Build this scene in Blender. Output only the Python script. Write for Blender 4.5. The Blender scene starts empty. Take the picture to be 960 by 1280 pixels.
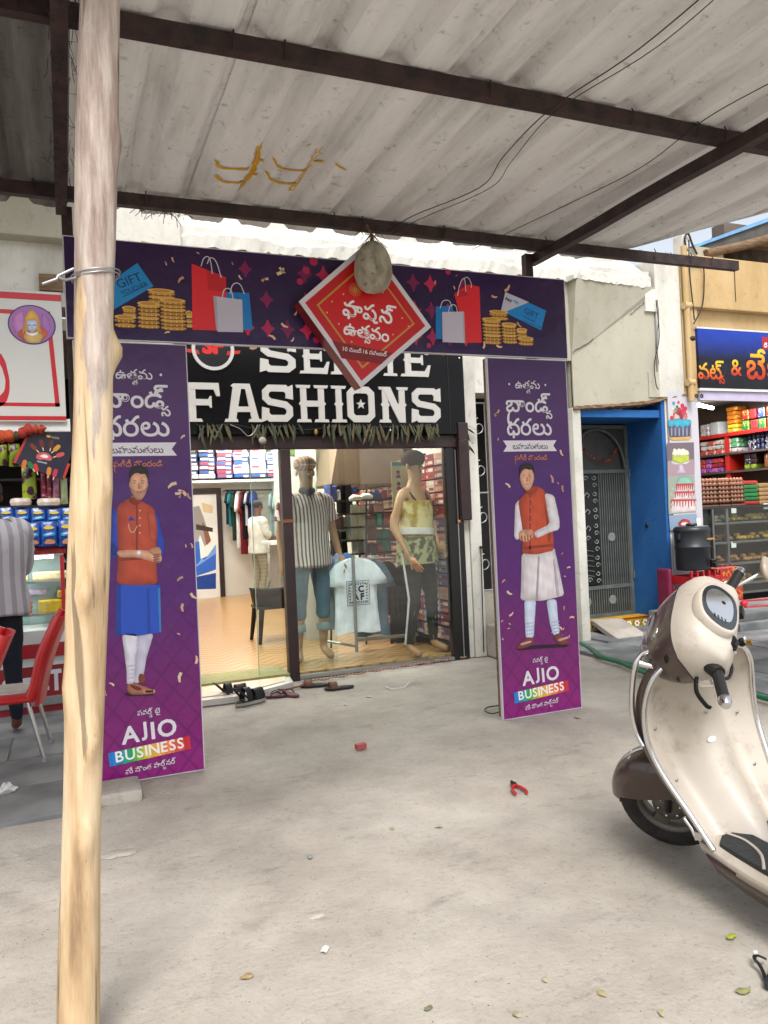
import bpy, bmesh, math, random
from mathutils import Vector, Matrix
from mathutils.geometry import tessellate_polygon
random.seed(7)
S = bpy.context.scene
COL = S.collection
PI = math.pi
rad = math.radians

# ------------------------------------------------------------------ camera
FPX = 970.0; EYE = 1.5
YAW, PITCH, ROLL = rad(22.4), rad(0.3), rad(2.6)
_F = Vector((math.sin(YAW)*math.cos(PITCH), math.cos(YAW)*math.cos(PITCH), math.sin(PITCH)))
_R0 = Vector((math.cos(YAW), -math.sin(YAW), 0)); _U0 = _R0.cross(_F)
_R = _R0*math.cos(ROLL) - _U0*math.sin(ROLL); _U = _R.cross(_F)
CP = Vector((0, 0, EYE))
cd = bpy.data.cameras.new('camera'); cam = bpy.data.objects.new('camera', cd); COL.objects.link(cam)
cd.sensor_fit = 'VERTICAL'; cd.sensor_height = 36.0; cd.lens = FPX/1280*36
cd.clip_end = 2000; cd.clip_start = 0.05
cam.matrix_world = Matrix(((_R.x, _U.x, -_F.x, 0), (_R.y, _U.y, -_F.y, 0), (_R.z, _U.z, -_F.z, EYE), (0, 0, 0, 1)))
S.camera = cam
def ray(px, py): return _F + _R*((px-480)/FPX) + _U*((640-py)/FPX)
def onY(px, py, Y):
    d = ray(px, py); return CP + d*(Y/d.y)
def onX(px, py, X):
    d = ray(px, py); return CP + d*(X/d.x)
def onZ(px, py, z=0.0):
    d = ray(px, py); return CP + d*((z-EYE)/d.z)

# ------------------------------------------------------------------ world, sun, exposure
SUN_EL, SUN_AZ = rad(55), rad(198)      # azimuth measured from +Y clockwise: behind the camera, a little right
w = bpy.data.worlds.new('World'); S.world = w; w.use_nodes = True
nt = w.node_tree; bg = nt.nodes['Background']
sky = nt.nodes.new('ShaderNodeTexSky'); sky.sky_type = 'NISHITA'; sky.sun_disc = False
sky.sun_elevation = SUN_EL; sky.sun_rotation = SUN_AZ; sky.dust_density = 4.0; sky.air_density = 1.0; sky.ozone_density = 1.0
hs = nt.nodes.new('ShaderNodeHueSaturation'); hs.inputs['Saturation'].default_value = 0.35
nt.links.new(sky.outputs[0], hs.inputs['Color']); nt.links.new(hs.outputs[0], bg.inputs[0])
bg.inputs[1].default_value = 0.15
sl = bpy.data.lights.new('sun', 'SUN'); sun = bpy.data.objects.new('sun', sl); COL.objects.link(sun)
sl.energy = 1.5; sl.angle = rad(20); sl.color = (1.0, 0.975, 0.945)
sd = Vector((math.sin(SUN_AZ)*math.cos(SUN_EL), math.cos(SUN_AZ)*math.cos(SUN_EL), math.sin(SUN_EL)))
sun.rotation_euler = sd.to_track_quat('Z', 'Y').to_euler()
S.view_settings.view_transform = 'Standard'; S.view_settings.look = 'None'; S.view_settings.gamma = 1
S.view_settings.exposure = .82
try:
    S.cycles.use_denoising = True; S.cycles.denoiser = 'OPENIMAGEDENOISE'
    S.cycles.max_bounces = 8; S.cycles.diffuse_bounces = 5; S.cycles.transparent_max_bounces = 16
except Exception as e: print(e)

# ------------------------------------------------------------------ materials
def hexc(h, k=1.0):
    h = h.lstrip('#'); c = [int(h[i:i+2], 16)/255 for i in (0, 2, 4)]
    return tuple((x/12.92 if x <= .04045 else ((x+.055)/1.055)**2.4)*k for x in c) + (1,)
MATS = {}
def mat(name, col, rough=.7, metal=0., var=.25, scale=8., bump=0., bscale=60., coat=0., spec=.5, col2=None, fac=None, detail=5, emit=0, stretch=None, trans=0):
    """noise mottled principled material"""
    if name in MATS: return MATS[name]
    if isinstance(col, str): col = hexc(col)
    m = bpy.data.materials.new(name); m.use_nodes = True; n = m.node_tree.nodes; l = m.node_tree.links
    b = n['Principled BSDF']
    b.inputs['Roughness'].default_value = rough; b.inputs['Metallic'].default_value = metal
    b.inputs['Coat Weight'].default_value = coat; b.inputs['Specular IOR Level'].default_value = spec
    b.inputs['Transmission Weight'].default_value = trans
    tc = n.new('ShaderNodeTexCoord'); src = tc.outputs['Object']
    if stretch:
        mp = n.new('ShaderNodeMapping'); mp.inputs['Scale'].default_value = stretch; l.new(src, mp.inputs[0]); src = mp.outputs[0]
    nz = n.new('ShaderNodeTexNoise'); nz.inputs['Scale'].default_value = scale; nz.inputs['Detail'].default_value = detail; l.new(src, nz.inputs['Vector'])
    r = n.new('ShaderNodeValToRGB'); l.new(nz.outputs['Fac'], r.inputs[0])
    c2 = hexc(col2) if isinstance(col2, str) else (col2 or tuple(c*(1-var) for c in col[:3])+(1,))
    lo, hi = fac or (.35, .65)
    r.color_ramp.elements[0].position = lo; r.color_ramp.elements[0].color = c2
    r.color_ramp.elements[1].position = hi; r.color_ramp.elements[1].color = col
    l.new(r.outputs[0], b.inputs['Base Color'])
    if bump:
        n2 = n.new('ShaderNodeTexNoise'); n2.inputs['Scale'].default_value = bscale; n2.inputs['Detail'].default_value = 4; l.new(src, n2.inputs['Vector'])
        bp = n.new('ShaderNodeBump'); bp.inputs['Strength'].default_value = bump; bp.inputs['Distance'].default_value = .01
        l.new(n2.outputs['Fac'], bp.inputs['Height']); l.new(bp.outputs[0], b.inputs['Normal'])
    if emit:
        b.inputs['Emission Color'].default_value = col; b.inputs['Emission Strength'].default_value = emit
    MATS[name] = m
    return m
def paint(name, **k):   # vertex coloured print (flat colour attribute 'c')
    if name in MATS: return MATS[name]
    m = bpy.data.materials.new(name); m.use_nodes = True; n = m.node_tree.nodes; l = m.node_tree.links
    b = n['Principled BSDF']; a = n.new('ShaderNodeVertexColor'); a.layer_name = 'c'
    l.new(a.outputs[0], b.inputs['Base Color']); b.inputs['Roughness'].default_value = k.get('rough', .42)
    b.inputs['Specular IOR Level'].default_value = k.get('spec', .4)
    if k.get('bump'):
        n2 = n.new('ShaderNodeTexNoise'); n2.inputs['Scale'].default_value = k.get('bs', 4.); tc = n.new('ShaderNodeTexCoord'); l.new(tc.outputs['Object'], n2.inputs['Vector'])
        bp = n.new('ShaderNodeBump'); bp.inputs['Strength'].default_value = k['bump']; bp.inputs['Distance'].default_value = .02
        l.new(n2.outputs['Fac'], bp.inputs['Height']); l.new(bp.outputs[0], b.inputs['Normal'])
    MATS[name] = m; return m
PRINT = paint('flex_print', rough=.38, bump=.25, bs=5.)
CLOTHP = paint('cloth_print', rough=.9, spec=.1)
def glassmat(name, tint=(1, 1, 1, 1), base=.05, rough=.0):
    m = bpy.data.materials.new(name); m.use_nodes = True; n = m.node_tree.nodes; l = m.node_tree.links
    n.remove(n['Principled BSDF']); o = n['Material Output']
    t = n.new('ShaderNodeBsdfTransparent'); t.inputs[0].default_value = tint
    g = n.new('ShaderNodeBsdfGlossy'); g.inputs['Roughness'].default_value = rough
    fr = n.new('ShaderNodeFresnel'); fr.inputs[0].default_value = 1.5
    ad = n.new('ShaderNodeMath'); ad.operation = 'ADD'; ad.inputs[1].default_value = base; l.new(fr.outputs[0], ad.inputs[0])
    ge = n.new('ShaderNodeNewGeometry'); iv = n.new('ShaderNodeMath'); iv.operation = 'SUBTRACT'; iv.inputs[0].default_value = 1; l.new(ge.outputs['Backfacing'], iv.inputs[1])
    mu = n.new('ShaderNodeMath'); mu.operation = 'MULTIPLY'; l.new(ad.outputs[0], mu.inputs[0]); l.new(iv.outputs[0], mu.inputs[1]); ad = mu
    mx = n.new('ShaderNodeMixShader'); l.new(ad.outputs[0], mx.inputs[0]); l.new(t.outputs[0], mx.inputs[1]); l.new(g.outputs[0], mx.inputs[2]); l.new(mx.outputs[0], o.inputs[0])
    return m
GLASS = glassmat('clear_glass', (.93, .97, .95, 1), .05)
WRAP = glassmat('thin_plastic_wrap', (.95, .95, .95, 1), .1, .15)

# ------------------------------------------------------------------ mesh building
WORLD = {}          # root name -> world matrix
class MB:
    """collects faces; build() links them as ONE mesh object"""
    def __init__(s, T=None): s.v = []; s.f = []; s.c = []; s.sm = []; s.T = T or Matrix(); s.mi = []; s.cm = 0
    def add(s, vs, fs, col=None, smooth=False):
        o = len(s.v); s.v += [s.T @ Vector(p) for p in vs]
        for f in fs: s.f.append([i+o for i in f]); s.c.append(col); s.sm.append(smooth); s.mi.append(s.cm)
        return s
    def box(s, a, b, col=None, M=None):
        x0, y0, z0 = a; x1, y1, z1 = b
        vs = [Vector(p) for p in ((x0, y0, z0), (x1, y0, z0), (x1, y1, z0), (x0, y1, z0), (x0, y0, z1), (x1, y0, z1), (x1, y1, z1), (x0, y1, z1))]
        if M: vs = [M @ p for p in vs]
        return s.add(vs, [(0, 3, 2, 1), (4, 5, 6, 7), (0, 1, 5, 4), (1, 2, 6, 5), (2, 3, 7, 6), (3, 0, 4, 7)], col)
    def bbox(s, a, b, r=.005, col=None, M=None):
        """bevelled box"""
        bm = bmesh.new(); c = [(a[i]+b[i])/2 for i in range(3)]; d = [abs(b[i]-a[i]) for i in range(3)]
        bmesh.ops.create_cube(bm, size=1, matrix=Matrix.Translation(c) @ Matrix.Diagonal((d[0], d[1], d[2], 1)))
        bmesh.ops.bevel(bm, geom=bm.edges[:], offset=min(r, min(d)*.45), segments=2, affect='EDGES', profile=.6)
        vs = [(M @ v.co if M else v.co.copy()) for v in bm.verts]; bm.verts.index_update()
        s.add(vs, [[v.index for v in f.verts] for f in bm.faces], col, False); bm.free(); return s
    def tube(s, pts, r, n=8, col=None, cap=True, flat=1.0, smooth=True):
        pts = [Vector(p) for p in pts]; N = len(pts); rr = r if isinstance(r, (list, tuple)) else [r]*N
        rings = []; prev = None
        for i, p in enumerate(pts):
            t = (pts[min(i+1, N-1)]-pts[max(i-1, 0)])
            if t.length < 1e-9: t = Vector((0, 0, 1))
            t.normalize()
            if prev is None:
                up = Vector((0, 0, 1)) if abs(t.z) < .9 else Vector((0, 1, 0)); a = t.cross(up).normalized()
            else:
                a = prev - t*prev.dot(t)
                a = a.normalized() if a.length > 1e-6 else t.orthogonal().normalized()
            prev = a; b = t.cross(a)
            rings.append([p + (a*math.cos(2*PI*k/n) + b*math.sin(2*PI*k/n)*flat)*rr[i] for k in range(n)])
        return s.loft(rings, cap, col, smooth)
    def loft(s, rings, cap=True, col=None, smooth=True, closed=True):
        n = len(rings[0]); vs = [p for r in rings for p in r]; fs = []
        for i in range(len(rings)-1):
            for k in range(n if closed else n-1):
                a = i*n+k; b = i*n+(k+1) % n; fs.append((a, b, b+n, a+n))
        s.add(vs, fs, col, smooth)
        if cap and closed:
            s.add(rings[0], [tuple(range(n))[::-1]], col); s.add(rings[-1], [tuple(range(n))], col)
        return s
    def lathe(s, prof, c=(0, 0, 0), n=20, col=None, M=None, smooth=True, cap=True):
        rings = []
        for r, z in prof:
            ring = [Vector((r*math.cos(2*PI*k/n), r*math.sin(2*PI*k/n), z)) for k in range(n)]
            rings.append([(M @ p if M else p) + Vector(c) for p in ring])
        return s.loft(rings, cap, col, smooth)
    def ball(s, c, r, n=8, m=6, col=None, M=None):
        if isinstance(r, (int, float)): r = (r, r, r)
        rings = []
        for i in range(m+1):
            a = -PI/2 + PI*(i*.98/m+.01); rings.append([Vector((math.cos(a)*math.cos(2*PI*k/n)*r[0], math.cos(a)*math.sin(2*PI*k/n)*r[1], math.sin(a)*r[2])) for k in range(n)])
        rings = [[(M @ p if M else p)+Vector(c) for p in R] for R in rings]
        return s.loft(rings, True, col)
    def prism(s, poly, y0, y1, col=None, axis='Y', M=None):
        """extrude a simple 2-D polygon (x,z) between y0 and y1"""
        n = len(poly); tri = tessellate_polygon([[Vector((p[0], p[1], 0)) for p in poly]])
        def P(p, y):
            q = {'Y': (p[0], y, p[1]), 'Z': (p[0], p[1], y), 'X': (y, p[0], p[1])}[axis]; return M @ Vector(q) if M else Vector(q)
        vs = [P(p, y0) for p in poly] + [P(p, y1) for p in poly]
        fs = [tuple(t) for t in tri] + [tuple(i+n for i in t)[::-1] for t in tri] + [(i, (i+1) % n, (i+1) % n+n, i+n) for i in range(n)]
        return s.add(vs, fs, col)
    def build(s, name, m=None, parent=None, kind=None, normals=True, local=False, mesh_only=False):
        if parent is not None and not local: inv = WORLD[parent.name].inverted()
        else: inv = Matrix()
        vs = [inv @ p for p in s.v]
        cen = Vector((0, 0, 0))
        if vs:
            lo = [min(p[i] for p in vs) for i in range(3)]; hi = [max(p[i] for p in vs) for i in range(3)]
            cen = Vector([(lo[i]+hi[i])/2 for i in range(3)])
            if parent is None: cen.z = lo[2]
        if not parent and kind == 'structure': cen = Vector((0, 0, 0))
        me = bpy.data.meshes.new(name); me.from_pydata([tuple(p-cen) for p in vs], [], s.f)
        if normals:
            bm = bmesh.new(); bm.from_mesh(me)
            bmesh.ops.recalc_face_normals(bm, faces=bm.faces[:]); bm.to_mesh(me); bm.free()
        me.polygons.foreach_set('use_smooth', s.sm)
        if isinstance(m, (list, tuple)):
            for q in m: me.materials.append(q)
            me.polygons.foreach_set('material_index', s.mi)
        elif m: me.materials.append(m)
        if any(c is not None for c in s.c):
            at = me.color_attributes.new('c', 'FLOAT_COLOR', 'CORNER')
            for p, c in zip(me.polygons, s.c):
                c = c or (.5, .5, .5, 1)
                if isinstance(c, list):
                    for k, li in enumerate(p.loop_indices): at.data[li].color = c[k]
                else:
                    for li in p.loop_indices: at.data[li].color = c
        o = bpy.data.objects.new(name, me); COL.objects.link(o); o.location = cen
        if parent is not None: o.parent = parent; WORLD[o.name] = WORLD[parent.name] @ Matrix.Translation(cen)
        else: WORLD[o.name] = Matrix.Translation(cen)
        if kind: o['kind'] = kind
        return o
def tag(o, label=None, cat=None, group=None, kind=None):
    if label: o['label'] = label
    if cat: o['category'] = cat
    if group: o['group'] = group
    if kind: o['kind'] = kind
    return o
def thing(name, label, cat, loc=(0, 0, 0), rz=0, group=None, M=None):
    o = bpy.data.objects.new(name, None); COL.objects.link(o); o.empty_display_size = .1
    mw = M or (Matrix.Translation(loc) @ Matrix.Rotation(rz, 4, 'Z')); o.matrix_world = mw; WORLD[o.name] = mw
    return tag(o, label, cat, group)
def dup(root, loc=None, rz=None, label=None, scale=None):
    r = root.copy(); COL.objects.link(r)
    if loc is not None: r.location = loc
    if rz is not None: r.rotation_euler = (0, 0, rz)
    if scale: r.scale = (scale,)*3 if isinstance(scale, (int, float)) else scale
    if label: r['label'] = label
    for ch in list(root.children):
        c = ch.copy(); COL.objects.link(c); c.parent = r
        for g in list(ch.children):
            d = g.copy(); COL.objects.link(d); d.parent = c
    return r
def chaikin(p, k=1, closed=True):
    for _ in range(k):
        q = []; n = len(p)
        for i in range(n if closed else n-1):
            a = p[i]; b = p[(i+1) % n]
            q += [(a[0]*.75+b[0]*.25, a[1]*.75+b[1]*.25), (a[0]*.25+b[0]*.75, a[1]*.25+b[1]*.75)]
        p = q if closed else [p[0]]+q+[p[-1]]
    return p
def fillet(p, k, r):
    """corner rounding limited to radius r"""
    for _ in range(k):
        q = []; n = len(p)
        for i in range(n):
            a = p[i]; b = p[(i+1) % n]; L = math.hypot(b[0]-a[0], b[1]-a[1]) or 1e-9; t = min(.25, r/L)
            q += [(a[0]*(1-t)+b[0]*t, a[1]*(1-t)+b[1]*t), (a[0]*t+b[0]*(1-t), a[1]*t+b[1]*(1-t))]
        p = q; r *= .45
    return p
def spline(pts, k=6):
    pts = [Vector(p) for p in pts]; out = []
    for i in range(len(pts)-1):
        p0 = pts[max(i-1, 0)]; p1 = pts[i]; p2 = pts[i+1]; p3 = pts[min(i+2, len(pts)-1)]
        for j in range(k):
            t = j/k; out.append(.5*((2*p1)+(p2-p0)*t+(2*p0-5*p1+4*p2-p3)*t*t+(3*p1-p0-3*p2+p3)*t**3))
    return out+[pts[-1]]
# ------------------------------------------------------------------ lettering: outlines of the built-in font
_GL = {}
def glyphs(text):
    if text in _GL: return _GL[text]
    c = bpy.data.curves.new('tmp', 'FONT'); c.body = text; c.size = 1; c.resolution_u = 3
    o = bpy.data.objects.new('tmp', c); COL.objects.link(o); dg = bpy.context.evaluated_depsgraph_get()
    cu = o.evaluated_get(dg).to_curve(dg); outs = []
    for sp in cu.splines:
        bz = sp.bezier_points; n = len(bz); pl = []
        for i in range(n):
            a = bz[i]; b = bz[(i+1) % n]; P = [a.co, a.handle_right, b.handle_left, b.co]
            K = 1 if ((P[1]-P[0]).cross(P[3]-P[0]).length < 1e-5 and (P[2]-P[0]).cross(P[3]-P[0]).length < 1e-5) else 3
            for j in range(K):
                t = j/K; q = P[0]*(1-t)**3+P[1]*3*t*(1-t)**2+P[2]*3*t*t*(1-t)+P[3]*t**3; pl.append((q.x, q.y))
        if len(pl) > 2: outs.append(pl)
    o.to_curve_clear(); bpy.data.objects.remove(o); bpy.data.curves.remove(c)
    def area(p): return sum(p[i][0]*p[(i+1) % len(p)][1]-p[(i+1) % len(p)][0]*p[i][1] for i in range(len(p)))/2
    outs = [(area(p), p) for p in outs]
    sg = -1 if sum(a for a, _ in outs) < 0 else 1
    def inside(pt, p):
        r = False; j = len(p)-1
        for i in range(len(p)):
            if (p[i][1] > pt[1]) != (p[j][1] > pt[1]) and pt[0] < (p[j][0]-p[i][0])*(pt[1]-p[i][1])/(p[j][1]-p[i][1])+p[i][0]: r = not r
            j = i
        return r
    solid = [p for a, p in outs if a*sg > 0]; holes = [p for a, p in outs if a*sg < 0]; res = []
    for p in solid:
        hh = [h for h in holes if inside(h[0], p)]
        res.append((p, hh))
    xs = [q[0] for p, _ in res for q in p] or [0, .3]
    _GL[text] = (res, min(xs), max(xs)); return _GL[text]
class Print:
    """flat printed matter on a plane; every layer sits 0.6 mm in front of the last. 2-D coords (u, v) in metres."""
    def __init__(s, org, ux=(1, 0, 0), uz=(0, 0, 1), base=0.0008, step=0.0006):
        s.o = Vector(org); s.ux = Vector(ux).normalized(); s.uz = Vector(uz).normalized(); s.n = s.ux.cross(s.uz); s.mb = MB(); s.base = base; s.step = step
        if s.n.dot(CP-s.o) < 0: s.n = -s.n
        s.pm = None; s.shade = True; s.amp = .42
    def P(s, p, L): return s.o + s.ux*p[0] + s.uz*p[1] + s.n*(s.base+L*s.step)
    def fr(s, px, py):
        d = ray(px, py); t = (s.o-CP).dot(s.n)/d.dot(s.n); q = CP+d*t-s.o; return (q.dot(s.ux), q.dot(s.uz))
    def poly(s, pts, col, L=0, smooth=0, px=False, holes=None):
        if px: pts = [s.fr(*(s.pm(*p) if s.pm else p)) for p in pts]
        if smooth: pts = fillet(pts, smooth, .016)
        if isinstance(col, str): col = hexc(col)
        if px and smooth and not holes and s.shade: return s.soft(pts, col, L)
        lists = [pts]+(holes or []); tri = tessellate_polygon([[Vector((p[0], p[1], 0)) for p in q] for q in lists])
        allp = [p for q in lists for p in q]
        s.mb.add([s.P(p, L) for p in allp], [tuple(t) for t in tri], col)
    def soft(s, pts, col, L):
        """printed photographic tone: darker towards the outline, soft folds"""
        us = [p[0] for p in pts]; vs = [p[1] for p in pts]; W = max(us)-min(us); H = max(vs)-min(vs); big = max(W, H)
        n = len(pts); ed = [(pts[i], pts[(i+1) % n]) for i in range(n)]
        bm = bmesh.new(); vv = [bm.verts.new((p[0], p[1], 0)) for p in pts]
        for t in tessellate_polygon([[Vector((p[0], p[1], 0)) for p in pts]]):
            try: bm.faces.new([vv[i] for i in t])
            except Exception: pass
        st = max(.006, min(.02, min(W, H)/7)); 
        for ax, lo, hi in ((0, min(us), max(us)), (1, min(vs), max(vs))):
            k = lo+st
            while k < hi:
                bmesh.ops.bisect_plane(bm, geom=bm.verts[:]+bm.edges[:]+bm.faces[:], plane_co=(k, 0, 0) if ax == 0 else (0, k, 0), plane_no=(1, 0, 0) if ax == 0 else (0, 1, 0)); k += st
        rr = min(W, H)*.33; q = hash((round(us[0], 3), n)) % 7; cols = {}
        for v in bm.verts:
            x, y = v.co.x, v.co.y; d = 9.; gx = gy = 0
            for a, b in ed:
                ex, ey = b[0]-a[0], b[1]-a[1]; l2 = ex*ex+ey*ey or 1e-12; t = max(0, min(1, ((x-a[0])*ex+(y-a[1])*ey)/l2)); dx, dy = x-a[0]-ex*t, y-a[1]-ey*t; dd = math.hypot(dx, dy)
                if dd < d: d = dd; gx, gy = dx, dy
            k = min(1, d/rr); sd = 1-s.amp*(1-k)**2*(1.15 if gx > 0 else .65)
            sd *= 1+.09*math.sin(x*95+q+2.2*math.sin(y*17+q))*math.sin(y*11+x*40)+.05*math.sin(y*60+x*33+q)
            sd += .06*(x-(min(us)+W/2))/(W or 1)
            cols[v] = tuple(max(0, c*sd) for c in col[:3])+(1,)
        for f in bm.faces: s.mb.add([s.P((v.co.x, v.co.y), L) for v in f.verts], [tuple(range(len(f.verts)))], [cols[v] for v in f.verts])
        bm.free()
    def rect(s, u0, v0, u1, v1, col, L=0): s.poly([(u0, v0), (u1, v0), (u1, v1), (u0, v1)], col, L)
    def disc(s, c, r, col, L=0, n=20, r2=None, px=False, rot=0):
        if px: c = s.fr(*(s.pm(*c) if s.pm else c))
        r2 = r2 or r
        pts = [(r*math.cos(2*PI*k/n), r2*math.sin(2*PI*k/n)) for k in range(n)]
        s.poly([(c[0]+a*math.cos(rot)-b*math.sin(rot), c[1]+a*math.sin(rot)+b*math.cos(rot)) for a, b in pts], col, L)
    def line(s, pts, wd, col, L=0, px=False, closed=False):
        if px: pts = [s.fr(*(s.pm(*p) if s.pm else p)) for p in pts]
        if closed: pts = pts+[pts[0]]
        if isinstance(col, str): col = hexc(col)
        for a, b in zip(pts[:-1], pts[1:]):
            dx, dy = b[0]-a[0], b[1]-a[1]; q = math.hypot(dx, dy) or 1; nx, ny = -dy/q*wd/2, dx/q*wd/2; ex, ey = dx/q*wd*.3, dy/q*wd*.3
            s.mb.add([s.P((a[0]+nx-ex, a[1]+ny-ey), L), s.P((a[0]-nx-ex, a[1]-ny-ey), L), s.P((b[0]-nx+ex, b[1]-ny+ey), L), s.P((b[0]+nx+ex, b[1]+ny+ey), L)], [(0, 1, 2, 3)], col)
            L += .02
    def text(s, items, u, v, size, col, L=0, bold=0, rot=0, align='L', space=0, maxw=None, px=False):
        """items: string, or list of (string, dx, dy, scale) - dx is relative to the pen, pen advances unless scale<0"""
        if px: u, v = s.fr(u, v)
        if isinstance(items, str): items = [(ch, 0, 0, 1) for ch in items] if space else [(items, 0, 0, 1)]
        pen = 0; out = []
        for it in items:
            if it[0] == ' ': pen += .28; continue
            res, x0, x1 = glyphs(it[0]); sc = abs(it[3]); ox = pen+it[1]-x0*sc
            out.append((res, ox, it[2], sc))
            if it[3] > 0: pen = ox+x1*sc+.05+space
        W = pen-.05-space
        if maxw: size = maxw/W
        if align == 'C': off = -W/2
        elif align == 'R': off = -W
        else: off = 0
        if isinstance(col, str): col = hexc(col)
        ca, sa = math.cos(rot), math.sin(rot)
        def tr(p, ox, oy, sc):
            x = (p[0]*sc+ox+off)*size; y = (p[1]*sc+oy)*size; return (u+x*ca-y*sa, v+x*sa+y*ca)
        k = 0
        for res, ox, oy, sc in out:
            for p, hh in res:
                P = [tr(q, ox, oy, sc) for q in p]; H = [[tr(q, ox, oy, sc) for q in h] for h in hh]
                s.poly(P, col, L+k*.08, holes=H)
                if bold:
                    for q in [P]+H: s.line(q, bold*size, col, L+.5+k*.04, closed=True)
                k = (k+1) % 5
    def build(s, name, parent, m=None): return s.mb.build(name, m or PRINT, parent, normals=False)
# ------------------------------------------------------------------ skinned bodies
def skin(joints, edges, radii, sub=1):
    """continuous skinned surface -> list of verts, faces"""
    ks = list(joints); me = bpy.data.meshes.new('tmp'); me.from_pydata([tuple(joints[k]) for k in ks], [(ks.index(a), ks.index(b)) for a, b in edges], [])
    o = bpy.data.objects.new('tmp', me); COL.objects.link(o)
    md = o.modifiers.new('s', 'SKIN'); md.use_smooth_shade = True
    if not me.skin_vertices: 
        bpy.context.view_layer.objects.active = o
    for i, k in enumerate(ks):
        r = radii[k]; r = r if isinstance(r, tuple) else (r, r)
        me.skin_vertices[0].data[i].radius = r; me.skin_vertices[0].data[i].use_root = (i == 0)
    sb = o.modifiers.new('b', 'SUBSURF'); sb.levels = sub; sb.render_levels = sub
    dg = bpy.context.evaluated_depsgraph_get(); e = o.evaluated_get(dg); m2 = e.to_mesh()
    vs = [v.co.copy() for v in m2.vertices]; fs = [tuple(p.vertices) for p in m2.polygons]
    e.to_mesh_clear(); bpy.data.objects.remove(o); bpy.data.meshes.remove(me)
    return vs, fs
# ------------------------------------------------------------------ shared materials
M_CONC = mat('yard_concrete', '#b3ada4', rough=.9, var=.22, scale=1.3, bump=.5, bscale=90, spec=.2)
def concrete_ground():
    m = MATS['yard_concrete']; n = m.node_tree.nodes; l = m.node_tree.links; b = n['Principled BSDF']
    tc = n.new('ShaderNodeTexCoord'); src = tc.outputs['Object']
    def nz(sc, det=6, rgh=.6, st=None):
        q = n.new('ShaderNodeTexNoise'); q.inputs['Scale'].default_value = sc; q.inputs['Detail'].default_value = det; q.inputs['Roughness'].default_value = rgh
        if st:
            mp = n.new('ShaderNodeMapping'); mp.inputs['Scale'].default_value = st; l.new(src, mp.inputs[0]); l.new(mp.outputs[0], q.inputs['Vector'])
        else: l.new(src, q.inputs['Vector'])
        return q.outputs['Fac']
    def ramp(f, stops):
        r = n.new('ShaderNodeValToRGB'); l.new(f, r.inputs[0]); e = r.color_ramp.elements
        while len(e) < len(stops): e.new(.5)
        for x, (p, c) in zip(e, stops): x.position = p; x.color = hexc(c) if isinstance(c, str) else (c, c, c, 1)
        return r.outputs[0]
    def mul(a, c, f=1.):
        x = n.new('ShaderNodeMix'); x.data_type = 'RGBA'; x.blend_type = 'MULTIPLY'; x.inputs[0].default_value = f
        l.new(a, x.inputs[6]); l.new(c, x.inputs[7]); return x.outputs[2]
    base = ramp(nz(.9, 8, .62), [(.3, '#9d968b'), (.5, '#ada69b'), (.7, '#bab4aa')])
    base = mul(base, ramp(nz(4.5, 8, .7), [(.3, .84), (.6, 1.)]))
    base = mul(base, ramp(nz(38, 3, .6), [(.30, .82), (.42, 1.)]))
    base = mul(base, ramp(nz(2.2, 10, .75, (1, 2.2, 1)), [(.36, .80), (.44, 1.)]))
    base = mul(base, ramp(nz(.55, 3, .5), [(.38, .80), (.52, 1.)]), .8)
    cv = n.new('ShaderNodeTexVoronoi'); cv.feature = 'DISTANCE_TO_EDGE'; cv.inputs['Scale'].default_value = .42; wn = n.new('ShaderNodeVectorMath'); wn.operation = 'ADD'; wv = n.new('ShaderNodeTexNoise'); wv.inputs['Scale'].default_value = 2.2; wv.inputs['Detail'].default_value = 6; l.new(src, wv.inputs['Vector']); l.new(src, wn.inputs[0]); l.new(wv.outputs['Color'], wn.inputs[1]); l.new(wn.outputs[0], cv.inputs['Vector'])
    base = mul(base, ramp(cv.outputs['Distance'], [(.0, .7), (.004, 1.)]), .3)
    v = n.new('ShaderNodeTexVoronoi'); v.inputs['Scale'].default_value = 42; l.new(src, v.inputs['Vector'])
    v2 = n.new('ShaderNodeTexVoronoi'); v2.inputs['Scale'].default_value = 17; l.new(src, v2.inputs['Vector'])
    base = mul(base, ramp(v.outputs['Distance'], [(.06, .62), (.13, 1.)]), .6)
    base = mul(base, ramp(v2.outputs['Distance'], [(.035, .4), (.06, 1.)]), .85)
    l.new(base, b.inputs['Base Color'])
    bp = n.new('ShaderNodeBump'); bp.inputs['Strength'].default_value = .55; bp.inputs['Distance'].default_value = .012
    l.new(nz(55, 6, .7), bp.inputs['Height']); bp2 = n.new('ShaderNodeBump'); bp2.inputs['Strength'].default_value = .5; bp2.inputs['Distance'].default_value = .05
    l.new(nz(3, 5, .5), bp2.inputs['Height']); l.new(bp.outputs[0], bp2.inputs['Normal']); l.new(bp2.outputs[0], b.inputs['Normal'])
concrete_ground()
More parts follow.
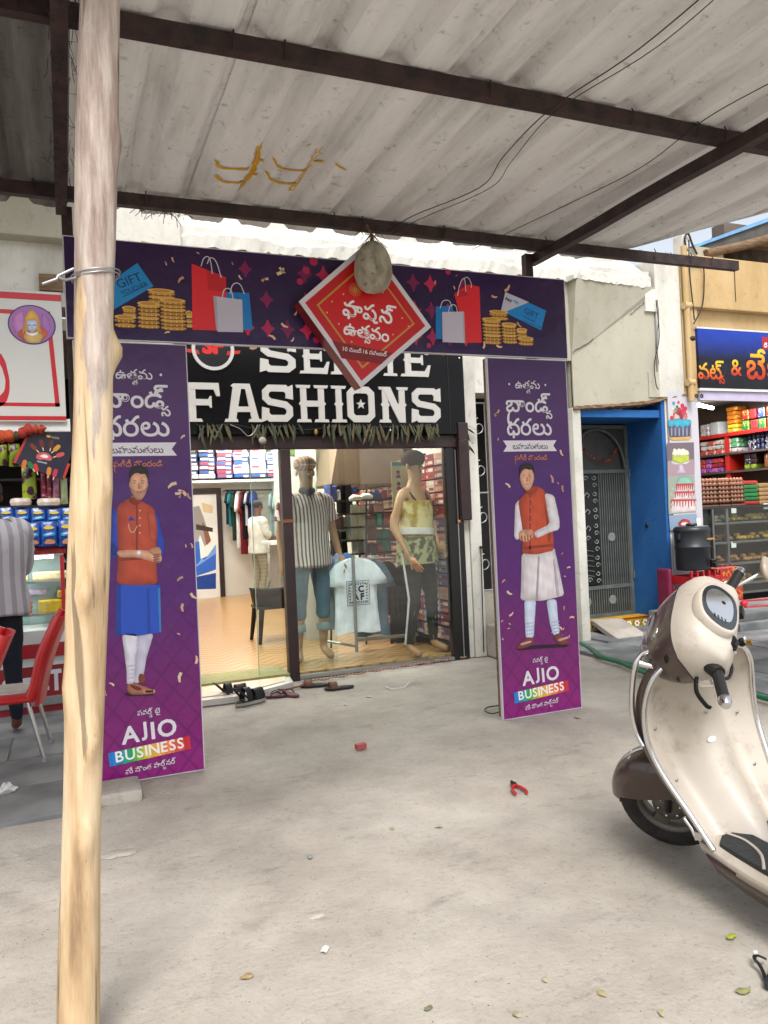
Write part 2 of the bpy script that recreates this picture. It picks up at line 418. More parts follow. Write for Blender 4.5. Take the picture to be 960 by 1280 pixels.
def aged(name, cols, streak=(3, 3, .6), rough=.88, dirt=.6, bump=.35):
    """old limewash / plaster with streaks"""
    m = bpy.data.materials.new(name); m.use_nodes = True; n = m.node_tree.nodes; l = m.node_tree.links; b = n['Principled BSDF']
    b.inputs['Roughness'].default_value = rough; b.inputs['Specular IOR Level'].default_value = .2
    tc = n.new('ShaderNodeTexCoord'); mp = n.new('ShaderNodeMapping'); mp.inputs['Scale'].default_value = streak; l.new(tc.outputs['Object'], mp.inputs[0])
    a = n.new('ShaderNodeTexNoise'); a.inputs['Scale'].default_value = 1.; a.inputs['Detail'].default_value = 9; a.inputs['Roughness'].default_value = .65; l.new(mp.outputs[0], a.inputs['Vector'])
    r = n.new('ShaderNodeValToRGB'); l.new(a.outputs['Fac'], r.inputs[0]); e = r.color_ramp.elements
    while len(e) < len(cols): e.new(.5)
    for i, (x, c) in enumerate(zip(e, cols)): x.position = .3+.4*i/(len(cols)-1); x.color = hexc(c)
    c2 = n.new('ShaderNodeTexNoise'); c2.inputs['Scale'].default_value = 14; c2.inputs['Detail'].default_value = 8; c2.inputs['Roughness'].default_value = .75; l.new(tc.outputs['Object'], c2.inputs['Vector'])
    r2 = n.new('ShaderNodeValToRGB'); l.new(c2.outputs['Fac'], r2.inputs[0]); r2.color_ramp.elements[0].position = .32; r2.color_ramp.elements[0].color = (1-dirt, 1-dirt*1.04, 1-dirt*1.1, 1); r2.color_ramp.elements[1].position = .43
    mx = n.new('ShaderNodeMix'); mx.data_type = 'RGBA'; mx.blend_type = 'MULTIPLY'; mx.inputs[0].default_value = 1; l.new(r.outputs[0], mx.inputs[6]); l.new(r2.outputs[0], mx.inputs[7]); l.new(mx.outputs[2], b.inputs['Base Color'])
    bp = n.new('ShaderNodeBump'); bp.inputs['Strength'].default_value = bump; bp.inputs['Distance'].default_value = .01; l.new(c2.outputs['Fac'], bp.inputs['Height']); l.new(bp.outputs[0], b.inputs['Normal'])
    MATS[name] = m; return m
M_ROOF = aged('cement_sheet', ['#b5b3b0', '#d8d7d5', '#e6e5e4'], (5, .8, 4), dirt=.42)
M_ROOFD = aged('dark_cement_sheet', ['#4a4845', '#6a6865', '#7d7b77'], (9, .9, 4), dirt=.4)  # darker tone for the sheets left of the rafter
M_PLASTER = aged('white_plaster', ['#a7a59c', '#c3c1b8', '#cfcdc5'], (2, 2, 1), dirt=.3)
M_PLCREAM = aged('grey_cream_plaster', ['#96927f', '#a39f90', '#aca999'], (1.5, 1.5, 1), dirt=.25)
M_TAN = aged('tan_wall_paint', ['#a48a60', '#b69b70', '#bfa67e'], (2, 2, .8), dirt=.22)
M_BLUEW = aged('blue_wall_paint', ['#20508a', '#285c98', '#3166a2'], (2, 2, 1), dirt=.35)
M_STEEL = mat('rusty_brown_steel', '#3a2522', rough=.6, var=.45, scale=14, bump=.3, bscale=50, col2='#1d1211')
M_BLACKM = mat('black_frame', '#120e0f', rough=.35, var=.3, scale=6)
M_BROWNF = mat('dark_brown_frame', '#2c191b', rough=.45, var=.3, scale=6, bump=.1)
M_WHITE = mat('white_board', '#d8d8d4', rough=.6, var=.06, scale=4)
M_SLAB = mat('dark_stone_slab', '#868988', rough=.6, var=.4, scale=2.2, bump=.3, bscale=25, col2='#5a5d5e')
M_CHROME = mat('chrome', '#d8d8d8', rough=.16, metal=1, var=.08, scale=20)
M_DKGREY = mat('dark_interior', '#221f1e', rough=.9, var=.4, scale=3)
M_WOODD = mat('splintered_wood', '#7d6246', rough=.85, var=.5, scale=7, bump=.4, stretch=(1, 6, 6))
M_WIRE = mat('black_wire', '#1a1615', rough=.6, var=.2)
M_ALU = mat('aluminium', '#a7a9aa', rough=.35, metal=.8, var=.15)

# ------------------------------------------------------------------ ground
g = MB()
nx, ny = 60, 60
def gz(x, y):
    return .006*math.sin(x*1.3+.4)*math.sin(y*.9) if (abs(x) < 8 and -3 < y < 7) else 0
xs = [-400, -60, -12]+[-8+16*i/80 for i in range(81)]+[12, 60, 400]
ys = [-400, -60, -12]+[-3+10*i/60 for i in range(61)]+[12, 60, 400]
vs = [(x, y, gz(x, y)-.006) for y in ys for x in xs]; W = len(xs)
g.add(vs, [(j*W+i, j*W+i+1, (j+1)*W+i+1, (j+1)*W+i) for j in range(len(ys)-1) for i in range(W-1)], smooth=True)
ground = g.build('ground', M_CONC, kind='structure')
# scars in the concrete
def chip_patch(px, py, rx, ry, label=None, hgt=.003, seed=1):
    c = onZ(px, py); r = random.Random(seed); n = 16
    rim = [(c.x+rx*math.cos(2*PI*k/n)*r.uniform(.7, 1.15), c.y+ry*math.sin(2*PI*k/n)*r.uniform(.7, 1.15)) for k in range(n)]
    m = MB(); vs = [(x, y, -.004) for x, y in rim]+[((x-c.x)*.75+c.x, (y-c.y)*.75+c.y, hgt*r.uniform(.6, 1.1)) for x, y in rim]+[(c.x, c.y, hgt)]
    m.add(vs, [(k, (k+1) % n, (k+1) % n+n, k+n) for k in range(n)]+[(k+n, (k+1) % n+n, 2*n) for k in range(n)], smooth=True)
    return m.build('raised_patch', M_CONC, ground)
for i, a in enumerate([(148, 1066, .09, .05), (395, 1143, .05, .03)]): chip_patch(*a, seed=i)

# stone slab terraces on both sides
def terrace(x0, x1, y0, y1, nx, ny, z, seed, skew=0):
    r = random.Random(seed); root = MB().box((x0, y0, -.05), (x1, y1, z-.006)).build('stone_terrace', M_SLAB, kind='structure')
    xs = [x0+(x1-x0)*i/nx for i in range(nx+1)]; ys = [y0+(y1-y0)*i/ny for i in range(ny+1)]
    me = None
    for j in range(ny):
        off = (j % 2)*(xs[1]-xs[0])*.4
        for i in range(nx):
            a, b = max(x0, xs[i]-off), min(x1, xs[i+1]-off)
            if i == nx-1: b = x1
            MB().bbox((a+.006, ys[j]+.006, z-.03), (b-.006, ys[j+1]-.006, z+r.uniform(-.004, .004)), .004).build('slab', M_SLAB, root)
    return root
terrace(-3.0, .12, 4.45, 7.4, 6, 5, .02, 3)
terrace(4.83, 9.5, 3.6, 7.1, 8, 6, .03, 5)
kb = MB().bbox((.12, 4.50, -.02), (.34, 4.78, .055), .02).build('stone_block', M_CONC); tag(kb, 'low cement block at the foot of the left tall banner', 'block')

# ------------------------------------------------------------------ the canopy
ZR = 3.45
can = thing('roof_canopy', 'grey corrugated cement sheet canopy on dark brown steel beams over the yard', 'canopy', (1.7, 3.4, 0))
def prof(x):
    p = .318; t = ((x+.1) % p)/p
    if t < .56: return 0
    if t < .68: return .055*(t-.56)/.12
    if t < .88: return .055
    return .055*(1-(t-.88)/.12)
def redge(y): return 4.16+(4.78-y)*.52 if y < 4.78 else 4.16-(y-4.78)*.9
rr = random.Random(11); SHEETS = []
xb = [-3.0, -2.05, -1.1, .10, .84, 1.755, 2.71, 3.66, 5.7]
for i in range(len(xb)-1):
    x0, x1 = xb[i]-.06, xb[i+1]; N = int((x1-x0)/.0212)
    ye = 5.1+rr.uniform(-.03, .04); rows = []; ysr = [1.9, 2.6, 3.3, 4.0, 4.5, 4.78, 4.95, ye]
    tilt = rr.uniform(-.006, .006); SHEETS.append((x0, x1, tilt, .007 if i % 2 else 0))
    for y in ysr:
        row = []
        for k in range(N+1):
            x = x0+(x1-x0)*k/N; xx = min(x, redge(y)); yy = y
            if y == ye: yy += .012*math.sin(x*21+i)+rr.uniform(-.008, .008)
            if x0 > redge(y): xx = x0-0.001*k/N
            row.append(Vector((xx, yy, ZR+.03+prof(x)+tilt*(y-3.5)+(.007 if i % 2 else 0)+.004*math.sin(y*2+x))))
        rows.append(row)
    m = MB(); m.loft(rows, cap=False, smooth=False, closed=False); o_ = len(m.v)
    top = [[p+Vector((0, 0, .007)) for p in r] for r in rows]; m.loft(top, cap=False, smooth=False, closed=False)
    for R0, R1 in ((rows[0], top[0]), (rows[-1], top[-1])):
        m.loft([R0, R1], cap=False, smooth=False, closed=False)
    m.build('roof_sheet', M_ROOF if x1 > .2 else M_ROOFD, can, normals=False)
def beam(a, b, w_=.05, h_=.075, name='purlin'):
    a = Vector(a); b = Vector(b); t = (b-a).normalized(); s_ = t.cross(Vector((0, 0, 1))).normalized()*w_/2; u = Vector((0, 0, h_/2))
    rings = [[p-s_-u, p+s_-u, p+s_+u, p-s_+u] for p in [a+(b-a)*k/8+Vector((0, 0, .004*math.sin(k*1.7))) for k in range(9)]]
    return MB().loft(rings, True, None, False).build(name, M_STEEL, can)
beam((-3, 3.10, ZR-.015), (5.3, 3.10, ZR-.015)); beam((-3, 4.76, ZR-.015), (5.2, 4.76, ZR-.03)); beam((-3, 1.98, ZR-.015), (5.5, 1.98, ZR-.015))
beam((.055, 1.9, ZR-.085), (.055, 4.85, ZR-.085), .06, .07, 'rafter'); beam((3.36, 1.9, ZR-.085), (3.33, 4.95, ZR-.085), .06, .07, 'rafter')
for x in (.085, 3.27): MB().box((x-.03, 4.88, 0), (x+.03, 4.94, ZR-.05)).build('post', M_STEEL, can)
# hook bolts and cobweb tufts on the purlins
hb = MB()
for k in range(30):
    x = -.9+k*.2+rr.uniform(-.03, .03)
    for y in (3.10, 4.76):
        if rr.random() < .6: hb.tube([(x, y-.03, ZR-.05), (x, y-.045, ZR+.0), (x, y-.03, ZR+.03)], .004, 5)
hb.build('hook_bolt', M_STEEL, can, kind='stuff')
web = MB()
for k in range(90):
    x = rr.uniform(-1, 5); y = rr.choice([3.12, 4.78]); p = Vector((x, y-.04, ZR+.02))
    web.tube([p, p+Vector((rr.uniform(-.03, .03), rr.uniform(-.03, 0), -.02)), p+Vector((rr.uniform(-.06, .06), rr.uniform(-.04, 0), rr.uniform(-.06, -.02)))], .0015, 3)
for k in range(60):
    p = Vector((.03+rr.uniform(-.02, .08), rr.uniform(2.6, 4.7), ZR-.09)); web.tube([p, p+Vector((rr.uniform(-.03, .03), .05, -.04)), p+Vector((rr.uniform(-.05, .05), rr.uniform(-.1, .1), -.05))], .0015, 3)
tag(web.build('cobweb', mat('dry_cobweb', '#3a332c', rough=1), can), kind='stuff')
# loose straw bird nests under the eave
def straw(name, c, n, r, label):
    m = MB(); q = random.Random(n)
    for k in range(n):
        p = Vector(c)+Vector((q.uniform(-r, r), q.uniform(-.03, .03), q.uniform(-.02, .02))); d = Vector((q.uniform(-1, 1), q.uniform(-.4, .4), q.uniform(-1.2, .3)))*r*.5
        m.tube([p, p+d*.5+Vector((0, 0, .01)), p+d], .0018, 4)
    return tag(m.build(name, mat('dry_straw', '#5b4a33', rough=1, var=.5, scale=40)), label, 'straw', kind='stuff')
straw('straw_tuft', (.62, 4.80, 3.40), 50, .13, 'dry straw tangle under the beam above the gift voucher')
straw('straw_tuft', (1.95, 4.74, 3.39), 40, .09, 'dry straw knot where the hanging gourd is tied to the beam')
# two slack wires running under the sheets
WP = [onZ(*a) for a in ()]
def wire(name, pts, r, m, label, cat='wire', k=6, group=None):
    return tag(MB().tube(spline(pts, k), r, 6).build(name, m), label, cat, group)
wire('roof_wire', [(2.34, 1.95, 3.44), (2.32, 2.57, 3.42), (2.2, 3.05, 3.385), (2.28, 3.6, 3.42), (2.33, 3.95, 3.40), (2.15, 4.5, 3.42), (2.06, 4.72, 3.385)], .0028, M_WIRE, 'upper of two slack black wires running diagonally under the canopy sheets')
wire('roof_wire', [(2.37, 1.95, 3.43), (2.36, 2.5, 3.40), (2.23, 3.05, 3.38), (2.33, 3.6, 3.40), (2.36, 3.9, 3.375), (2.19, 4.5, 3.40), (2.10, 4.73, 3.38)], .0022, M_WIRE, 'lower of two slack black wires, sagging beneath its twin under the canopy')
wire('roof_wire', [tuple(onZ(960, 105, 3.42)), tuple(onZ(880, 150, 3.38)), tuple(onZ(800, 210, 3.43)), tuple(onZ(700, 260, 3.42)), tuple(onZ(590, 312, 3.40))], .0025, M_WIRE, 'thin wire crossing the canopy towards its right corner')
# spray paint on the sheets (yellow): thin strips following the corrugation
def spray(strokes):
    m = MB()
    for pts, wd in strokes:
        P = [onZ(px, py, ZR+.03) for px, py in pts]; P = spline([(p.x, p.y, 0) for p in P], 14)
        P2 = []
        for i in range(len(P)):
            a = P[max(i-1, 0)]; b = P[min(i+1, len(P)-1)]; t = (b-a); nrm = Vector((-t.y, t.x, 0)).normalized()*wd*(.8+.2*math.sin(i))
            def zz(q): return min(ZR+.03+prof(q.x)+tl_*(q.y-3.5)+of_+.004*math.sin(q.y*2+q.x) for a_, b_, tl_, of_ in SHEETS if a_-.03 <= q.x <= b_+.03)-.006
            l_, r_ = P[i]+nrm, P[i]-nrm; P2.append([Vector((l_.x, l_.y, zz(l_))), Vector((r_.x, r_.y, zz(r_)))])
        m.loft(P2, cap=False, closed=False, smooth=False)
    return m
sp = spray([([(325, 184), (322, 205), (316, 225), (300, 244)], .02), ([(270, 203), (280, 210), (330, 212)], .014), ([(270, 219), (282, 227), (322, 229)], .014),
            ([(400, 187), (390, 205), (378, 222), (364, 238)], .024), ([(342, 204), (360, 212), (405, 213)], .012), ([(333, 220), (350, 228), (380, 230)], .014), ([(420, 205), (432, 212)], .009)])
for o in (): pass
tag(sp.build('spray_mark', mat('yellow_spray_paint', '#d6a00c', rough=.8, var=.12, scale=30), can, normals=False))

# ------------------------------------------------------------------ facade walls (front plane Y = 7.1)
YF = 7.1
wl = thing('shop_building', 'old whitewashed concrete building with a cracked projecting box over the blue doorway', 'building', (3, YF, 0))
def P_(name, m, a, b, r=None, par=wl):
    q = MB(); q.box(a, b) if r is None else q.bbox(a, b, r); return q.build(name, m, par)
P_('lintel_beam', M_PLCREAM, (.25, YF+.0, 3.12), (5.28, YF+.35, 4.02))  # greyer plaster puts the shade below the sunlit parapet into the colour
# ragged parapet top of the beam; whiter plaster paints in its sunlit band
MB().box((.25, YF+.55, 4.2), (6.4, YF+.8, 7.6)).build('sky_block_wall', M_PLASTER, wl); MB().box((.25, YF+.3, 4.19), (6.4, YF+.8, 4.24)).build('terrace_edge', M_PLASTER, wl)  # unseen upper wall, added to block sky and darken the ground by the shop
pm = MB(); q = random.Random(4); N = 110; rows = [[], [], []]
for k in range(N+1):
    x = .25+(6.38-.25)*k/N; h = 4.16+.03*math.sin(x*5)+q.uniform(-.015, .02)
    rows[0].append(Vector((x, YF-.03+q.uniform(-.006, .006), 4.0+q.uniform(-.015, .02)))); rows[1].append(Vector((x, YF-.035+q.uniform(-.006, .004), h-.05))); rows[2].append(Vector((x, YF+.33, h+.25)))
pm.loft(rows, cap=False, closed=False, smooth=False); pm.build('sunlit_parapet', M_PLASTER, wl)
MB().box((.25, YF+.02, 3.98), (6.4, YF+.34, 4.2)).build('parapet', M_PLASTER, wl)
# projecting box (loft) right of the banner
bx = MB().prism([(5.24, 2.59), (6.16, 2.655), (6.40, 2.70), (6.42, 4.0), (5.24, 3.985)], YF-.0, YF+.62); bx.add([(5.24, YF-.02, 2.59), (6.40, YF-.02, 2.70), (6.42, YF-.02, 3.93), (5.24, YF-.02, 3.16)], [(0, 1, 2, 3)]); bx.add([(5.24, YF-.02, 3.16), (6.42, YF-.02, 3.93), (6.42, YF-.05, 4.0), (5.24, YF-.16, 3.985)], [(0, 1, 2, 3)]); bx.add([(5.24, YF-.02, 2.59), (5.24, YF-.02, 3.16), (5.24, YF-.16, 3.985), (5.24, YF+.02, 3.985), (5.24, YF+.02, 2.59)], [(0, 1, 2, 3, 4)]); bx.build('loft_box', M_PLCREAM, wl)  # greyer plaster than the pier: the shade on the box is in its colour
ed = MB(); rws = []; q = random.Random(9)
for k in range(41):
    x = 5.22+(6.82-5.22)*k/40; zb = 2.59+(x-5.24)*.07+ (max(0, x-6.2)*.12)
    rws.append([Vector((x, YF-.035+q.uniform(-.006, .006), zb+.02+q.uniform(-.006, .008))), Vector((x, YF-.045+q.uniform(-.008, .008), zb-.01+q.uniform(-.008, .004))), Vector((x, YF+.05, zb-.035+q.uniform(-.01, .01))), Vector((x, YF+.05, zb+.02))])
ed.loft(rws, True, None, False); ed.build('broken_edge', M_WOODD, wl)
tr = MB(); rws = []
for k in range(31):
    x = 5.2+(6.3-5.2)*k/30; rws.append([Vector((x, YF-.17+.11*(x-5.24)/1.1+q.uniform(-.01, .01), 3.985+q.uniform(-.012, .006))), Vector((x, YF-.17+.11*(x-5.24)/1.1, 4.02+.05*math.sin(k*.7)*q.random())), Vector((x, YF+.02, 4.05)), Vector((x, YF+.02, 3.98))])
tr.loft(rws, True, None, False); tr.build('crumbling_ledge', M_PLASTER, wl)
P_('pier', M_PLASTER, (6.43, YF-.04, 2.73), (6.80, YF+.5, 4.36), .01)
P_('pier_block', M_PLCREAM, (6.28, YF-.035, 2.73), (6.43, YF+.3, 3.02))
P_('pier_block', M_PLASTER, (6.27, YF-.05, 3.72), (6.435, YF+.3, 3.98))
# cracks: thin dark grooves as strips of broken plaster
ck = MB()
for pts in [[onY(813, 372, YF-.03), onY(800, 383, YF-.03), onY(788, 392, YF-.03)], [onY(742, 424, YF-.03), onY(728, 433, YF-.03), onY(716, 440, YF-.03)],
            [onY(822, 375, YF-.055), onY(823, 400, YF-.055), onY(821, 430, YF-.055), onY(824, 455, YF-.055)]]:
    ck.tube([v+Vector((random.uniform(-.006, .006), 0, random.uniform(-.008, .008))) for v in spline(pts, 6)], .0035, 5)
ck.build('crack', M_DKGREY, wl)
lw = MB().tube(spline([onY(820, 375, YF-.08), onY(824, 420, YF-.08), onY(818, 455, YF-.08), onY(820, 480, YF-.08), onY(823, 487, YF-.08)], 6), .006, 6).build('hanging_wire', M_WIRE)
tag(lw, 'thin loose wire dangling from the cracked white box beside the pier', 'wire')
# walls behind: left of the blue doorway, thin white pillar, pillar by the shop window
P_('wall_panel', M_PLASTER, (4.62, YF+.05, 0), (5.2, YF+.4, 3.12))
P_('pillar', M_PLASTER, (5.21, YF-.02, 0), (5.32, YF+.3, 2.6), .008)
P_('pillar', M_PLASTER, (3.87, YF-.03, 0), (4.0, YF+.35, 3.115), .008)
P_('wall_panel', M_PLASTER, (4.002, YF-.02, 2.74), (4.62, YF+.35, 3.115))
P_('corner_strip', M_PLASTER, (3.80, YF-.01, 0), (3.866, YF+.1, 2.0), .008)
P_('recess_wall', M_PLCREAM, (4.0, YF+.9, 0), (5.2, YF+1.0, 3.12))
P_('window_sill', M_PLCREAM, (4.002, YF+.1, 0), (4.62, YF+.5, .62))
P_('plinth_step', M_CONC, (4.0, YF-.42, 0), (4.62, YF-.02, .33), .02)
# iron window grille
gr = thing('window_grille', 'white scrollwork iron window grille in the narrow gap left of the right banner', 'grille', (4.36, YF+.15, .62))
fm = MB()
for x in (4.025, 4.60): fm.tube([(x, YF+.15, .66), (x, YF+.15, 2.66)], .012, 6)
for z in (.66, 1.7, 2.66): fm.tube([(4.01, YF+.15, z), (4.61, YF+.15, z)], .012, 6)
fm.build('frame', M_ALU, gr)
def spiral(c, r, a0, turns, y, n=14, flip=1):
    return [(c[0]+r*(1-t*.75)*math.cos(a0+flip*turns*2*PI*t), y, c[1]+r*(1-t*.75)*math.sin(a0+flip*turns*2*PI*t)) for t in [k/n for k in range(n+1)]]
for z in (.95, 1.45, 1.95, 2.4):
    for x, f in ((4.12, 1), (4.28, -1), (4.46, -1)): MB().tube(spiral((x, z), .1, PI/2, 1.2, YF+.15, flip=f)+[], .007, 5).build('scroll', M_ALU, gr)
for x in (4.08, 4.2, 4.36, 4.52): MB().tube([(x, YF+.15, .66), (x, YF+.15, 2.66)], .007, 5).build('bar', M_ALU, gr)
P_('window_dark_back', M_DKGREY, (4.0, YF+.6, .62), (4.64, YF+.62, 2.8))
bag = MB(); bag.ball((4.22, YF-.15, .41), (.10, .1, .085), 10, 7); 
for v in bag.v: v += Vector((random.uniform(-.012, .012), random.uniform(-.012, .012), random.uniform(-.012, .012)))
tag(bag.build('plastic_bag', mat('blue_plastic', '#15407e', rough=.35, var=.4, scale=12, bump=.5)), 'crumpled blue plastic bag lying on the stained step left of the right banner', 'bag')
rod = MB().tube([(3.95, YF-.05, .05), (3.97, YF-.05, 1.12)], .006, 6); rod.ball((3.97, YF-.05, 1.13), .018)
tag(rod.build('iron_rod', M_WIRE), 'thin upright iron rod with a ring top against the white pillar', 'rod')

# blue doorway with iron gate
dw = thing('blue_doorway', 'recessed doorway with bright blue side wall and blue soffit right of the banner', 'doorway', (5.9, YF+.3, 0))
MB().box((6.45, YF-.02, 0), (6.50, YF+.66, 2.70)).build('side_wall', M_BLUEW, dw)
MB().box((5.32, YF+.01, 2.50), (6.45, YF+.66, 2.585)).build('soffit', M_BLUEW, dw)
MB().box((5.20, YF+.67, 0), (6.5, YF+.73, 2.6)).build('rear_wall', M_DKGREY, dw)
MB().box((6.505, YF-.02, 0), (6.53, YF+.66, 2.70)).build('wall_end', M_PLASTER, dw)
MB().ball((6.445, YF+.3, 1.25), (.012, .03, .03)).build('door_bell', M_BROWNF, dw)
gt = thing('iron_gate', 'grey painted iron gate with scrollwork panel and arched top in the blue doorway', 'gate', (5.9, YF+.6, .14))
M_SCR = mat('pale_gate_scroll', '#8b918c', rough=.6, var=.2)
M_GATE = mat('grey_green_gate_paint', '#5d625f', rough=.6, var=.3, scale=6)
YG = YF+.6
fm = MB()
for x in (5.52, 6.43): fm.box((x-.025, YG-.02, .16), (x+.025, YG+.02, 2.48))
for z in (.18, .52, 1.92, 2.46): fm.box((5.54, YG-.018, z-.022), (6.405, YG+.018, z+.022))
fm.build('gate_frame', M_GATE, gt)
MB().box((5.50, YG+.021, .16), (6.42, YG+.025, 2.46)).build('back_sheet', mat('grey_gate_sheet', '#3c3c3a', rough=.6, var=.3), gt)
for k in range(26):
    x = 5.56+k*.0335
    if k < 13: MB().box((x-.006, YG-.012, .2), (x+.006, YG+.002, .5)).build('bar', M_GATE, gt)
    else: MB().box((x-.006, YG-.012, .2), (x+.006, YG+.002, 1.9)).build('bar', M_GATE, gt)
pn = MB().box((5.54, YG-.02, .56), (5.96, YG-.016, 1.88)).build('panel', mat('black_gate_sheet', '#0f0f0f', rough=.5), gt)
for k in range(14):
    z = .60+k*.096
    for x in (5.585, 5.915): MB().tube(spiral((x, z), .034, (k % 2)*PI, 1., YG-.028, 10), .006, 5).build('scroll', M_SCR, gt)
for z, x in ((.62, 5.75), (1.12, 5.75), (1.84, 5.75)):
    for s_ in (-1, 1): MB().tube(spiral((x+s_*.04, z), .034, 0, 1., YG-.028, 10, s_), .006, 5).build('scroll', M_SCR, gt)
for z0 in (1.22, 1.42, 1.62):
    for s_ in (-1, 1): MB().tube([(5.75, YG-.028, z0), (5.75+s_*.05, YG-.028, z0+.05), (5.75+s_*.085, YG-.028, z0+.02), (5.75+s_*.06, YG-.028, z0-.01)], .006, 5).build('leaf_scroll', M_SCR, gt)
MB().tube([(5.75, YG-.028, 1.15), (5.75, YG-.028, 1.82)], .006, 5).build('stem', M_SCR, gt)
for k in range(6): MB().tube([(5.64, YG-.028, .7+k*.06), (5.86, YG-.028, .66+k*.06)], .006, 5).build('slat', M_GATE, gt)
MB().tube([(5.98+.4*math.cos(PI*k/16), YG-.03, 1.95+.48*math.sin(PI*k/16)) for k in range(17)], .016, 6).build('arch', M_GATE, gt)
for x, z in ((6.15, 1.12), (5.75, .36), (6.12, .36)):
    MB().lathe([(.001, 0), (.05, .0), (.055, .003), (.05, .006), (.001, .007)], (x, YG-.014, z), 14, M=Matrix.Rotation(PI/2, 4, 'X'), smooth=False).build('rosette', mat('rosette', '#7d807c', rough=.5), gt)
for z in (.6, 1.85): MB().tube([(6.45, YG-.03, z), (6.45, YG-.03, z+.1)], .014, 7).build('hinge', M_GATE, gt)
# marigold string on the gate
def garland(name, pts, r, cols, label, step=.03, leafy=True):
    root = thing(name, label, 'garland', pts[0]); P = spline(pts, 8); q = random.Random(len(label)); acc = 0
    MB().tube(P, .002, 4).build('thread', M_WIRE, root); last = P[0]
    for a, b in zip(P[:-1], P[1:]):
        acc += (b-a).length
        if acc > step:
            acc = 0; c = q.choice(cols); m = MB(); rr_ = r*q.uniform(.7, 1.2)
            m.ball(b, (rr_, rr_*.8, rr_), 7, 5); m.v = [v+Vector((q.uniform(-1, 1), q.uniform(-1, 1), q.uniform(-1, 1)))*r*.2 for v in m.v]
            m.build('flower', mat('petal_'+c[1:], c, rough=.9, var=.4, scale=60), root)
    return root
garland('flower_garland', [(5.56, YG-.05, 2.0), (5.7, YG-.05, 2.32), (5.8, YG-.05, 2.16), (5.98, YG-.05, 2.05), (6.15, YG-.05, 2.06), (6.25, YG-.05, 2.2)], .018, ['#b04a1c', '#7a3018', '#a8391c'], 'drying orange flower string draped over the top of the grey gate', .035)
# yellow sill with rangoli flowers, ramp stone
sl_ = thing('painted_sill', 'yellow painted door sill with red and white floral pattern under the grey gate', 'sill', (5.9, YF+.45, 0))
MB().bbox((5.34, YF+.34, 0), (6.44, YF+.52, .17), .01).build('sill_block', mat('yellow_sill_paint', '#b98e1c', rough=.7, var=.3, scale=10), sl_)
pr = Print((5.34, YF+.335, 0))
for k in range(9):
    u = .08+k*.12
    for a in range(6): pr.disc((u+.026*math.cos(a*PI/3), .09+.026*math.sin(a*PI/3)), .014, '#e8e2d0', 1, 8)
    pr.disc((u, .09), .014, '#9c2c1c', 2, 8)
    pr.line([(u+.04, .05), (u+.06, .09), (u+.08, .13)], .012, '#3a6a2c', 1)
pr.rect(.0, .005, 1.1, .022, '#8c2a1a', 1); pr.rect(.0, .15, 1.1, .165, '#8c2a1a', 1)
pr.build('floral_print', sl_)
st = thing('stepping_stone', 'grey stone ramp slab leaning on the yellow sill', 'stone', (5.75, YF-.1, 0))
MB(Matrix.Translation((5.76, YF+.04, .085)) @ Matrix.Rotation(rad(14), 4, 'X')@ Matrix.Rotation(rad(-8), 4, 'Z')).bbox((-.2, -.34, -.03), (.2, .3, .03), .012).build('slab', M_CONC, st)
P_('step_floor', M_SLAB, (5.33, YF-.3, 0), (6.4, YF+.34, .05))
# tan building to the right, pipe
tb = thing('tan_building', 'tan painted building front above the bakery with a drain pipe at its left edge', 'building', (7.6, YF, 0))
MB().bbox((6.86, YF-.08, 3.80), (10.5, YF+.3, 4.42), .01).build('front_beam', M_TAN, tb)
MB().bbox((6.86, YF+.02, 3.5), (10.5, YF+.3, 3.8), .01).build('recessed_band', M_TAN, tb)
MB().bbox((6.805, YF-.05, 2.75), (7.04, YF+.3, 4.42), .01).build('side_pier', M_TAN, tb)
MB().tube([(6.84, YF-.1, 2.68), (6.83, YF-.1, 4.5)], .035, 10).build('drain_pipe', M_TAN, tb)
for z in (2.9, 3.8): MB().tube([(6.79, YF-.1, z), (6.885, YF-.1, z)], .045, 8).build('pipe_clamp', M_TAN, tb)
MB().box((6.9, YF+2.4, 0), (10.5, YF+2.5, 4.4)).build('rear_wall', M_PLCREAM, tb)
MB().box((10.2, YF+.0, 0), (10.3, YF+2.4, 4.4)).build('end_wall', M_TAN, tb)
MB().box((7.04, YF+.3, 2.95), (10.2, YF+2.4, 3.02)).build('ceiling', M_PLCREAM, tb)
MB().box((7.0, YF+.1, 0), (7.04, YF+2.4, 3.5)).build('side_wall', M_PLCREAM, tb)
for i, pts in enumerate([[onY(862, 330, YF-.12), onY(878, 330, YF-.12), onY(880, 360, YF-.12), onY(877, 385, YF-.12), onY(867, 405, YF-.12)], [onY(861, 300, YF-.12), onY(862, 340, YF-.12), onY(866, 380, YF-.12), onY(868, 400, YF-.12)]]):
    wire('loop_wire', pts, .008, M_WIRE, ['thick black wire looping down the tan wall from the steel bar', 'thin black wire hanging straight beside the tan drain pipe'][i])
knob = MB().ball(onY(866, 423, YF-.13), (.05, .03, .03), 8, 5); tag(knob.build('wire_knot', M_STEEL), 'rusty knotted bracket on the tan pier beside the bakery sign', 'bracket')
wire('thin_cable', [onY(918, 330, YF-.09), onY(919, 360, YF-.09), onY(920, 377, YF-.09)], .004, M_WIRE, 'short thin cable down the middle of the tan beam')
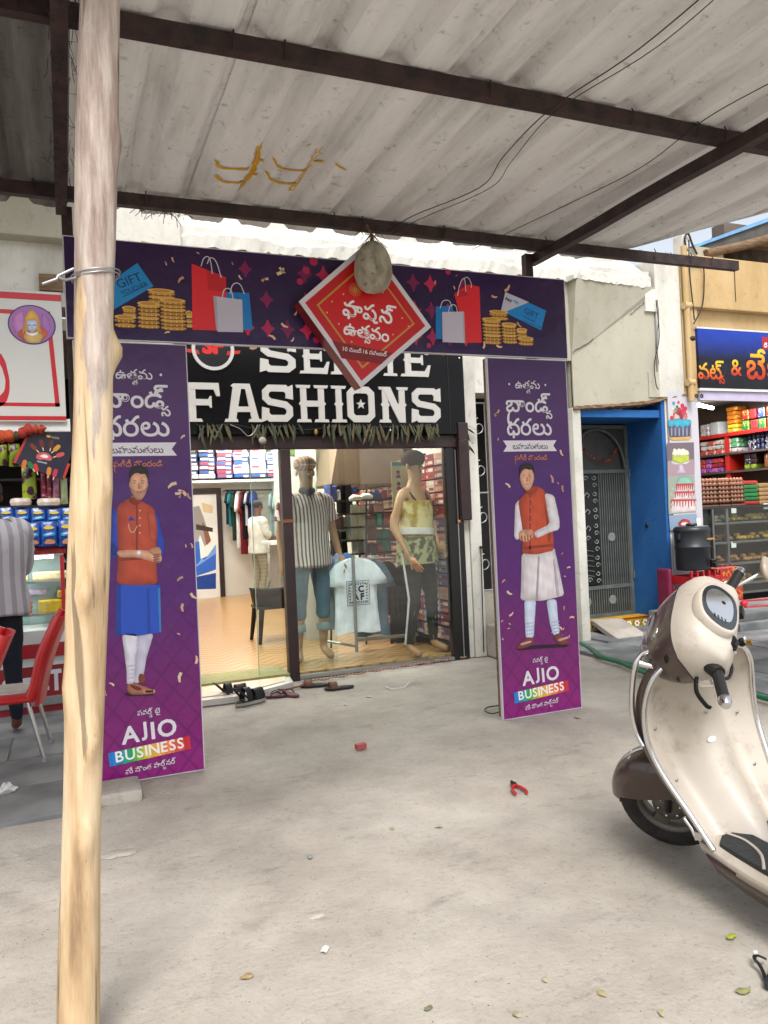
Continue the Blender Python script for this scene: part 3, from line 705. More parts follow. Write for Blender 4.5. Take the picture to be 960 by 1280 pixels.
# shed roof and poles over the tan building
sh = thing('shed_roof', 'dark shed roof with pale blue edge and rough wooden poles above the tan beam', 'shed', (8.2, YF, 4.4))
def pix_slab(name, pts, Y0, Y1, m, par):
    q = MB(); a = [onY(x, y, Y0) for x, y in pts]; q.prism([(p.x, p.z) for p in a], Y0, Y1); return q.build(name, m, par)
pix_slab('roof_sheet', [(868, 306), (960, 276), (1010, 262), (1010, 300), (960, 304), (900, 316)], 7.2, 9.5, mat('dark_shed_sheet', '#55534f', rough=.8, var=.3, scale=5, bump=.3), sh)
pix_slab('blue_edge', [(866, 307), (960, 272), (1010, 256), (1010, 262), (960, 277), (868, 310)], 7.17, 7.2, mat('pale_blue_edge', '#6fa3cf', rough=.5), sh)
MB().tube([onY(882, 317, 7.12), onY(925, 308, 7.12), onY(975, 295, 7.12), onY(1020, 284, 7.12)], [.05, .055, .06, .06], 9).build('wooden_pole', M_WOODD, sh)
MB().tube([onY(890, 302, 7.3), onY(940, 304, 7.3), onY(1010, 306, 7.3)], .05, 8).build('wooden_pole', M_WOODD, sh)
MB().box(tuple(onY(906, 306, 7.35)), tuple(onY(945, 292, 7.55))).build('brick', mat('grey_brick', '#6b5f55', rough=.9, bump=.3), sh)
pix_slab('rubble', [(876, 318), (890, 304), (905, 309), (960, 306), (1000, 306), (1000, 330), (880, 328)], 7.4, 7.9, mat('brown_rubble', '#4a3d33', rough=.95, var=.5, scale=9, bump=.8, bscale=20), sh)
gp = thing('parapet_post', 'pale stub post with black wire loops at the left end of the shed roof', 'post', (6.9, YF, 4.42))
MB().bbox((6.86, YF-.05, 4.42), (6.98, YF+.1, 4.66), .01).build('stub', M_PLASTER, gp)
MB().tube(spline([(6.9, YF-.08, 4.45), (6.87, YF-.08, 4.6), (6.93, YF-.08, 4.66), (6.98, YF-.08, 4.55), (7.03, YF-.1, 4.42)], 5), .012, 6).build('wire_loop', M_WIRE, gp)
MB().box((7.15, YF+.05, 4.42), (7.6, YF+.2, 4.58)).build('brick_stub', M_PLCREAM, tb)
# left end: beam + plaster over the left stall
lb = thing('left_shop_front', 'cream plastered shop front above the left snack stall', 'building', (-1.5, YF, 0))
MB().bbox((-5, YF-.16, 3.93), (.24, YF+.35, 4.55), .02).build('beam', M_PLCREAM, lb)
MB().bbox((-5, 5.75, 4.52), (.22, YF-.17, 4.64), .01).build('shade_slab', M_PLCREAM, lb)  # unseen overhang, added to shade the sign and upper wall
MB().box((-5, YF, 3.4), (.24, YF+.35, 3.93)).build('upper_wall', M_PLASTER, lb)
MB().box((.24, YF-.06, 0), (1.06, YF+.35, 4.45)).build('pillar', M_PLASTER, lb)
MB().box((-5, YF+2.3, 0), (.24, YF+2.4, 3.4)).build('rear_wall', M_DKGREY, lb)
MB().box((.19, YF+.35, 0), (.24, YF+2.3, 3.4)).build('side_wall', M_PLCREAM, lb)
MB().box((-5, YF+.0, 3.2), (.24, YF+2.3, 3.3)).build('ceiling', M_PLCREAM, lb)
MB().bbox((-5, YF-.05, 2.33), (.24, YF+.05, 2.44), .01).build('fascia', M_WHITE, lb)
pv = MB().box(tuple(onY(49, 362, YF-.05)), tuple(onY(78, 345, YF-.02))); tag(pv.build('wood_offcut', M_WOODD), 'small brown wood offcut fixed above the white and red sign', 'plank')
# ------------------------------------------------------------------ printed banners
def banner_mat(name, stops, h, lat=.12, axis='Z', cell=.14, rough=.36, latrange=(0, 1)):
    m = bpy.data.materials.new(name); m.use_nodes = True; n = m.node_tree.nodes; l = m.node_tree.links; b = n['Principled BSDF']; b.inputs['Roughness'].default_value = rough
    b.inputs['Specular IOR Level'].default_value = .4
    tc = n.new('ShaderNodeTexCoord'); sx = n.new('ShaderNodeSeparateXYZ'); l.new(tc.outputs['Object'], sx.inputs[0])
    mr = n.new('ShaderNodeMapRange'); mr.inputs[1].default_value = -h/2; mr.inputs[2].default_value = h/2; l.new(sx.outputs[axis], mr.inputs[0])
    r = n.new('ShaderNodeValToRGB'); l.new(mr.outputs[0], r.inputs[0]); e = r.color_ramp.elements
    while len(e) < len(stops): e.new(.5)
    for x, (p, c) in zip(e, stops): x.position = p; x.color = hexc(c)
    def M(op, a, b_=None):
        q = n.new('ShaderNodeMath'); q.operation = op
        for i, v in enumerate((a, b_)):
            if v is None: continue
            if isinstance(v, (int, float)): q.inputs[i].default_value = v
            else: l.new(v, q.inputs[i])
        return q.outputs[0]
    res = []
    for sg in (1, -1):
        d = M('ADD', M('MULTIPLY', sx.outputs['X'], 1.0), M('MULTIPLY', sx.outputs['Z'], sg*.8))
        f = M('FRACT', M('DIVIDE', M('ADD', d, 20.), cell)); dd = M('ABSOLUTE', M('SUBTRACT', f, .5)); res.append(M('LESS_THAN', dd, .07))
    ln = M('MAXIMUM', res[0], res[1])
    mk = n.new('ShaderNodeMapRange'); mk.inputs[1].default_value = latrange[0]; mk.inputs[2].default_value = latrange[1]; l.new(mr.outputs[0], mk.inputs[0])
    fac = M('MULTIPLY', M('MULTIPLY', ln, lat), mk.outputs[0])
    nz = n.new('ShaderNodeTexNoise'); nz.inputs['Scale'].default_value = 3; nz.inputs['Detail'].default_value = 6; l.new(tc.outputs['Object'], nz.inputs['Vector'])
    mx = n.new('ShaderNodeMix'); mx.data_type = 'RGBA'; mx.inputs[7].default_value = hexc('#2a0d3e'); l.new(fac, mx.inputs[0]); l.new(r.outputs[0], mx.inputs[6])
    l.new(mx.outputs[2], b.inputs['Base Color'])
    bp = n.new('ShaderNodeBump'); bp.inputs['Strength'].default_value = .6; bp.inputs['Distance'].default_value = .04; l.new(nz.outputs['Fac'], bp.inputs['Height']); l.new(bp.outputs[0], b.inputs['Normal'])
    return m
M_EDGE = mat('white_banner_edge', '#c9c5cf', rough=.5, var=.1)
YB = 4.84
WHT = '#dcd8e0'
def panel(name, label, x0, x1, z0, z1, m, thick=.03):
    t = thing(name, label, 'banner', ((x0+x1)/2, YB, z0))
    MB().box((x0, YB, z0), (x1, YB+thick, z1)).build('frame_board', M_EDGE, t)
    q = MB(); nx_, nz_ = 16, 24; rows = []
    r = random.Random(int(x0*100))
    for j in range(nz_+1):
        rows.append([Vector((x0+.006+(x1-x0-.012)*i/nx_, YB-.001-.0005*math.sin(i*1.3+j*.7), z0+.006+(z1-z0-.012)*j/nz_)) for i in range(nx_+1)])
    q.loft(rows, cap=False, closed=False, smooth=True); q.build('flex_sheet', m, t, normals=False)
    return t
def confetti(pr, pts, L=2, seed=0, px=True):
    r = random.Random(seed)
    for (x, y, s_) in pts:
        c = pr.fr(*(pr.pm(x, y) if pr.pm else (x, y))) if px else (x, y); a = r.uniform(0, 6.3)
        s1 = s_*.004
        P_ = [(-2, -.6), (0, -1.1), (2, -.4), (2.3, .5), (0, .2), (-1.7, .7)]
        pr.poly([(c[0]+(p[0]*math.cos(a)-p[1]*math.sin(a))*s1, c[1]+(p[0]*math.sin(a)+p[1]*math.cos(a))*s1) for p in P_], r.choice(['#cfa184', '#e0b79a', '#b98f72', '#d8c0a0']), L)
# --- cross banner
tb_ = panel('cross_banner', 'long purple banner with shopping bags, coins and gift vouchers across the gateway top', .055, 3.545, 2.615, 3.215,
            banner_mat('purple_cross', [(0, '#2a1248'), (.35, '#291040'), (1, '#2d1142')], .6, lat=.25, latrange=(-1, 1), cell=.2))
pr = Print((0, YB-.002, 0)); 
# magenta star lattice round the diamond
for cx in range(-5, 12):
    for cz in range(-1, 4):
        x = 1.25+cx*.13+(cz % 2)*.0; z = 2.73+cz*.185
        if cx in (2, 3, 4, 5): pass
        d = abs(x-1.93)/.85; 
        if d > 1 or (random.random() < d*.4): continue
        a = .07*(1-.3*d); k = .018; c = ['#a61a50', '#7b1750', '#c02552'][(cx+cz) % 3]
        if not (2.72 < z < 3.12): continue
        P4 = [(x, min(z+a*1.25, 3.2)), (x+k, z+k), (x+a, z), (x+k, z-k), (x, max(z-a*1.25, 2.625)), (x-k, z-k), (x-a, z), (x-k, z+k)]
        pr.poly(chaikin(P4, 1), c, 0)
        pr.disc((x+.065, z+.095), .062, '#24103f', .3, 16) if z < 3.0 else None
for px_, py_, r_ in [(392, 327, .028), (383, 338, .024), (375, 352, .022), (395, 425, .022), (560, 340, .02), (536, 432, .018)]: pr.disc((px_, py_), r_, '#b3224f', .6, px=True)
z6 = lambda x, y: (120+x/3.2, 300+y/3.2); pr.pm = z6
C = pr
# voucher
C.poly([(60, 165), (165, 92), (230, 185), (60, 285)], '#1b83c4', 1, px=True); C.pm = None
C.text('GIFT', *C.fr(149, 361), .095, '#143055', 2, rot=rad(24), maxw=.15); C.text('VOUCHER', *C.fr(152, 369), .05, '#143055', 2, rot=rad(24), maxw=.17)
C.line([(154, 371), (182, 357)], .004, '#143055', 2, px=True)
def coins(stacks, pm, L=2):
    for (x0, x1, yt, yb) in stacks:
        a = C.fr(*pm(x0, yb)); b = C.fr(*pm(x1, yt)); w2 = (b[0]-a[0])/2; cx = (a[0]+b[0])/2; n = max(2, int((b[1]-a[1])/.022)); h = (b[1]-a[1])/n
        for k in range(n):
            z = a[1]+h*k; off = random.uniform(-.004, .004)
            C.disc((cx+off, z), w2, '#6b4416', L+k*.1, 18, r2=.012); C.disc((cx+off, z+.006), w2*.98, ['#c28e3c', '#b07c2e', '#cf9f4c'][k % 3], L+k*.1+.05, 18, r2=.012)
            for u in (-.6, -.2, .25, .65): C.rect(cx+u*w2-.003, z-.006, cx+u*w2+.003, z+.004, '#e0c070', L+k*.1+.07)
        C.disc((cx, b[1]-.004), w2, '#dcae58', L+n*.1, 18, r2=.014); C.disc((cx, b[1]-.004), w2*.72, '#b9863a', L+n*.1+.05, 18, r2=.009)
coins([(208, 315, 205, 262), (360, 385, 290, 345), (105, 160, 272, 300), (75, 162, 308, 343)], z6, 2); coins([(168, 254, 255, 347), (258, 358, 243, 354)], z6, 5)
def bag(pts, col, side, handle, L, pm):
    C.pm = pm; C.poly(pts, col, L, px=True); C.poly(side, tuple(c*.75 for c in hexc(col)[:3])+(1,), L+.4, px=True)
    for h in handle: C.line(chaikin(h, 2, False), .006, '#c9c3cc', L+.6, px=True)
    C.pm = None
bag([(382, 95), (520, 150), (520, 365), (385, 360)], '#d8252f', [(440, 118), (500, 145), (520, 150), (520, 210), (450, 200)], [[(420, 105), (430, 70), (455, 65), (465, 135)], [(445, 95), (455, 68), (480, 80), (500, 150)]], 6, z6)
bag([(520, 210), (612, 212), (626, 360), (525, 360)], '#1273b8', [(560, 212), (575, 240), (575, 360), (560, 360)], [[(535, 215), (545, 175), (575, 172), (592, 215)]], 8, z6)
bag([(468, 225), (584, 240), (588, 370), (485, 368)], '#b9b5c4', [(468, 225), (482, 230), (488, 368), (480, 360)], [[(503, 240), (510, 195), (540, 195), (548, 240)]], 9.5, z6)
z7 = lambda x, y: (530+x/5.05, 320+y/5.05)
bag([(188, 240), (275, 180), (348, 195), (362, 548), (262, 550), (255, 480)], '#d8252f', [(188, 240), (262, 210), (275, 250), (215, 262)], [[(210, 250), (225, 170), (255, 130), (262, 225)], [(248, 145), (275, 130), (300, 180), (295, 200)]], 6, z7)
bag([(72, 320), (180, 315), (185, 525), (72, 525)], '#1273b8', [(105, 325), (120, 350), (120, 525), (105, 525)], [[(100, 330), (115, 280), (160, 280), (172, 320)]], 7, z7)
bag([(112, 355), (250, 352), (258, 550), (115, 545)], '#bdb9c8', [(243, 352), (250, 352), (258, 550), (248, 550)], [[(150, 370), (160, 310), (200, 308), (210, 370)]], 9, z7)
C.pm = z7
C.poly([(512, 228), (770, 345), (738, 470), (485, 345)], '#1580c8', 2, px=True); C.poly([(512, 228), (662, 292), (520, 350), (485, 345)], '#b9b9c8', 2.5, px=True)
C.pm = None
C.text('PAY', *C.fr(631.5, 375), .04, '#10203c', 3.5, rot=rad(-22), maxw=.055, bold=.09); C.text('TM', *C.fr(641.3, 378), .04, '#2a9ad2', 3.5, rot=rad(-22), maxw=.04, bold=.09)
C.text('GIFT', *C.fr(654.5, 391), .09, '#123a66', 3.5, rot=rad(-20), maxw=.125); C.text('VOUCHER', *C.fr(653, 396), .03, '#123a66', 3.5, rot=rad(-22), maxw=.11); C.line([(654, 401), (676, 410)], .004, '#123a66', 3.5, px=True)
coins([(412, 530, 355, 395), (585, 650, 465, 525), (595, 690, 520, 556)], z7, 4); coins([(370, 482, 402, 548), (492, 582, 432, 545)], z7, 7)
confetti(C, [(226, 350, 3), (216, 325, 2), (300, 347, 2), (330, 350, 2), (350, 340, 4), (352, 338, 3), (331, 350, 3), (316, 435, 3), (340, 422, 3), (355, 407, 3), (369, 392, 2), (365, 425, 2), (633, 361, 4), (617, 371, 3), (604, 432, 3), (623, 433, 3), (648, 406, 3), (567, 360, 1.5), (209, 416, 2), (543, 353, 1.5), (180, 303, 2), (290, 330, 1.2), (247, 317, 1.2), (553, 443, 1.5), (207, 330, 1.5), (570, 345, 1)], 13, 5)
C.build('printed_pattern', tb_)

# --- Telugu word lists: (glyphs, dx, dy, scale) - a negative scale does not move the pen
def TE(*a): return [(' ' if x == ' ' else (x, 0, 0, 1)) if isinstance(x, str) else x for x in a]
T_BEST = TE('ఉ', 'త', ('త', -.42, -.42, -.55), 'మ')
T_BRANDS = TE('బా', ('(', -.98, -.55, -.9), 'ం', 'డ్', ('స', -.30, -.30, -.5))
T_RATES = TE('ధ', 'ర', 'లు')
T_GIFTS = TE('బ', 'హు', 'మ', 'తు', 'లు')
T_WIN = TE('ప', ('(', -.62, -.5, -.8), 'తీ', 'దీ', ' ', 'పొ', 'ం', 'ద', 'ం', 'డి')
T_POW = TE('ప', 'వ', 'ర్', ('డ', -.5, -.5, -.6), ' ', 'బై')
T_PART = TE('మీ', ' ', 'సొ', 'ం', 'త', ' ', 'పా', 'ర్', ('ట', -.5, -.5, -.6), 'న', 'ర్')
T_FASH = TE('ఫా', 'ష', 'న్'); T_UTS = TE('ఉ', 'త', ('స', -.28, -.28, -.5), 'వ', 'ం')
T_DATE = TE('10', ' ', 'ను', 'ం', 'డి', ' ', '16', ' ', 'న', 'వ', 'ం', 'బ', 'ర్')
RB = ['#2478c8', '#1a9a8c', '#3fae4a', '#c9c03a', '#e8b04a', '#e88a4a', '#e0604a', '#cc2f3f']
def tall(name, label, x0, x1, cx, mats, man, seed):
    t = panel(name, label, x0, x1, .0, 2.605, mats); p = Print((0, YB-.002, 0))
    h = x1-x0
    def row(items, z, size, col, mw, bold=0, L=2, rot=0, dx=0): p.text(items, cx+dx, z, size, col, L, bold, rot, 'C', maxw=mw)
    row(T_BEST, 2.385, .1, WHT, .21, .012); p.disc((cx-.155, 2.415), .008, WHT, 2, 8); p.disc((cx+.155, 2.415), .008, WHT, 2, 8)
    row(T_BRANDS, 2.215, .2, WHT, .38, .024); row(T_RATES, 2.045, .2, WHT, .38, .024)
    p.poly([(cx-.23, 1.925), (cx+.23, 1.925), (cx+.20, 1.965), (cx+.23, 2.005), (cx-.23, 2.005), (cx-.20, 1.965)], WHT, 2)
    row(T_GIFTS, 1.942, .09, '#4a3560', .30, .012, 3)
    row(T_WIN, 1.862, .08, '#cf7f52', .28, .012)
    row(T_POW, .385, .07, WHT, .13, .012)
    p.text([('A', 0, 0, 1), ('J', .08, .2, .8), ('I', .16, 0, 1), ('O', .12, 0, 1)], cx, .235, .15, WHT, 2, .05, rad(2.5), 'C', maxw=.31)
    tw = .47; a = rad(4); n_ = len(RB)*3
    for k in range(n_):
        u0 = -tw/2+tw*k/n_; u1 = -tw/2+tw*(k+1)/n_; P = [(u0, -.04), (u1, -.04), (u1, .04), (u0, .04)]
        f = k/n_*len(RB)-.3; i0 = max(0, min(len(RB)-1, int(f))); i1 = min(len(RB)-1, i0+1); ff = max(0, min(1, f-i0)); c0, c1 = hexc(RB[i0]), hexc(RB[i1])
        col = tuple((c0[j]*(1-ff)+c1[j]*ff)*(1+.15*math.sin(k*1.9)) for j in range(3))+(1,)
        p.poly([(cx+x*math.cos(a)-y*math.sin(a), .165+x*math.sin(a)+y*math.cos(a)) for x, y in P], col, 2)
    p.text([(ch, 0, 0, 1) for ch in 'BUSINESS'], cx, .142, .08, '#f2f0ee', 3, .035, a, 'C', .1, maxw=.39)
    row(T_PART, .06, .07, WHT, .29, .014, 2, rad(4))
    man(p)
    r = random.Random(seed); pts = []
    for k in range(26):
        s_ = r.choice([-1, 1]); x = cx+s_*r.uniform(.15, h/2-.03); z = r.uniform(.5, 1.8)
        if k < 4: z = r.uniform(1.9, 2.5); x = cx+.27*s_
        if x < x0+.02 or x > x1-.02: continue
        if cx-.17 < x < cx+.17: continue
        pts.append((x, z, r.choice([1.2, 2, 3, 3.6, 2.6])))
    confetti(p, pts, 2, seed, px=False); p.build('printed_pattern', t)
    MB().box((x0, YB+.032, .02), (x0+.03, YB+.06, 2.6)).build('back_batten', M_WOODD, t); MB().box((x1-.03, YB+.032, .02), (x1, YB+.06, 2.6)).build('back_batten', M_WOODD, t)
    return t
SKIN_ = '#dda486'; HAIR = '#241a17'
def face(p, L, x0, x1, y0, y1, beard=False):
    """printed face inside the pixel box"""
    cx = (x0+x1)/2; w2 = (x1-x0)/2; h2 = (y1-y0)
    F = lambda u, v: (cx+u*w2, y0+v*h2)
    p.poly([F(-.95, .3), F(-.9, .6), F(-.6, .86), F(-.15, 1), F(.25, 1), F(.65, .84), F(.9, .58), F(.92, .25), F(.6, .05), F(-.6, .05)], SKIN_, L, 2, True)
    p.poly([F(-1.0, .44), F(-.88, .42), F(-.86, .58), F(-.95, .57)], '#b47a60', L-.2, 1, True); p.poly([F(.99, .44), F(.88, .42), F(.85, .57), F(.94, .57)], '#b47a60', L-.2, 1, True)
    if beard:
        p.poly([F(-.9, .5), F(-.62, .64), F(-.3, .7), F(.4, .7), F(.66, .62), F(.9, .48), F(.66, .85), F(.25, 1.01), F(-.15, 1.01), F(-.6, .88)], '#bd8c72', L+.3, 2, True)
        p.poly([F(-.28, .78), F(.36, .77), F(.2, .85), F(-.12, .85)], '#c08a72', L+.5, 1, True)
    p.poly([F(.1, .2), F(.92, .2), F(.9, .55), F(.6, .8), F(.35, .7)], '#dcaa8c', L+.15, 2, True)
    for u in (-.42, .42):
        p.poly([F(u-.24, .37), F(u, .325), F(u+.24, .36), F(u, .355)], '#20130f', L+.6, 1, True)
        p.poly([F(u-.15, .43), F(u, .412), F(u+.15, .43), F(u, .448)], '#b8998a', L+.6, 1, True); p.poly([F(u-.12, .425), F(u, .41), F(u+.12, .425), F(u, .445)], '#3a241c', L+.8, 1, True)
    p.poly([F(-.05, .42), F(.1, .42), F(.2, .6), F(.02, .635), F(-.12, .61)], '#b87e62', L+.5, 1, True)
    p.poly([F(-.26, .72), F(.02, .705), F(.34, .71), F(.06, .77)], '#a0584c', L+.7, 1, True); p.poly([F(-.16, .725), F(.24, .72), F(.05, .745)], '#e6dcd6', L+.8, 1, True)
    p.poly([F(-.92, .42), F(-1.0, .18), F(-.9, -.04), F(-.5, -.16), F(.05, -.2), F(.6, -.15), F(.95, .0), F(1.0, .22), F(.93, .40), F(.84, .22), F(.6, .09), F(.25, .13), F(-.15, .06), F(-.55, .12), F(-.84, .26)], HAIR, L+.4, 1, True)
    p.poly([F(-.5, -.02), F(.1, -.09), F(.6, -.02), F(.1, -.02)], '#33241f', L+.6, 1, True)
def man_left(p):
    p.pm = lambda x, y: (120+x/2.371, 440+y/2.371)
    q = lambda pts, col, L, s_=2: p.poly(pts, col, L, s_, True)
    q([(60, 690), (190, 690), (193, 830), (120, 842), (66, 835)], '#2350bb', 3, 0); q([(60, 690), (74, 690), (74, 838), (57, 838)], '#1a3c94', 3.2, 0); q([(150, 700), (158, 700), (162, 832), (152, 834)], '#1d44a4', 3.3, 0); q([(183, 700), (190, 700), (193, 830), (188, 830)], '#2f7fc0', 3.3, 0); q([(100, 700), (104, 700), (108, 836), (103, 838)], '#2a50b4', 3.3, 0)
    q([(76, 834), (126, 836), (122, 870), (116, 925), (113, 985), (92, 988), (90, 940), (83, 885)], '#dcd9e6', 3); q([(118, 838), (172, 832), (150, 905), (138, 975), (112, 985), (116, 910)], '#c9c5d8', 2.8)
    for k in range(5): q([(90, 930+k*12), (114, 926+k*12), (114, 930+k*12), (90, 935+k*12)], '#c4c0d2', 3.3, 1)
    q([(90, 985), (110, 980), (150, 992), (172, 1003), (170, 1012), (130, 1016), (95, 1014)], '#a76a56', 3.4); q([(128, 950), (146, 958), (150, 975), (135, 985), (124, 975)], '#7a3d30', 3.3)
    q([(96, 985), (120, 988), (140, 1000), (118, 1004)], '#6d2c26', 3.8, 1); q([(84, 1010), (175, 1008), (170, 1018), (90, 1020)], '#2b1020', 3.2, 1)
    for k in range(5): p.disc((146+k*6, 1006), .012, '#c48a74', 3.9, 8, px=True)
    # sleeves
    q([(48, 468), (62, 460), (80, 520), (78, 600), (60, 610), (42, 606), (44, 530)], '#2a45b0', 3); q([(168, 470), (182, 480), (203, 560), (203, 606), (186, 612), (176, 560)], '#2440a8', 3)
    q([(45, 560), (60, 580), (78, 590), (66, 606), (42, 600)], '#1c3288', 3.2, 1)
    # vest
    q([(62, 455), (100, 432), (130, 440), (172, 462), (182, 520), (178, 600), (183, 688), (120, 692), (60, 688), (66, 600), (62, 520)], '#bb4c34', 3.6, 1)
    q([(118, 446), (124, 446), (124, 600), (118, 600)], '#8a3020', 3.9, 0); q([(62, 600), (180, 600), (180, 612), (62, 620)], '#8e3422', 3.9, 1); q([(150, 470), (175, 480), (178, 560), (160, 560)], '#b8503a', 3.8, 2)
    q([(96, 432), (136, 432), (134, 446), (116, 456), (98, 444)], '#8a3020', 4.0, 1); q([(98, 425), (126, 425), (128, 440), (112, 446)], '#96604a', 3.95, 1)
    q([(94, 500), (104, 486), (118, 500)], '#2a3f9a', 4.2, 0); p.line(chaikin([(96, 510), (100, 532), (112, 536), (122, 515)], 2, False), .004, '#d0b8a0', 4.2, px=True)
    for k in range(4): p.disc((130, 470+k*22), .005, '#d8b090', 4.2, 8, px=True)
    # arms and hands
    q([(58, 590), (90, 586), (150, 588), (186, 592), (198, 612), (188, 626), (170, 622), (120, 608), (70, 610)], SKIN_, 4.4); q([(150, 586), (184, 574), (196, 590), (190, 606), (168, 602)], '#c48a6c', 4.6)
    for k in range(4): q([(168, 600+k*7), (188, 596+k*7), (190, 601+k*7), (170, 606+k*7)], '#9a5f48', 4.8, 1)
    p.disc((127, 595), .016, '#c9c4c0', 5, 12, px=True); p.disc((127, 595), .010, '#f0eeea', 5.2, 12, px=True)
    face(p, 5, 97, 156, 352, 438, True); p.pm = None
def man_right(p):
    p.pm = lambda x, y: (580+x/2.669, 440+y/2.669)
    q = lambda pts, col, L, s_=2: p.poly(pts, col, L, s_, True)
    q([(200, 826), (240, 826), (235, 900), (232, 955), (206, 958), (202, 900)], '#ccd6ea', 3); q([(274, 826), (308, 824), (314, 900), (320, 940), (298, 948), (284, 900)], '#ccd6ea', 3)
    for k in range(4): q([(205, 905+k*12), (233, 900+k*12), (233, 904+k*12), (206, 909+k*12)], '#b0bdd8', 3.3, 1); q([(290, 900+k*11), (318, 896+k*11), (318, 900+k*11), (291, 905+k*11)], '#b0bdd8', 3.3, 1)
    q([(205, 952), (232, 952), (234, 972), (205, 988), (172, 992), (178, 978)], '#7a3c38', 3.4); q([(300, 942), (322, 938), (345, 962), (350, 974), (318, 978), (302, 962)], '#7a3c38', 3.4)
    for dx_, dy_ in ((0, 0), (125, -14)): q([(186+dx_, 972+dy_), (222+dx_, 962+dy_), (226+dx_, 968+dy_), (190+dx_, 980+dy_)], '#c9a0a0', 3.8, 1)
    q([(172, 988), (236, 978), (300, 975), (352, 976), (345, 984), (240, 990), (180, 996)], '#250c28', 3.0, 1)
    q([(192, 672), (300, 650), (316, 720), (334, 812), (260, 830), (188, 828), (190, 750)], '#e6dde0', 3.2, 1); q([(246, 680), (252, 680), (246, 828), (238, 828)], '#b9aab8', 3.5, 1); q([(296, 690), (302, 690), (318, 812), (308, 816)], '#beb0bc', 3.5, 1)
    q([(170, 505), (188, 490), (200, 540), (196, 600), (180, 630), (166, 620), (168, 560)], '#ddd6dc', 3.4); q([(268, 470), (300, 478), (318, 560), (318, 592), (290, 600), (240, 622), (232, 600), (285, 575)], '#e6e0e4', 4.2, 1)
    q([(180, 498), (206, 468), (240, 445), (270, 462), (284, 540), (296, 600), (300, 662), (240, 676), (192, 672), (196, 600), (186, 540)], '#c24c2c', 3.8, 1)
    q([(218, 470), (223, 470), (222, 672), (217, 672)], '#8a3020', 4.0, 0); q([(196, 650), (296, 640), (298, 648), (196, 660)], '#8e3422', 4.0, 1); q([(200, 458), (240, 443), (246, 462), (222, 478), (204, 470)], '#96381f', 4.1, 1); q([(205, 452), (234, 446), (232, 458), (216, 468)], '#96604a', 4.05, 1)
    q([(266, 500), (282, 560), (290, 620), (282, 640)], '#9a3a22', 4.0, 1)
    q([(180, 600), (205, 590), (232, 600), (230, 622), (205, 636), (182, 626)], SKIN_, 4.6); q([(196, 598), (226, 588), (236, 606), (214, 620)], '#c48a6c', 4.8)
    for k in range(4): q([(188+k*10, 612), (193+k*10, 612), (196+k*10, 630), (191+k*10, 632)], '#9a5f48', 5, 1)
    for k in range(5): p.disc((221, 490+k*26), .004, '#d8a080', 4.4, 8, px=True)
    face(p, 5, 184, 234, 384, 462); p.pm = None
GM = [(0, '#8a1f74'), (.2, '#701c68'), (.4, '#561e6e'), (.65, '#4a1f6a'), (.85, '#4c2862'), (1, '#3f2256')]
tall('tall_banner', 'left tall purple banner of a man in blue kurta and orange vest behind the pole', .085, .735, .42, banner_mat('purple_left', GM, 2.6, lat=.3, latrange=(.75, .1)), man_left, 3)
tall('tall_banner', 'right tall purple banner of a man in a white kurta and orange vest', 2.845, 3.525, 3.175, banner_mat('purple_right', GM, 2.6, lat=.3, latrange=(.6, .05)), man_right, 8)

# --- red diamond board
DY = 4.71; dm = thing('diamond_sign', 'red diamond shaped festival sign with white border hanging on the purple banner', 'sign', (1.95, DY, 2.36))
dL, dB, dR, dT = [onY(x, y, DY) for x, y in ((373, 377), (451, 485), (539, 409), (461, 301))]
m = MB(); m.prism([(p.x, p.z) for p in (dL, dB, dR, dT)], DY, DY+.115); m.build('red_box_body', mat('dark_red_side', '#7d1a1e', rough=.45, var=.25, scale=5), dm)
p = Print((0, DY-.001, 0)); cen = (dL+dB+dR+dT)/4
def dia(k0): return [(cen.x+(q.x-cen.x)*k0, cen.z+(q.z-cen.z)*k0) for q in (dL, dB, dR, dT)]
p.poly(dia(.998), '#cfccd2', 0); p.poly(dia(.905), '#b8151b', 1); p.poly(dia(.74), '#b98a3c', 2); p.poly(dia(.705), '#c4161c', 3)
p.poly([p.fr(415, 426), p.fr(489, 441), p.fr(489-12, 455), p.fr(427, 448)], '#7a1215', 4)
px4 = lambda x, y: (350+x/4.364, 290+y/4.364); ra = rad(-7)
def tx(items, X, Y, mw, L=5, bold=.05, rot=ra, col='#eceaec'):
    u, v = p.fr(*px4(X, Y)); p.text(items, u, v, .1, col, L, bold, rot, 'L', maxw=mw)
sc4 = (p.fr(*px4(620, 480))[0]-p.fr(*px4(335, 480))[0])
tx(T_FASH, 340, 452, sc4, bold=.03); tx(T_UTS, 345, 557, sc4*.86, bold=.03); tx(T_DATE, 342, 648, sc4*.84, bold=.008, rot=rad(-5))
for X, Y in ((410, 315),):
    for k in range(8):
        a = k*PI/8*2/2; c = p.fr(*px4(X, Y)); p.line([(c[0]-.045*math.cos(a), c[1]-.045*math.sin(a)), (c[0]+.045*math.cos(a), c[1]+.045*math.sin(a))], .003, '#d8a860', 4)
for X, Y in ((320, 502), (283, 380), (665, 470), (615, 560), (345, 340), (560, 330), (255, 440), (700, 515), (390, 600)): p.disc(px4(X, Y), .006, '#e0b070', 4.5, 6, px=True)
p.build('printed_pattern', dm)
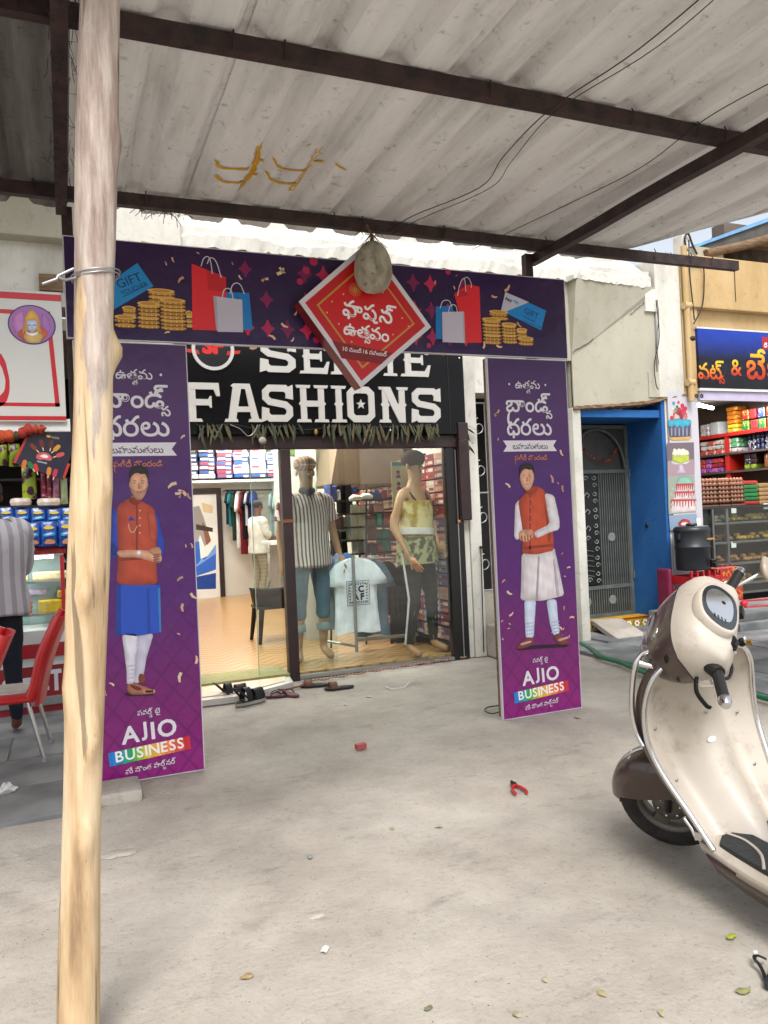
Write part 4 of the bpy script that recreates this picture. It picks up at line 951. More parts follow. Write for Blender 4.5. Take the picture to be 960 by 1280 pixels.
# hanging ash gourd
gd = thing('hanging_gourd', 'whitish dried gourd charm hanging by rope from the beam before the red diamond sign', 'gourd', (1.897, 4.6, 2.93))
gc = Vector((1.897, 4.60, 3.10)); prf = []; N = 18
gm = MB(); rings = []; q = random.Random(3)
for i in range(N+1):
    a = -PI/2+PI*i/N; z = .165*math.sin(a); r_ = .122*math.cos(a)**.8*(1-.12*math.sin(a)) if 0 < i < N else .006
    rings.append([gc+Vector((r_*math.cos(2*PI*k/20)*(1+q.uniform(-.02, .02)), r_*math.sin(2*PI*k/20)*(1+q.uniform(-.02, .02)), z)) for k in range(20)])
gm.loft(rings); gm.build('gourd_body', aged('ash_gourd_skin', ['#6f6a5c', '#a19a88', '#b9b4a3'], (9, 9, 5), dirt=.7, bump=.8), gd)
MB().tube([gc+Vector((.002, 0, .15)), gc+Vector((.0, .0, .2)), (1.90, 4.68, 3.40)], [.02, .008, .008], 7).build('stalk_rope', M_WOODD, gd)
for k in range(8):
    a = k*PI/4; MB().tube([gc+Vector((0, 0, .22)), gc+Vector((.05*math.cos(a), .05*math.sin(a), .16)), gc+Vector((.1*math.cos(a), .1*math.sin(a), .11))], .0025, 4).build('strand', M_WOODD, gd)

# ------------------------------------------------------------------ shop sign
YS = YF-.08
sg = thing('shop_sign', 'black shop sign with raised silver letters and round badge behind the purple banner', 'sign', (2.4, YS, 2.3))
MB().bbox((.95, YS, 2.30), (3.845, YS+.07, 3.12), .008).build('sign_panel', mat('black_acrylic', '#08080a', rough=.24, var=.3, scale=3, coat=.0, spec=.25), sg)
for x in (1.0, 2.0, 3.0, 3.8):
    for z in (2.34, 3.08): MB().ball((x, YS-.004, z), .012, 7, 4).build('screw', M_CHROME, sg)
MB().box((3.66, YS-.004, 2.31), (3.668, YS-.0, 3.11)).build('seam', M_BLACKM, sg)
M_LET = mat('silver_letter', '#b9b7b1', rough=.35, var=.08, scale=5, metal=.15)
def stroke_pieces(path, w_):
    """mitred ribbon quads along a path of (x,z)"""
    n = len(path); L_, R_ = [], []
    for i, pnt in enumerate(path):
        d0 = Vector(path[i])-Vector(path[i-1]) if i else Vector(path[1])-Vector(path[0]); d1 = Vector(path[i+1])-Vector(path[i]) if i < n-1 else d0
        d0.normalize(); d1.normalize(); n0 = Vector((-d0.y, d0.x)); n1 = Vector((-d1.y, d1.x)); mm = (n0+n1).normalized(); k = w_/2/max(.4, mm.dot(n0))
        L_.append((pnt[0]+mm.x*k, pnt[1]+mm.y*k)); R_.append((pnt[0]-mm.x*k, pnt[1]-mm.y*k))
    return L_+R_[::-1]
def box2(a, b, c, d): return [(a, b), (c, b), (c, d), (a, d)]
TK = .2
def foot(x, z, up, w_=.46, h=.08): # slab serif with flared ends
    s_ = 1 if up else -1
    return [(x-w_/2, z), (x+w_/2, z), (x+w_/2-.03, z+s_*h), (x-w_/2+.03, z+s_*h)]
def vstem(x, w_=.19): return [(x-w_/2, .04), (x-w_/2, .44), (x-w_/2-.05, .5), (x-w_/2, .56), (x-w_/2, .96), (x+w_/2, .96), (x+w_/2, .56), (x+w_/2+.05, .5), (x+w_/2, .44), (x+w_/2, .04)]
def letter(ch):
    if ch == 'F': return .95, [vstem(.26), foot(.26, 0, 1, .5), foot(.2, 1, 0, .4), [(.2, .83), (.8, .83), (.86, .66), (.95, .66), (.93, 1), (.2, 1)], [(.3, .42), (.66, .42), (.7, .36), (.74, .36), (.74, .66), (.7, .66), (.66, .58), (.3, .58)]]
    if ch == 'E': return .95, [vstem(.26), foot(.24, 0, 1, .44), foot(.24, 1, 0, .44), [(.2, .83), (.76, .83), (.82, .68), (.92, .68), (.9, 1), (.2, 1)], [(.2, .17), (.8, .17), (.9, .36), (.98, .36), (.9, 0), (.2, 0)], [(.3, .42), (.66, .42), (.7, .36), (.74, .36), (.74, .66), (.7, .66), (.66, .58), (.3, .58)]]
    if ch == 'L': return .92, [vstem(.26), foot(.24, 0, 1, .44), foot(.26, 1, 0, .5), [(.2, .17), (.74, .17), (.82, .36), (.92, .36), (.88, 0), (.2, 0)]]
    if ch == 'I': return .52, [vstem(.26), foot(.26, 0, 1, .5), foot(.26, 1, 0, .5)]
    if ch == 'H': return 1.05, [vstem(.25), vstem(.8), foot(.25, 0, 1, .46), foot(.25, 1, 0, .46), foot(.8, 0, 1, .46), foot(.8, 1, 0, .46), box2(.3, .42, .75, .58)]
    if ch == 'A': return 1.05, [[(.1, .05), (.32, .05), (.5, .86), (.62, .86), (.78, .05), (1.0, .05), (.76, 1), (.28, 1), (.2, .94), (.26, .9)], foot(.19, 0, 1, .4), foot(.88, 0, 1, .4), box2(.32, .26, .76, .4)]
    if ch == 'S': return .92, [stroke_pieces([(.78, .66), (.78, .80), (.68, .9), (.24, .9), (.13, .8), (.13, .64), (.24, .54), (.68, .46), (.79, .36), (.79, .2), (.68, .1), (.24, .1), (.13, .2), (.13, .34)], .18), [(.68, .64), (.9, .6), (.9, 1.0), (.78, .95)], [(0, .0), (.14, .05), (.22, .36), (.02, .40)]]
    if ch == 'O': return .92, [stroke_pieces([(.45, .9), (.25, .9), (.13, .79), (.13, .21), (.25, .1), (.67, .1), (.79, .21), (.79, .79), (.67, .9), (.44, .9)], .19)]
    if ch == 'N': return 1.05, [vstem(.24, .2), vstem(.8, .2), foot(.22, 0, 1, .4), foot(.2, 1, 0, .36), foot(.82, 1, 0, .4), [(.14, 1), (.42, 1), (.9, .0), (.68, 0)]]
def put(ch, x0, x1, z0, z1):
    W_, pcs = letter(ch); m = MB()
    for k, pc in enumerate(pcs):
        P = [(x0+(x1-x0)*u/W_, z0+(z1-z0)*v) for u, v in pc]; m.prism(P, YS-.016-.0008*k, YS-.0005)
    if ch == 'O':
        c = ((x0+x1)/2, (z0+z1)/2); m.prism([(c[0]+.05*(1 if k % 2 == 0 else .42)*math.sin(k*PI/5), c[1]+.05*(1 if k % 2 == 0 else .42)*math.cos(k*PI/5)) for k in range(10)], YS-.014, YS-.0005)
    o = m.build('letter', M_LET, sg); return o
ZB, ZT = 2.415, 2.765
for ch, a, b in [('F', 226, 275), ('A', 280, 325), ('S', 326, 367), ('H', 369, 411), ('I', 413, 433), ('O', 432, 469), ('N', 472, 511), ('S', 513, 551)]:
    put(ch, onY(a, 505, YS).x, onY(b, 505, YS).x, ZB, ZT)
for ch, a, b in [('S', 324, 371), ('E', 373, 410), ('L', 412, 440), ('F', 443, 476), ('I', 478, 496), ('E', 499, 536)]:
    put(ch, onY(a, 455, YS).x, onY(b, 455, YS).x, 2.875, 3.2)
# round badge
bc = onY(266, 437, YS); m = MB()
n_ = 40; ring = [[(bc.x+r_*math.cos(2*PI*k/n_), y_, bc.z+r_*math.sin(2*PI*k/n_)) for k in range(n_)] for r_, y_ in ((.16, YS-.001), (.16, YS-.02), (.19, YS-.02), (.19, YS-.001))]
m.loft([[Vector(v) for v in r] for r in ring], cap=False, smooth=False); m.build('badge_ring', M_LET, sg)
p = Print((0, YS-.003, 0)); p.disc((bc.x, bc.z), .158, '#0b0b0f', 0, 32)
p.poly([(bc.x+.06, bc.z+.03), (bc.x+.15, bc.z+.03), (bc.x+.13, bc.z+.1), (bc.x+.04, bc.z+.12)], '#20356e', 1); p.poly([(bc.x-.04, bc.z+.03), (bc.x-.15, bc.z+.03), (bc.x-.13, bc.z+.1), (bc.x-.04, bc.z+.12)], '#2a3f78', 1)
p.text('SF', bc.x, bc.z-.03, .15, '#b8201c', 3, .12, 0, 'C', maxw=.17)
for s_ in (-1, 1): p.poly([(bc.x+s_*.12, bc.z-.05), (bc.x+s_*.24, bc.z-.03), (bc.x+s_*.25, bc.z+.0), (bc.x+s_*.13, bc.z-.01)], '#a8241c', 8)
p.build('badge_print', sg)

# ------------------------------------------------------------------ door frame, posts, garland
ff = thing('shopfront_frame', 'dark brown steel shopfront frame with a centre post and glass panes', 'shopfront', (2.4, YF, 0))
MB().bbox((.9, YF-.04, 2.17), (3.86, YF+.05, 2.30), .01).build('lintel', M_BROWNF, ff)
MB().bbox((1.885, YF-.05, -.01), (1.985, YF+.05, 2.17), .01).build('centre_post', M_BROWNF, ff)
MB().bbox((3.62, YF-.03, 0), (3.80, YF+.06, 2.17), .008).build('side_frame', M_BLACKM, ff)
MB().box((3.725, YF-.034, .02), (3.735, YF-.031, 2.15)).build('bright_trim', M_ALU, ff)
MB().bbox((3.745, YF-.10, 1.42), (3.86, YF-.035, 2.42), .01).build('shutter_box', M_BROWNF, ff)
MB().bbox((.95, YF+.02, 0), (1.05, YF+.1, 2.17), .01).build('side_frame', M_BLACKM, ff)
MB().box((1.985, YF-.03, .005), (3.62, YF+.04, .035)).build('bottom_track', M_ALU, ff)
MB().box((1.99, YF-.004, .036), (3.615, YF+.004, 2.168)).build('glass_pane', GLASS, ff)
MB().box((1.62, YF+.05, .07), (2.40, YF+.058, 2.168)).build('glass_pane', GLASS, ff)
MB().box((1.617, YF+.047, .07), (1.622, YF+.061, 2.168)).build('pane_edge', mat('glass_edge_green', '#7fa391', rough=.2), ff)
for z in (1.48,): MB().box((1.884, YF-.056, z), (1.984, YF-.051, z+.03)).build('tape_strip', mat('copper_tape', '#7a4320', rough=.5), ff)
# rope light along the threshold
rp = MB(); rope = [onZ(585-k*(585-378)/60, 823+k*(856-823)/60-3+.8*math.sin(k), .02) for k in range(61)]
rt = thing('rope_light', 'thin red and cream twisted string lying along the shop threshold', 'string', rope[30])
for c, ph in (('#9c5a4a', 0), ('#b9a58c', PI)):
    rp = MB().tube([v+Vector((0, .008*math.cos(i*1.6+ph), .008*math.sin(i*1.6+ph))) for i, v in enumerate(spline(rope, 3))], .005, 5).build('strand', mat('twine_'+c[1:], c, rough=.8, var=.3, scale=40), rt)
rp = wire('cord_end', [onZ(378, 857, .02), onZ(352, 862, .02), onZ(333, 858, .02), onZ(330, 852, .02), onZ(338, 846, .02)], .008, mat('brown_cord', '#7b5138', rough=.8), 'brown cord curling on the step edge left of the centre post', 'cord')
# entrance step
es = thing('entrance_step', 'white tiled entrance step with a cream tile band in front of the shop', 'step', (1.35, 6.75, 0))
pp = [onZ(238, 889, 0), onZ(300, 880, 0), onZ(352, 866, 0), onZ(360, 858, 0)]
m = MB(); m.prism([(.85, 6.52), (1.30, 6.50), (1.84, 6.78), (1.88, 7.04), (.85, 7.04)], 0, .05, axis='Z'); m.build('marble_edge', mat('white_marble', '#c9c6bd', rough=.35, var=.15, scale=5), es)
m = MB(); m.prism([(.85, 6.62), (1.3, 6.60), (1.78, 6.84), (1.84, 7.04), (.85, 7.04)], .05, .058, axis='Z'); m.build('cream_tile', mat('cream_zigzag_tile', '#c9b08e', rough=.35, var=.15, scale=12), es)
MB().box((.95, 7.05, .05), (1.885, 7.5, .075)).build('door_mat', mat('olive_mat', '#8d8a5c', rough=.9, var=.2, scale=30), es)
# leaf garland under the sign
tg = thing('leaf_garland', 'string of dried green mango leaves hanging under the black shop sign', 'garland', (2.4, YF-.13, 2.3))
lp = [onY(x, y, YF-.13) for x, y in ((244, 530), (258, 533), (290, 530), (320, 536), (350, 533), (385, 537), (420, 533), (460, 534), (500, 533), (530, 532), (552, 527))]
MB().tube(spline(lp, 6), .003, 5).build('string', M_WIRE, tg)
lf_mats = [mat('dry_leaf_%s' % c[1:], c, rough=.8, var=.4, scale=20) for c in ('#474a32', '#555338', '#5c5138', '#3a412c')]
q = random.Random(21)
def leafmesh(L_, w_, curl):
    m = MB(); pts = []
    for i in range(6):
        t = i/5; ww = w_*math.sin(PI*min(.98, t*.9+.08)); pts.append([Vector((-ww, .01*curl*math.sin(t*3), -L_*t)), Vector((0, -.006, -L_*t)), Vector((ww, .012*curl*t, -L_*t))])
    m.loft(pts, cap=False, closed=False, smooth=False); return m
lme = [leafmesh(.16, .016, 1), leafmesh(.13, .013, -1), leafmesh(.19, .015, .5)]
lobs = []
for px0, px1, n_ in ((250, 284, 12), (314, 372, 20), (404, 474, 26), (488, 548, 26)):
    for k in range(n_):
        x = px0+(px1-px0)*k/max(1, n_-1)+q.uniform(-1, 1); a = onY(x, 531+q.uniform(-2, 2), YF-.135); mi = q.randrange(3)
        if mi >= len(lobs) or True:
            T = Matrix.Translation(a) @ Matrix.Rotation(q.uniform(-.5, .5), 4, 'Y') @ Matrix.Rotation(q.uniform(-.8, .8), 4, 'Z') @ Matrix.Scale(q.uniform(.6, 1.2), 4)
            mm = MB(); mm.v = [T @ v for v in lme[mi].v]; mm.f = lme[mi].f; mm.c = lme[mi].c; mm.sm = lme[mi].sm; mm.mi = lme[mi].mi
            mm.build('leaf', q.choice(lf_mats), tg, normals=False)
dc = MB(); c = onY(328, 551, YF-.14); dc.lathe([(.002, .004), (.02, .0), (.034, .003), (.036, .008), (.002, .009)], (c.x, c.y, c.z), 16, M=Matrix.Rotation(PI/2, 4, 'X'))
tag(dc.build('shell_ornament', mat('dull_white_shell', '#9a958a', rough=.7, var=.4, scale=30)), 'round white ornament hung on the lintel among the leaves', 'ornament')
for i, px_ in enumerate((392, 395)): 
    c = onY(px_+0, 540, YF-.14); m = MB(); m.ball((c.x, c.y, c.z), (.018, .015, .03), 7, 5); o = m.build('lemon_charm', mat('dried_lemon', '#8a6a20', rough=.6)) if i else None
tag(o, 'small dried lemon charm hanging between the leaf bunches', 'charm')
wire('tangle_wire', [onY(288, 531, YF-.15), onY(300, 536, YF-.15), onY(310, 545, YF-.15), onY(318, 540, YF-.15), onY(322, 531, YF-.15)], .004, M_ALU, 'loose pale wire looping below the letter A of the sign')
hl = thing('dried_plant', 'dried bunch of leaves tied on the white pillar beside the sign', 'plant', onY(583, 540, YF-.1))
for k in range(14):
    a = onY(582+q.uniform(-3, 4), 530+k*2.4, YF-.09); MB(Matrix.Translation(a) @ Matrix.Rotation(q.uniform(-1.2, 1.2), 4, 'Y') @ Matrix.Rotation(q.uniform(-2, 2), 4, 'Z')).add(*[lme[1].v, lme[1].f]).build('leaf', q.choice(lf_mats), hl, normals=False)
nb = MB().tube(spline([onY(568, 545, YF-.17), onY(566, 560, YF-.17)], 3), .01, 5)
o = MB().lathe([(.001, 0), (.02, .002), (.02, .006), (.001, .008)], tuple(onY(574, 652, YF-.05)), 10, M=Matrix.Rotation(PI/2, 4, 'X')).build('round_sticker', mat('orange_sticker', '#b8741c', rough=.5)); tag(o, 'small orange round sticker on the cream strip beside the glass', 'sticker')
# ------------------------------------------------------------------ people and mannequins
BJ = {'pel': (0, 0, .525), 'bel': (0, .004, .60), 'che': (0, 0, .70), 'shc': (0, -.006, .775), 'nk': (0, -.004, .83), 'jaw': (0, .012, .872), 'hd': (0, .004, .925), 'cr': (0, -.006, .965),
      'sL': (.098, -.004, .785), 'eL': (.125, -.01, .62), 'wL': (.135, .02, .475), 'pL': (.135, .026, .44), 'sR': (-.098, -.004, .785), 'eR': (-.125, -.01, .62), 'wR': (-.135, .02, .475), 'pR': (-.135, .026, .44),
      'hL': (.052, 0, .50), 'kL': (.06, .012, .28), 'aL': (.062, -.012, .045), 'tL': (.07, .075, .014), 'hR': (-.052, 0, .50), 'kR': (-.06, .012, .28), 'aR': (-.062, -.012, .045), 'tR': (-.07, .075, .014)}
BR = {'pel': .072, 'bel': .07, 'che': .082, 'shc': .058, 'nk': .03, 'jaw': .038, 'hd': .05, 'cr': .04, 'sL': .036, 'eL': .024, 'wL': .016, 'pL': .02, 'sR': .036, 'eR': .024, 'wR': .016, 'pR': .02,
      'hL': .050, 'kL': .034, 'aL': .021, 'tL': .02, 'hR': .050, 'kR': .034, 'aR': .021, 'tR': .02}
BE = [('pel', 'bel'), ('bel', 'che'), ('che', 'shc'), ('shc', 'nk'), ('nk', 'jaw'), ('jaw', 'hd'), ('hd', 'cr'), ('shc', 'sL'), ('sL', 'eL'), ('eL', 'wL'), ('wL', 'pL'), ('shc', 'sR'), ('sR', 'eR'), ('eR', 'wR'), ('wR', 'pR'),
      ('pel', 'hL'), ('hL', 'kL'), ('kL', 'aL'), ('aL', 'tL'), ('pel', 'hR'), ('hR', 'kR'), ('kR', 'aR'), ('aR', 'tR')]
def figure(name, label, cat, loc, rz, h, pose, skinm, shirt=None, pants=None, bald=True, group=None, slim=1.):
    J = {k: Vector(v) for k, v in BJ.items()}; J.update({k: Vector(v) for k, v in pose.items()})
    M = Matrix.Translation(loc) @ Matrix.Rotation(rz, 4, 'Z'); t = thing(name, label, cat, M=M); E = list(BE); R = {k: r*slim for k, r in BR.items()}
    for s_ in 'LR':   # five fingers on each hand
        p = J['p'+s_]; d = (p-J['w'+s_]).normalized(); side = Vector((1 if s_ == 'L' else -1, 0, 0)); ac = d.cross(side).normalized()
        for i in range(4):
            off = ac*(i-1.5)*.009; L_ = (.040, .047, .044, .034)[i]
            a, b = 'f%s%da' % (s_, i), 'f%s%db' % (s_, i)
            J[a] = p+d*.022+off; J[b] = p+d*(.022+L_*.55)+off*1.25-side*.006; R[a] = .0056; R[b] = .0044; J[b+'c'] = J[b]+d*L_*.4-side*.010; R[b+'c'] = .0038
            E += [('p'+s_, a), (a, b), (b, b+'c')]
        th = 'th'+s_; J[th] = p+ac*.022+d*.012; R[th] = .0062; J[th+'b'] = p+ac*.030+d*.034; R[th+'b'] = .005; E += [('p'+s_, th), (th, th+'b')]
    vs, fs = skin({k: v*h for k, v in J.items()}, E, {k: r*h for k, r in R.items()}, 1)
    hd = J['hd']*h
    for v in vs:                         # flatten body front to back, shape the face
        if v.z < J['nk'].z*h and abs(v.x) < .14*h and v.z > .48*h: 
            if abs(v.y) < .1*h: v.y *= .72
        elif v.z > J['jaw'].z*h-.03*h:
            v.x = hd.x+(v.x-hd.x)*.86
    MB().add(vs, fs, smooth=True).build('body', skinm, t, local=True)
    fz = hd.z-.005*h; fy = hd.y+.046*h; fx = hd.x
    nm = MB(); nm.loft([[Vector((fx-.004*h, fy-.003*h, fz+.008*h)), Vector((fx+.004*h, fy-.003*h, fz+.008*h)), Vector((fx, fy+.003*h, fz+.008*h))], [Vector((fx-.010*h, fy-.006*h, fz-.018*h)), Vector((fx+.010*h, fy-.006*h, fz-.018*h)), Vector((fx, fy+.014*h, fz-.015*h))]], True); nm.build('nose', skinm, t, local=True)
    MB().ball((fx, fy-.003*h, fz-.032*h), (.013*h, .006*h, .004*h), 8, 5).build('mouth', mat('lip', '#8c5348', rough=.5), t, local=True)
    for s_ in (-1, 1):
        MB().ball((fx+s_*.019*h, fy-.006*h, fz+.008*h), (.008*h, .005*h, .004*h), 8, 5).build('eye', mat('eye_dark', '#2a1a14', rough=.3), t, local=True)
        MB().ball((fx+s_*.045*h, hd.y-.004*h, fz-.004*h), (.006*h, .011*h, .016*h), 7, 5).build('ear', skinm, t, local=True)
    def cloth(nm_, keys, over, m, sleeve=None, ext=None):
        j = {k: J[k]*h for k in keys if k in J}; r = {k: R[k]*h*over for k in j}
        if nm_ in ('trousers', 'leggings'):
            j['bel'] = (J['pel']+(J['bel']-J['pel'])*.45)*h; r['bel'] = .072*h*over; r['pel'] = .076*h*over; r['hL'] = r['hR'] = .056*h*over
        e = [(a, b) for a, b in BE if a in j and b in j]
        if ext:
            for k, a, b, f, rr_ in ext: j[k] = (J[a]+(J[b]-J[a])*f)*h; r[k] = rr_*h; e.append((a, k))
        v2, f2 = skin(j, e, r, 2); q = random.Random(len(keys))
        for v in v2:
            if v.z > .46*h and abs(v.x) < .15*h and abs(v.y) < .12*h: v.y *= .8
            k = .0035*h*math.sin(v.z*34/h*2+v.x*30)*math.sin(v.x*38+v.y*21+1); v.y += k
        return MB().add(v2, f2, smooth=True).build(nm_, m, t, local=True)
    def shirt_loft(m, full, over, name='shirt', tank=False):
        mb = MB(); sp = [J[k]*h for k in ('pel', 'bel', 'che', 'shc', 'nk')]
        def cen(z):
            z *= h
            for a, b in zip(sp[:-1], sp[1:]):
                if z <= b.z: return a+(b-a)*max(0, (z-a.z)/(b.z-a.z))
            return sp[-1]
        rings = []; N_ = 40
        for z, rx, ry in ((.455, .112, .088), (.47, .113, .088), (.52, .108, .084), (.58, .102, .078), (.64, .104, .078), (.70, .112, .08), (.75, .113, .074), (.785, .100, .058), (.80, .075, .048), (.815, .05, .042), (.822, .04, .038)):
            if tank and z > .755: continue
            c = cen(z); ring = []
            for k in range(N_):
                a = 2*PI*k/N_; f = 1+.028*math.sin(a*7+z*30)*max(0, (.72-z)*3)+.02*math.sin(a*3-z*44)
                ring.append(Vector((c.x+rx*slim*over*h*math.cos(a)*f, c.y+ry*slim*over*h*math.sin(a)*f, z*h+(.004*h*math.sin(a*3) if z < .46 else 0))))
            rings.append(ring)
        inn = [v*.97+Vector((0, 0, .02*h)) for v in rings[0]]
        mb.loft([inn]+rings, False)
        for s_ in ('' if tank else 'LR'):
            a, e, w_ = J['s'+s_]*h, J['e'+s_]*h, J['w'+s_]*h; sg_ = 1 if s_ == 'L' else -1; st_ = a-Vector((sg_*.035*h, 0, .006*h))
            P = [st_, a+(e-a)*.12, a+(e-a)*.35, a+(e-a)*.6] + ([e, e+(w_-e)*.25] if full else [a+(e-a)*.68])
            R_ = [.044, .046, .042, .043] + ([.034, .033] if full else [.045]); P2 = spline(P, 4); R2 = []
            for i in range(len(P2)):
                tt_ = i/(len(P2)-1)*(len(R_)-1); j = min(len(R_)-2, int(tt_)); R2.append((R_[j]+(R_[j+1]-R_[j])*(tt_-j))*h*slim*over*(1+.03*math.sin(i*2.3)))
            mb.tube(P2, R2, 16, cap=True)
        return mb.build(name, m, t, local=True)
    if shirt and shirt[0] == 'shirt': shirt_loft(shirt[3], 'eL' in shirt[1], max(1., shirt[2]-.14)); shirt = None
    if shirt and shirt[0] == 'tank_top': shirt_loft(shirt[3], False, 1.0, 'tank_top', True); shirt = None
    if shirt: cloth(*shirt)
    if pants: cloth(*pants)
    return t, J, h
M_MANN = mat('mannequin_beige', '#a8805c', rough=.45, var=.12, scale=6)
M_BROWNSK = mat('brown_skin', '#6e4330', rough=.55, var=.15, scale=10)
def stripes(name, c1, c2, w_, axis='X', rough=.9, duty=.5, c3=None):
    m = bpy.data.materials.new(name); m.use_nodes = True; n = m.node_tree.nodes; l = m.node_tree.links; b = n['Principled BSDF']; b.inputs['Roughness'].default_value = rough; b.inputs['Specular IOR Level'].default_value = .15
    tc = n.new('ShaderNodeTexCoord'); sx = n.new('ShaderNodeSeparateXYZ'); l.new(tc.outputs['Object'], sx.inputs[0])
    d = n.new('ShaderNodeMath'); d.operation = 'DIVIDE'; d.inputs[1].default_value = w_; l.new(sx.outputs[axis], d.inputs[0])
    a = n.new('ShaderNodeMath'); a.operation = 'ADD'; a.inputs[1].default_value = 100; l.new(d.outputs[0], a.inputs[0])
    f = n.new('ShaderNodeMath'); f.operation = 'FRACT'; l.new(a.outputs[0], f.inputs[0])
    g_ = n.new('ShaderNodeMath'); g_.operation = 'GREATER_THAN'; g_.inputs[1].default_value = duty; l.new(f.outputs[0], g_.inputs[0])
    mx = n.new('ShaderNodeMix'); mx.data_type = 'RGBA'; mx.inputs[6].default_value = hexc(c1); mx.inputs[7].default_value = hexc(c2); l.new(g_.outputs[0], mx.inputs[0])
    nz = n.new('ShaderNodeTexNoise'); nz.inputs['Scale'].default_value = 7; l.new(tc.outputs['Object'], nz.inputs['Vector'])
    bp = n.new('ShaderNodeBump'); bp.inputs['Strength'].default_value = .5; bp.inputs['Distance'].default_value = .04; l.new(nz.outputs['Fac'], bp.inputs['Height']); l.new(bp.outputs[0], b.inputs['Normal'])
    l.new(mx.outputs[2], b.inputs['Base Color']); MATS[name] = m; return m
def cm(c, **k): return mat('cloth_'+c[1:], c, rough=.9, var=.2, scale=9, spec=.1, bump=.25, bscale=14, **k)

# ------------------------------------------------------------------ shop interior
ZF = .05
M_FLOOR = bpy.data.materials.new('herringbone_floor')
def mk_floor():
    m = M_FLOOR; m.use_nodes = True; n = m.node_tree.nodes; l = m.node_tree.links; b = n['Principled BSDF']; b.inputs['Roughness'].default_value = .28
    tc = n.new('ShaderNodeTexCoord'); mp = n.new('ShaderNodeMapping'); mp.inputs['Scale'].default_value = (1, 1, 1); l.new(tc.outputs['Object'], mp.inputs[0])
    sx = n.new('ShaderNodeSeparateXYZ'); l.new(mp.outputs[0], sx.inputs[0])
    def M(op, a, b_=None):
        q = n.new('ShaderNodeMath'); q.operation = op
        for i, v in enumerate((a, b_)):
            if v is None: continue
            if isinstance(v, (int, float)): q.inputs[i].default_value = v
            else: l.new(v, q.inputs[i])
        return q.outputs[0]
    zig = M('MULTIPLY', M('ABSOLUTE', M('SUBTRACT', M('FRACT', M('DIVIDE', M('ADD', sx.outputs['X'], 50.), .36)), .5)), .36)
    t = M('FRACT', M('DIVIDE', M('ADD', M('ADD', sx.outputs['Y'], zig), 50.), .16))
    r = n.new('ShaderNodeValToRGB'); l.new(t, r.inputs[0]); e = r.color_ramp.elements; e.new(.5); e.new(.9)
    for x, (p, c) in zip(e, [(0, '#a47c4a'), (.35, '#b58c58'), (.7, '#c09865'), (.96, '#745230')]): x.position = p; x.color = hexc(c)
    nz = n.new('ShaderNodeTexNoise'); nz.inputs['Scale'].default_value = 3; nz.inputs['Detail'].default_value = 6; l.new(tc.outputs['Object'], nz.inputs['Vector'])
    r2 = n.new('ShaderNodeValToRGB'); l.new(nz.outputs['Fac'], r2.inputs[0]); r2.color_ramp.elements[0].color = (.8, .8, .8, 1)
    mx = n.new('ShaderNodeMix'); mx.data_type = 'RGBA'; mx.blend_type = 'MULTIPLY'; mx.inputs[0].default_value = 1; l.new(r.outputs[0], mx.inputs[6]); l.new(r2.outputs[0], mx.inputs[7]); l.new(mx.outputs[2], b.inputs['Base Color'])
mk_floor()
rm = MB().box((.3, YF+.06, -.02), (4.2, 15.6, ZF)).build('shop_floor', M_FLOOR, kind='structure')
M_IW = mat('inner_white_wall', '#cfcdc4', rough=.7, var=.08, scale=2)
rw = thing('shop_room', 'bright white room behind the shopfront with a doorway poster on its rear wall', 'room', (2.2, 15.5, 0))
YW = 15.5
MB().box((.3, YW, 0), (4.2, YW+.1, 3.3)).build('rear_wall', M_IW, rw)
MB().box((.3, YF+.36, 0), (.36, YW, 3.3)).build('side_wall', M_IW, rw)
MB().box((3.87, YF+.36, 0), (3.93, YW, 3.3)).build('side_wall', M_IW, rw)
MB().box((.3, YF+.1, 3.2), (4.2, YW+.1, 3.3)).build('ceiling', M_IW, rw)
def pbox(name, m, px0, py0, px1, py1, Y, dep, par, r=.004):
    a = onY(px0, py1, Y); b = onY(px1, py0, Y); return MB().bbox((a.x, Y, a.z), (b.x, Y+dep, b.z), r).build(name, m, par)
# ceiling tube lights: the lamps that light the room
M_TUBE = mat('lit_tube', '#ffffff', emit=12)
for i, (x, y) in enumerate(((1.2, 8.2), (2.6, 8.3), (1.8, 10.0), (3.0, 11.5), (2.2, 13.3), (3.2, 14.6))):
    t = thing('tube_light', 'lit white ceiling tube light inside the shop', 'lamp', (x, y, 3.15), group='ceiling tube lights inside the shop')
    MB().box((x-.6, y-.04, 3.16), (x+.6, y+.04, 3.19)).build('housing', M_WHITE, t); MB().tube([(x-.58, y, 3.14), (x+.58, y, 3.14)], .014, 8).build('tube', M_TUBE, t)
    la = bpy.data.lights.new('tube_lamp', 'AREA'); la.shape = 'RECTANGLE'; la.size = 1.15; la.size_y = .12; la.energy = 36; la.color = (1, .96, .9); lo = bpy.data.objects.new('tube_lamp', la); COL.objects.link(lo); lo.parent = t; lo.location = (0, 0, -.03)
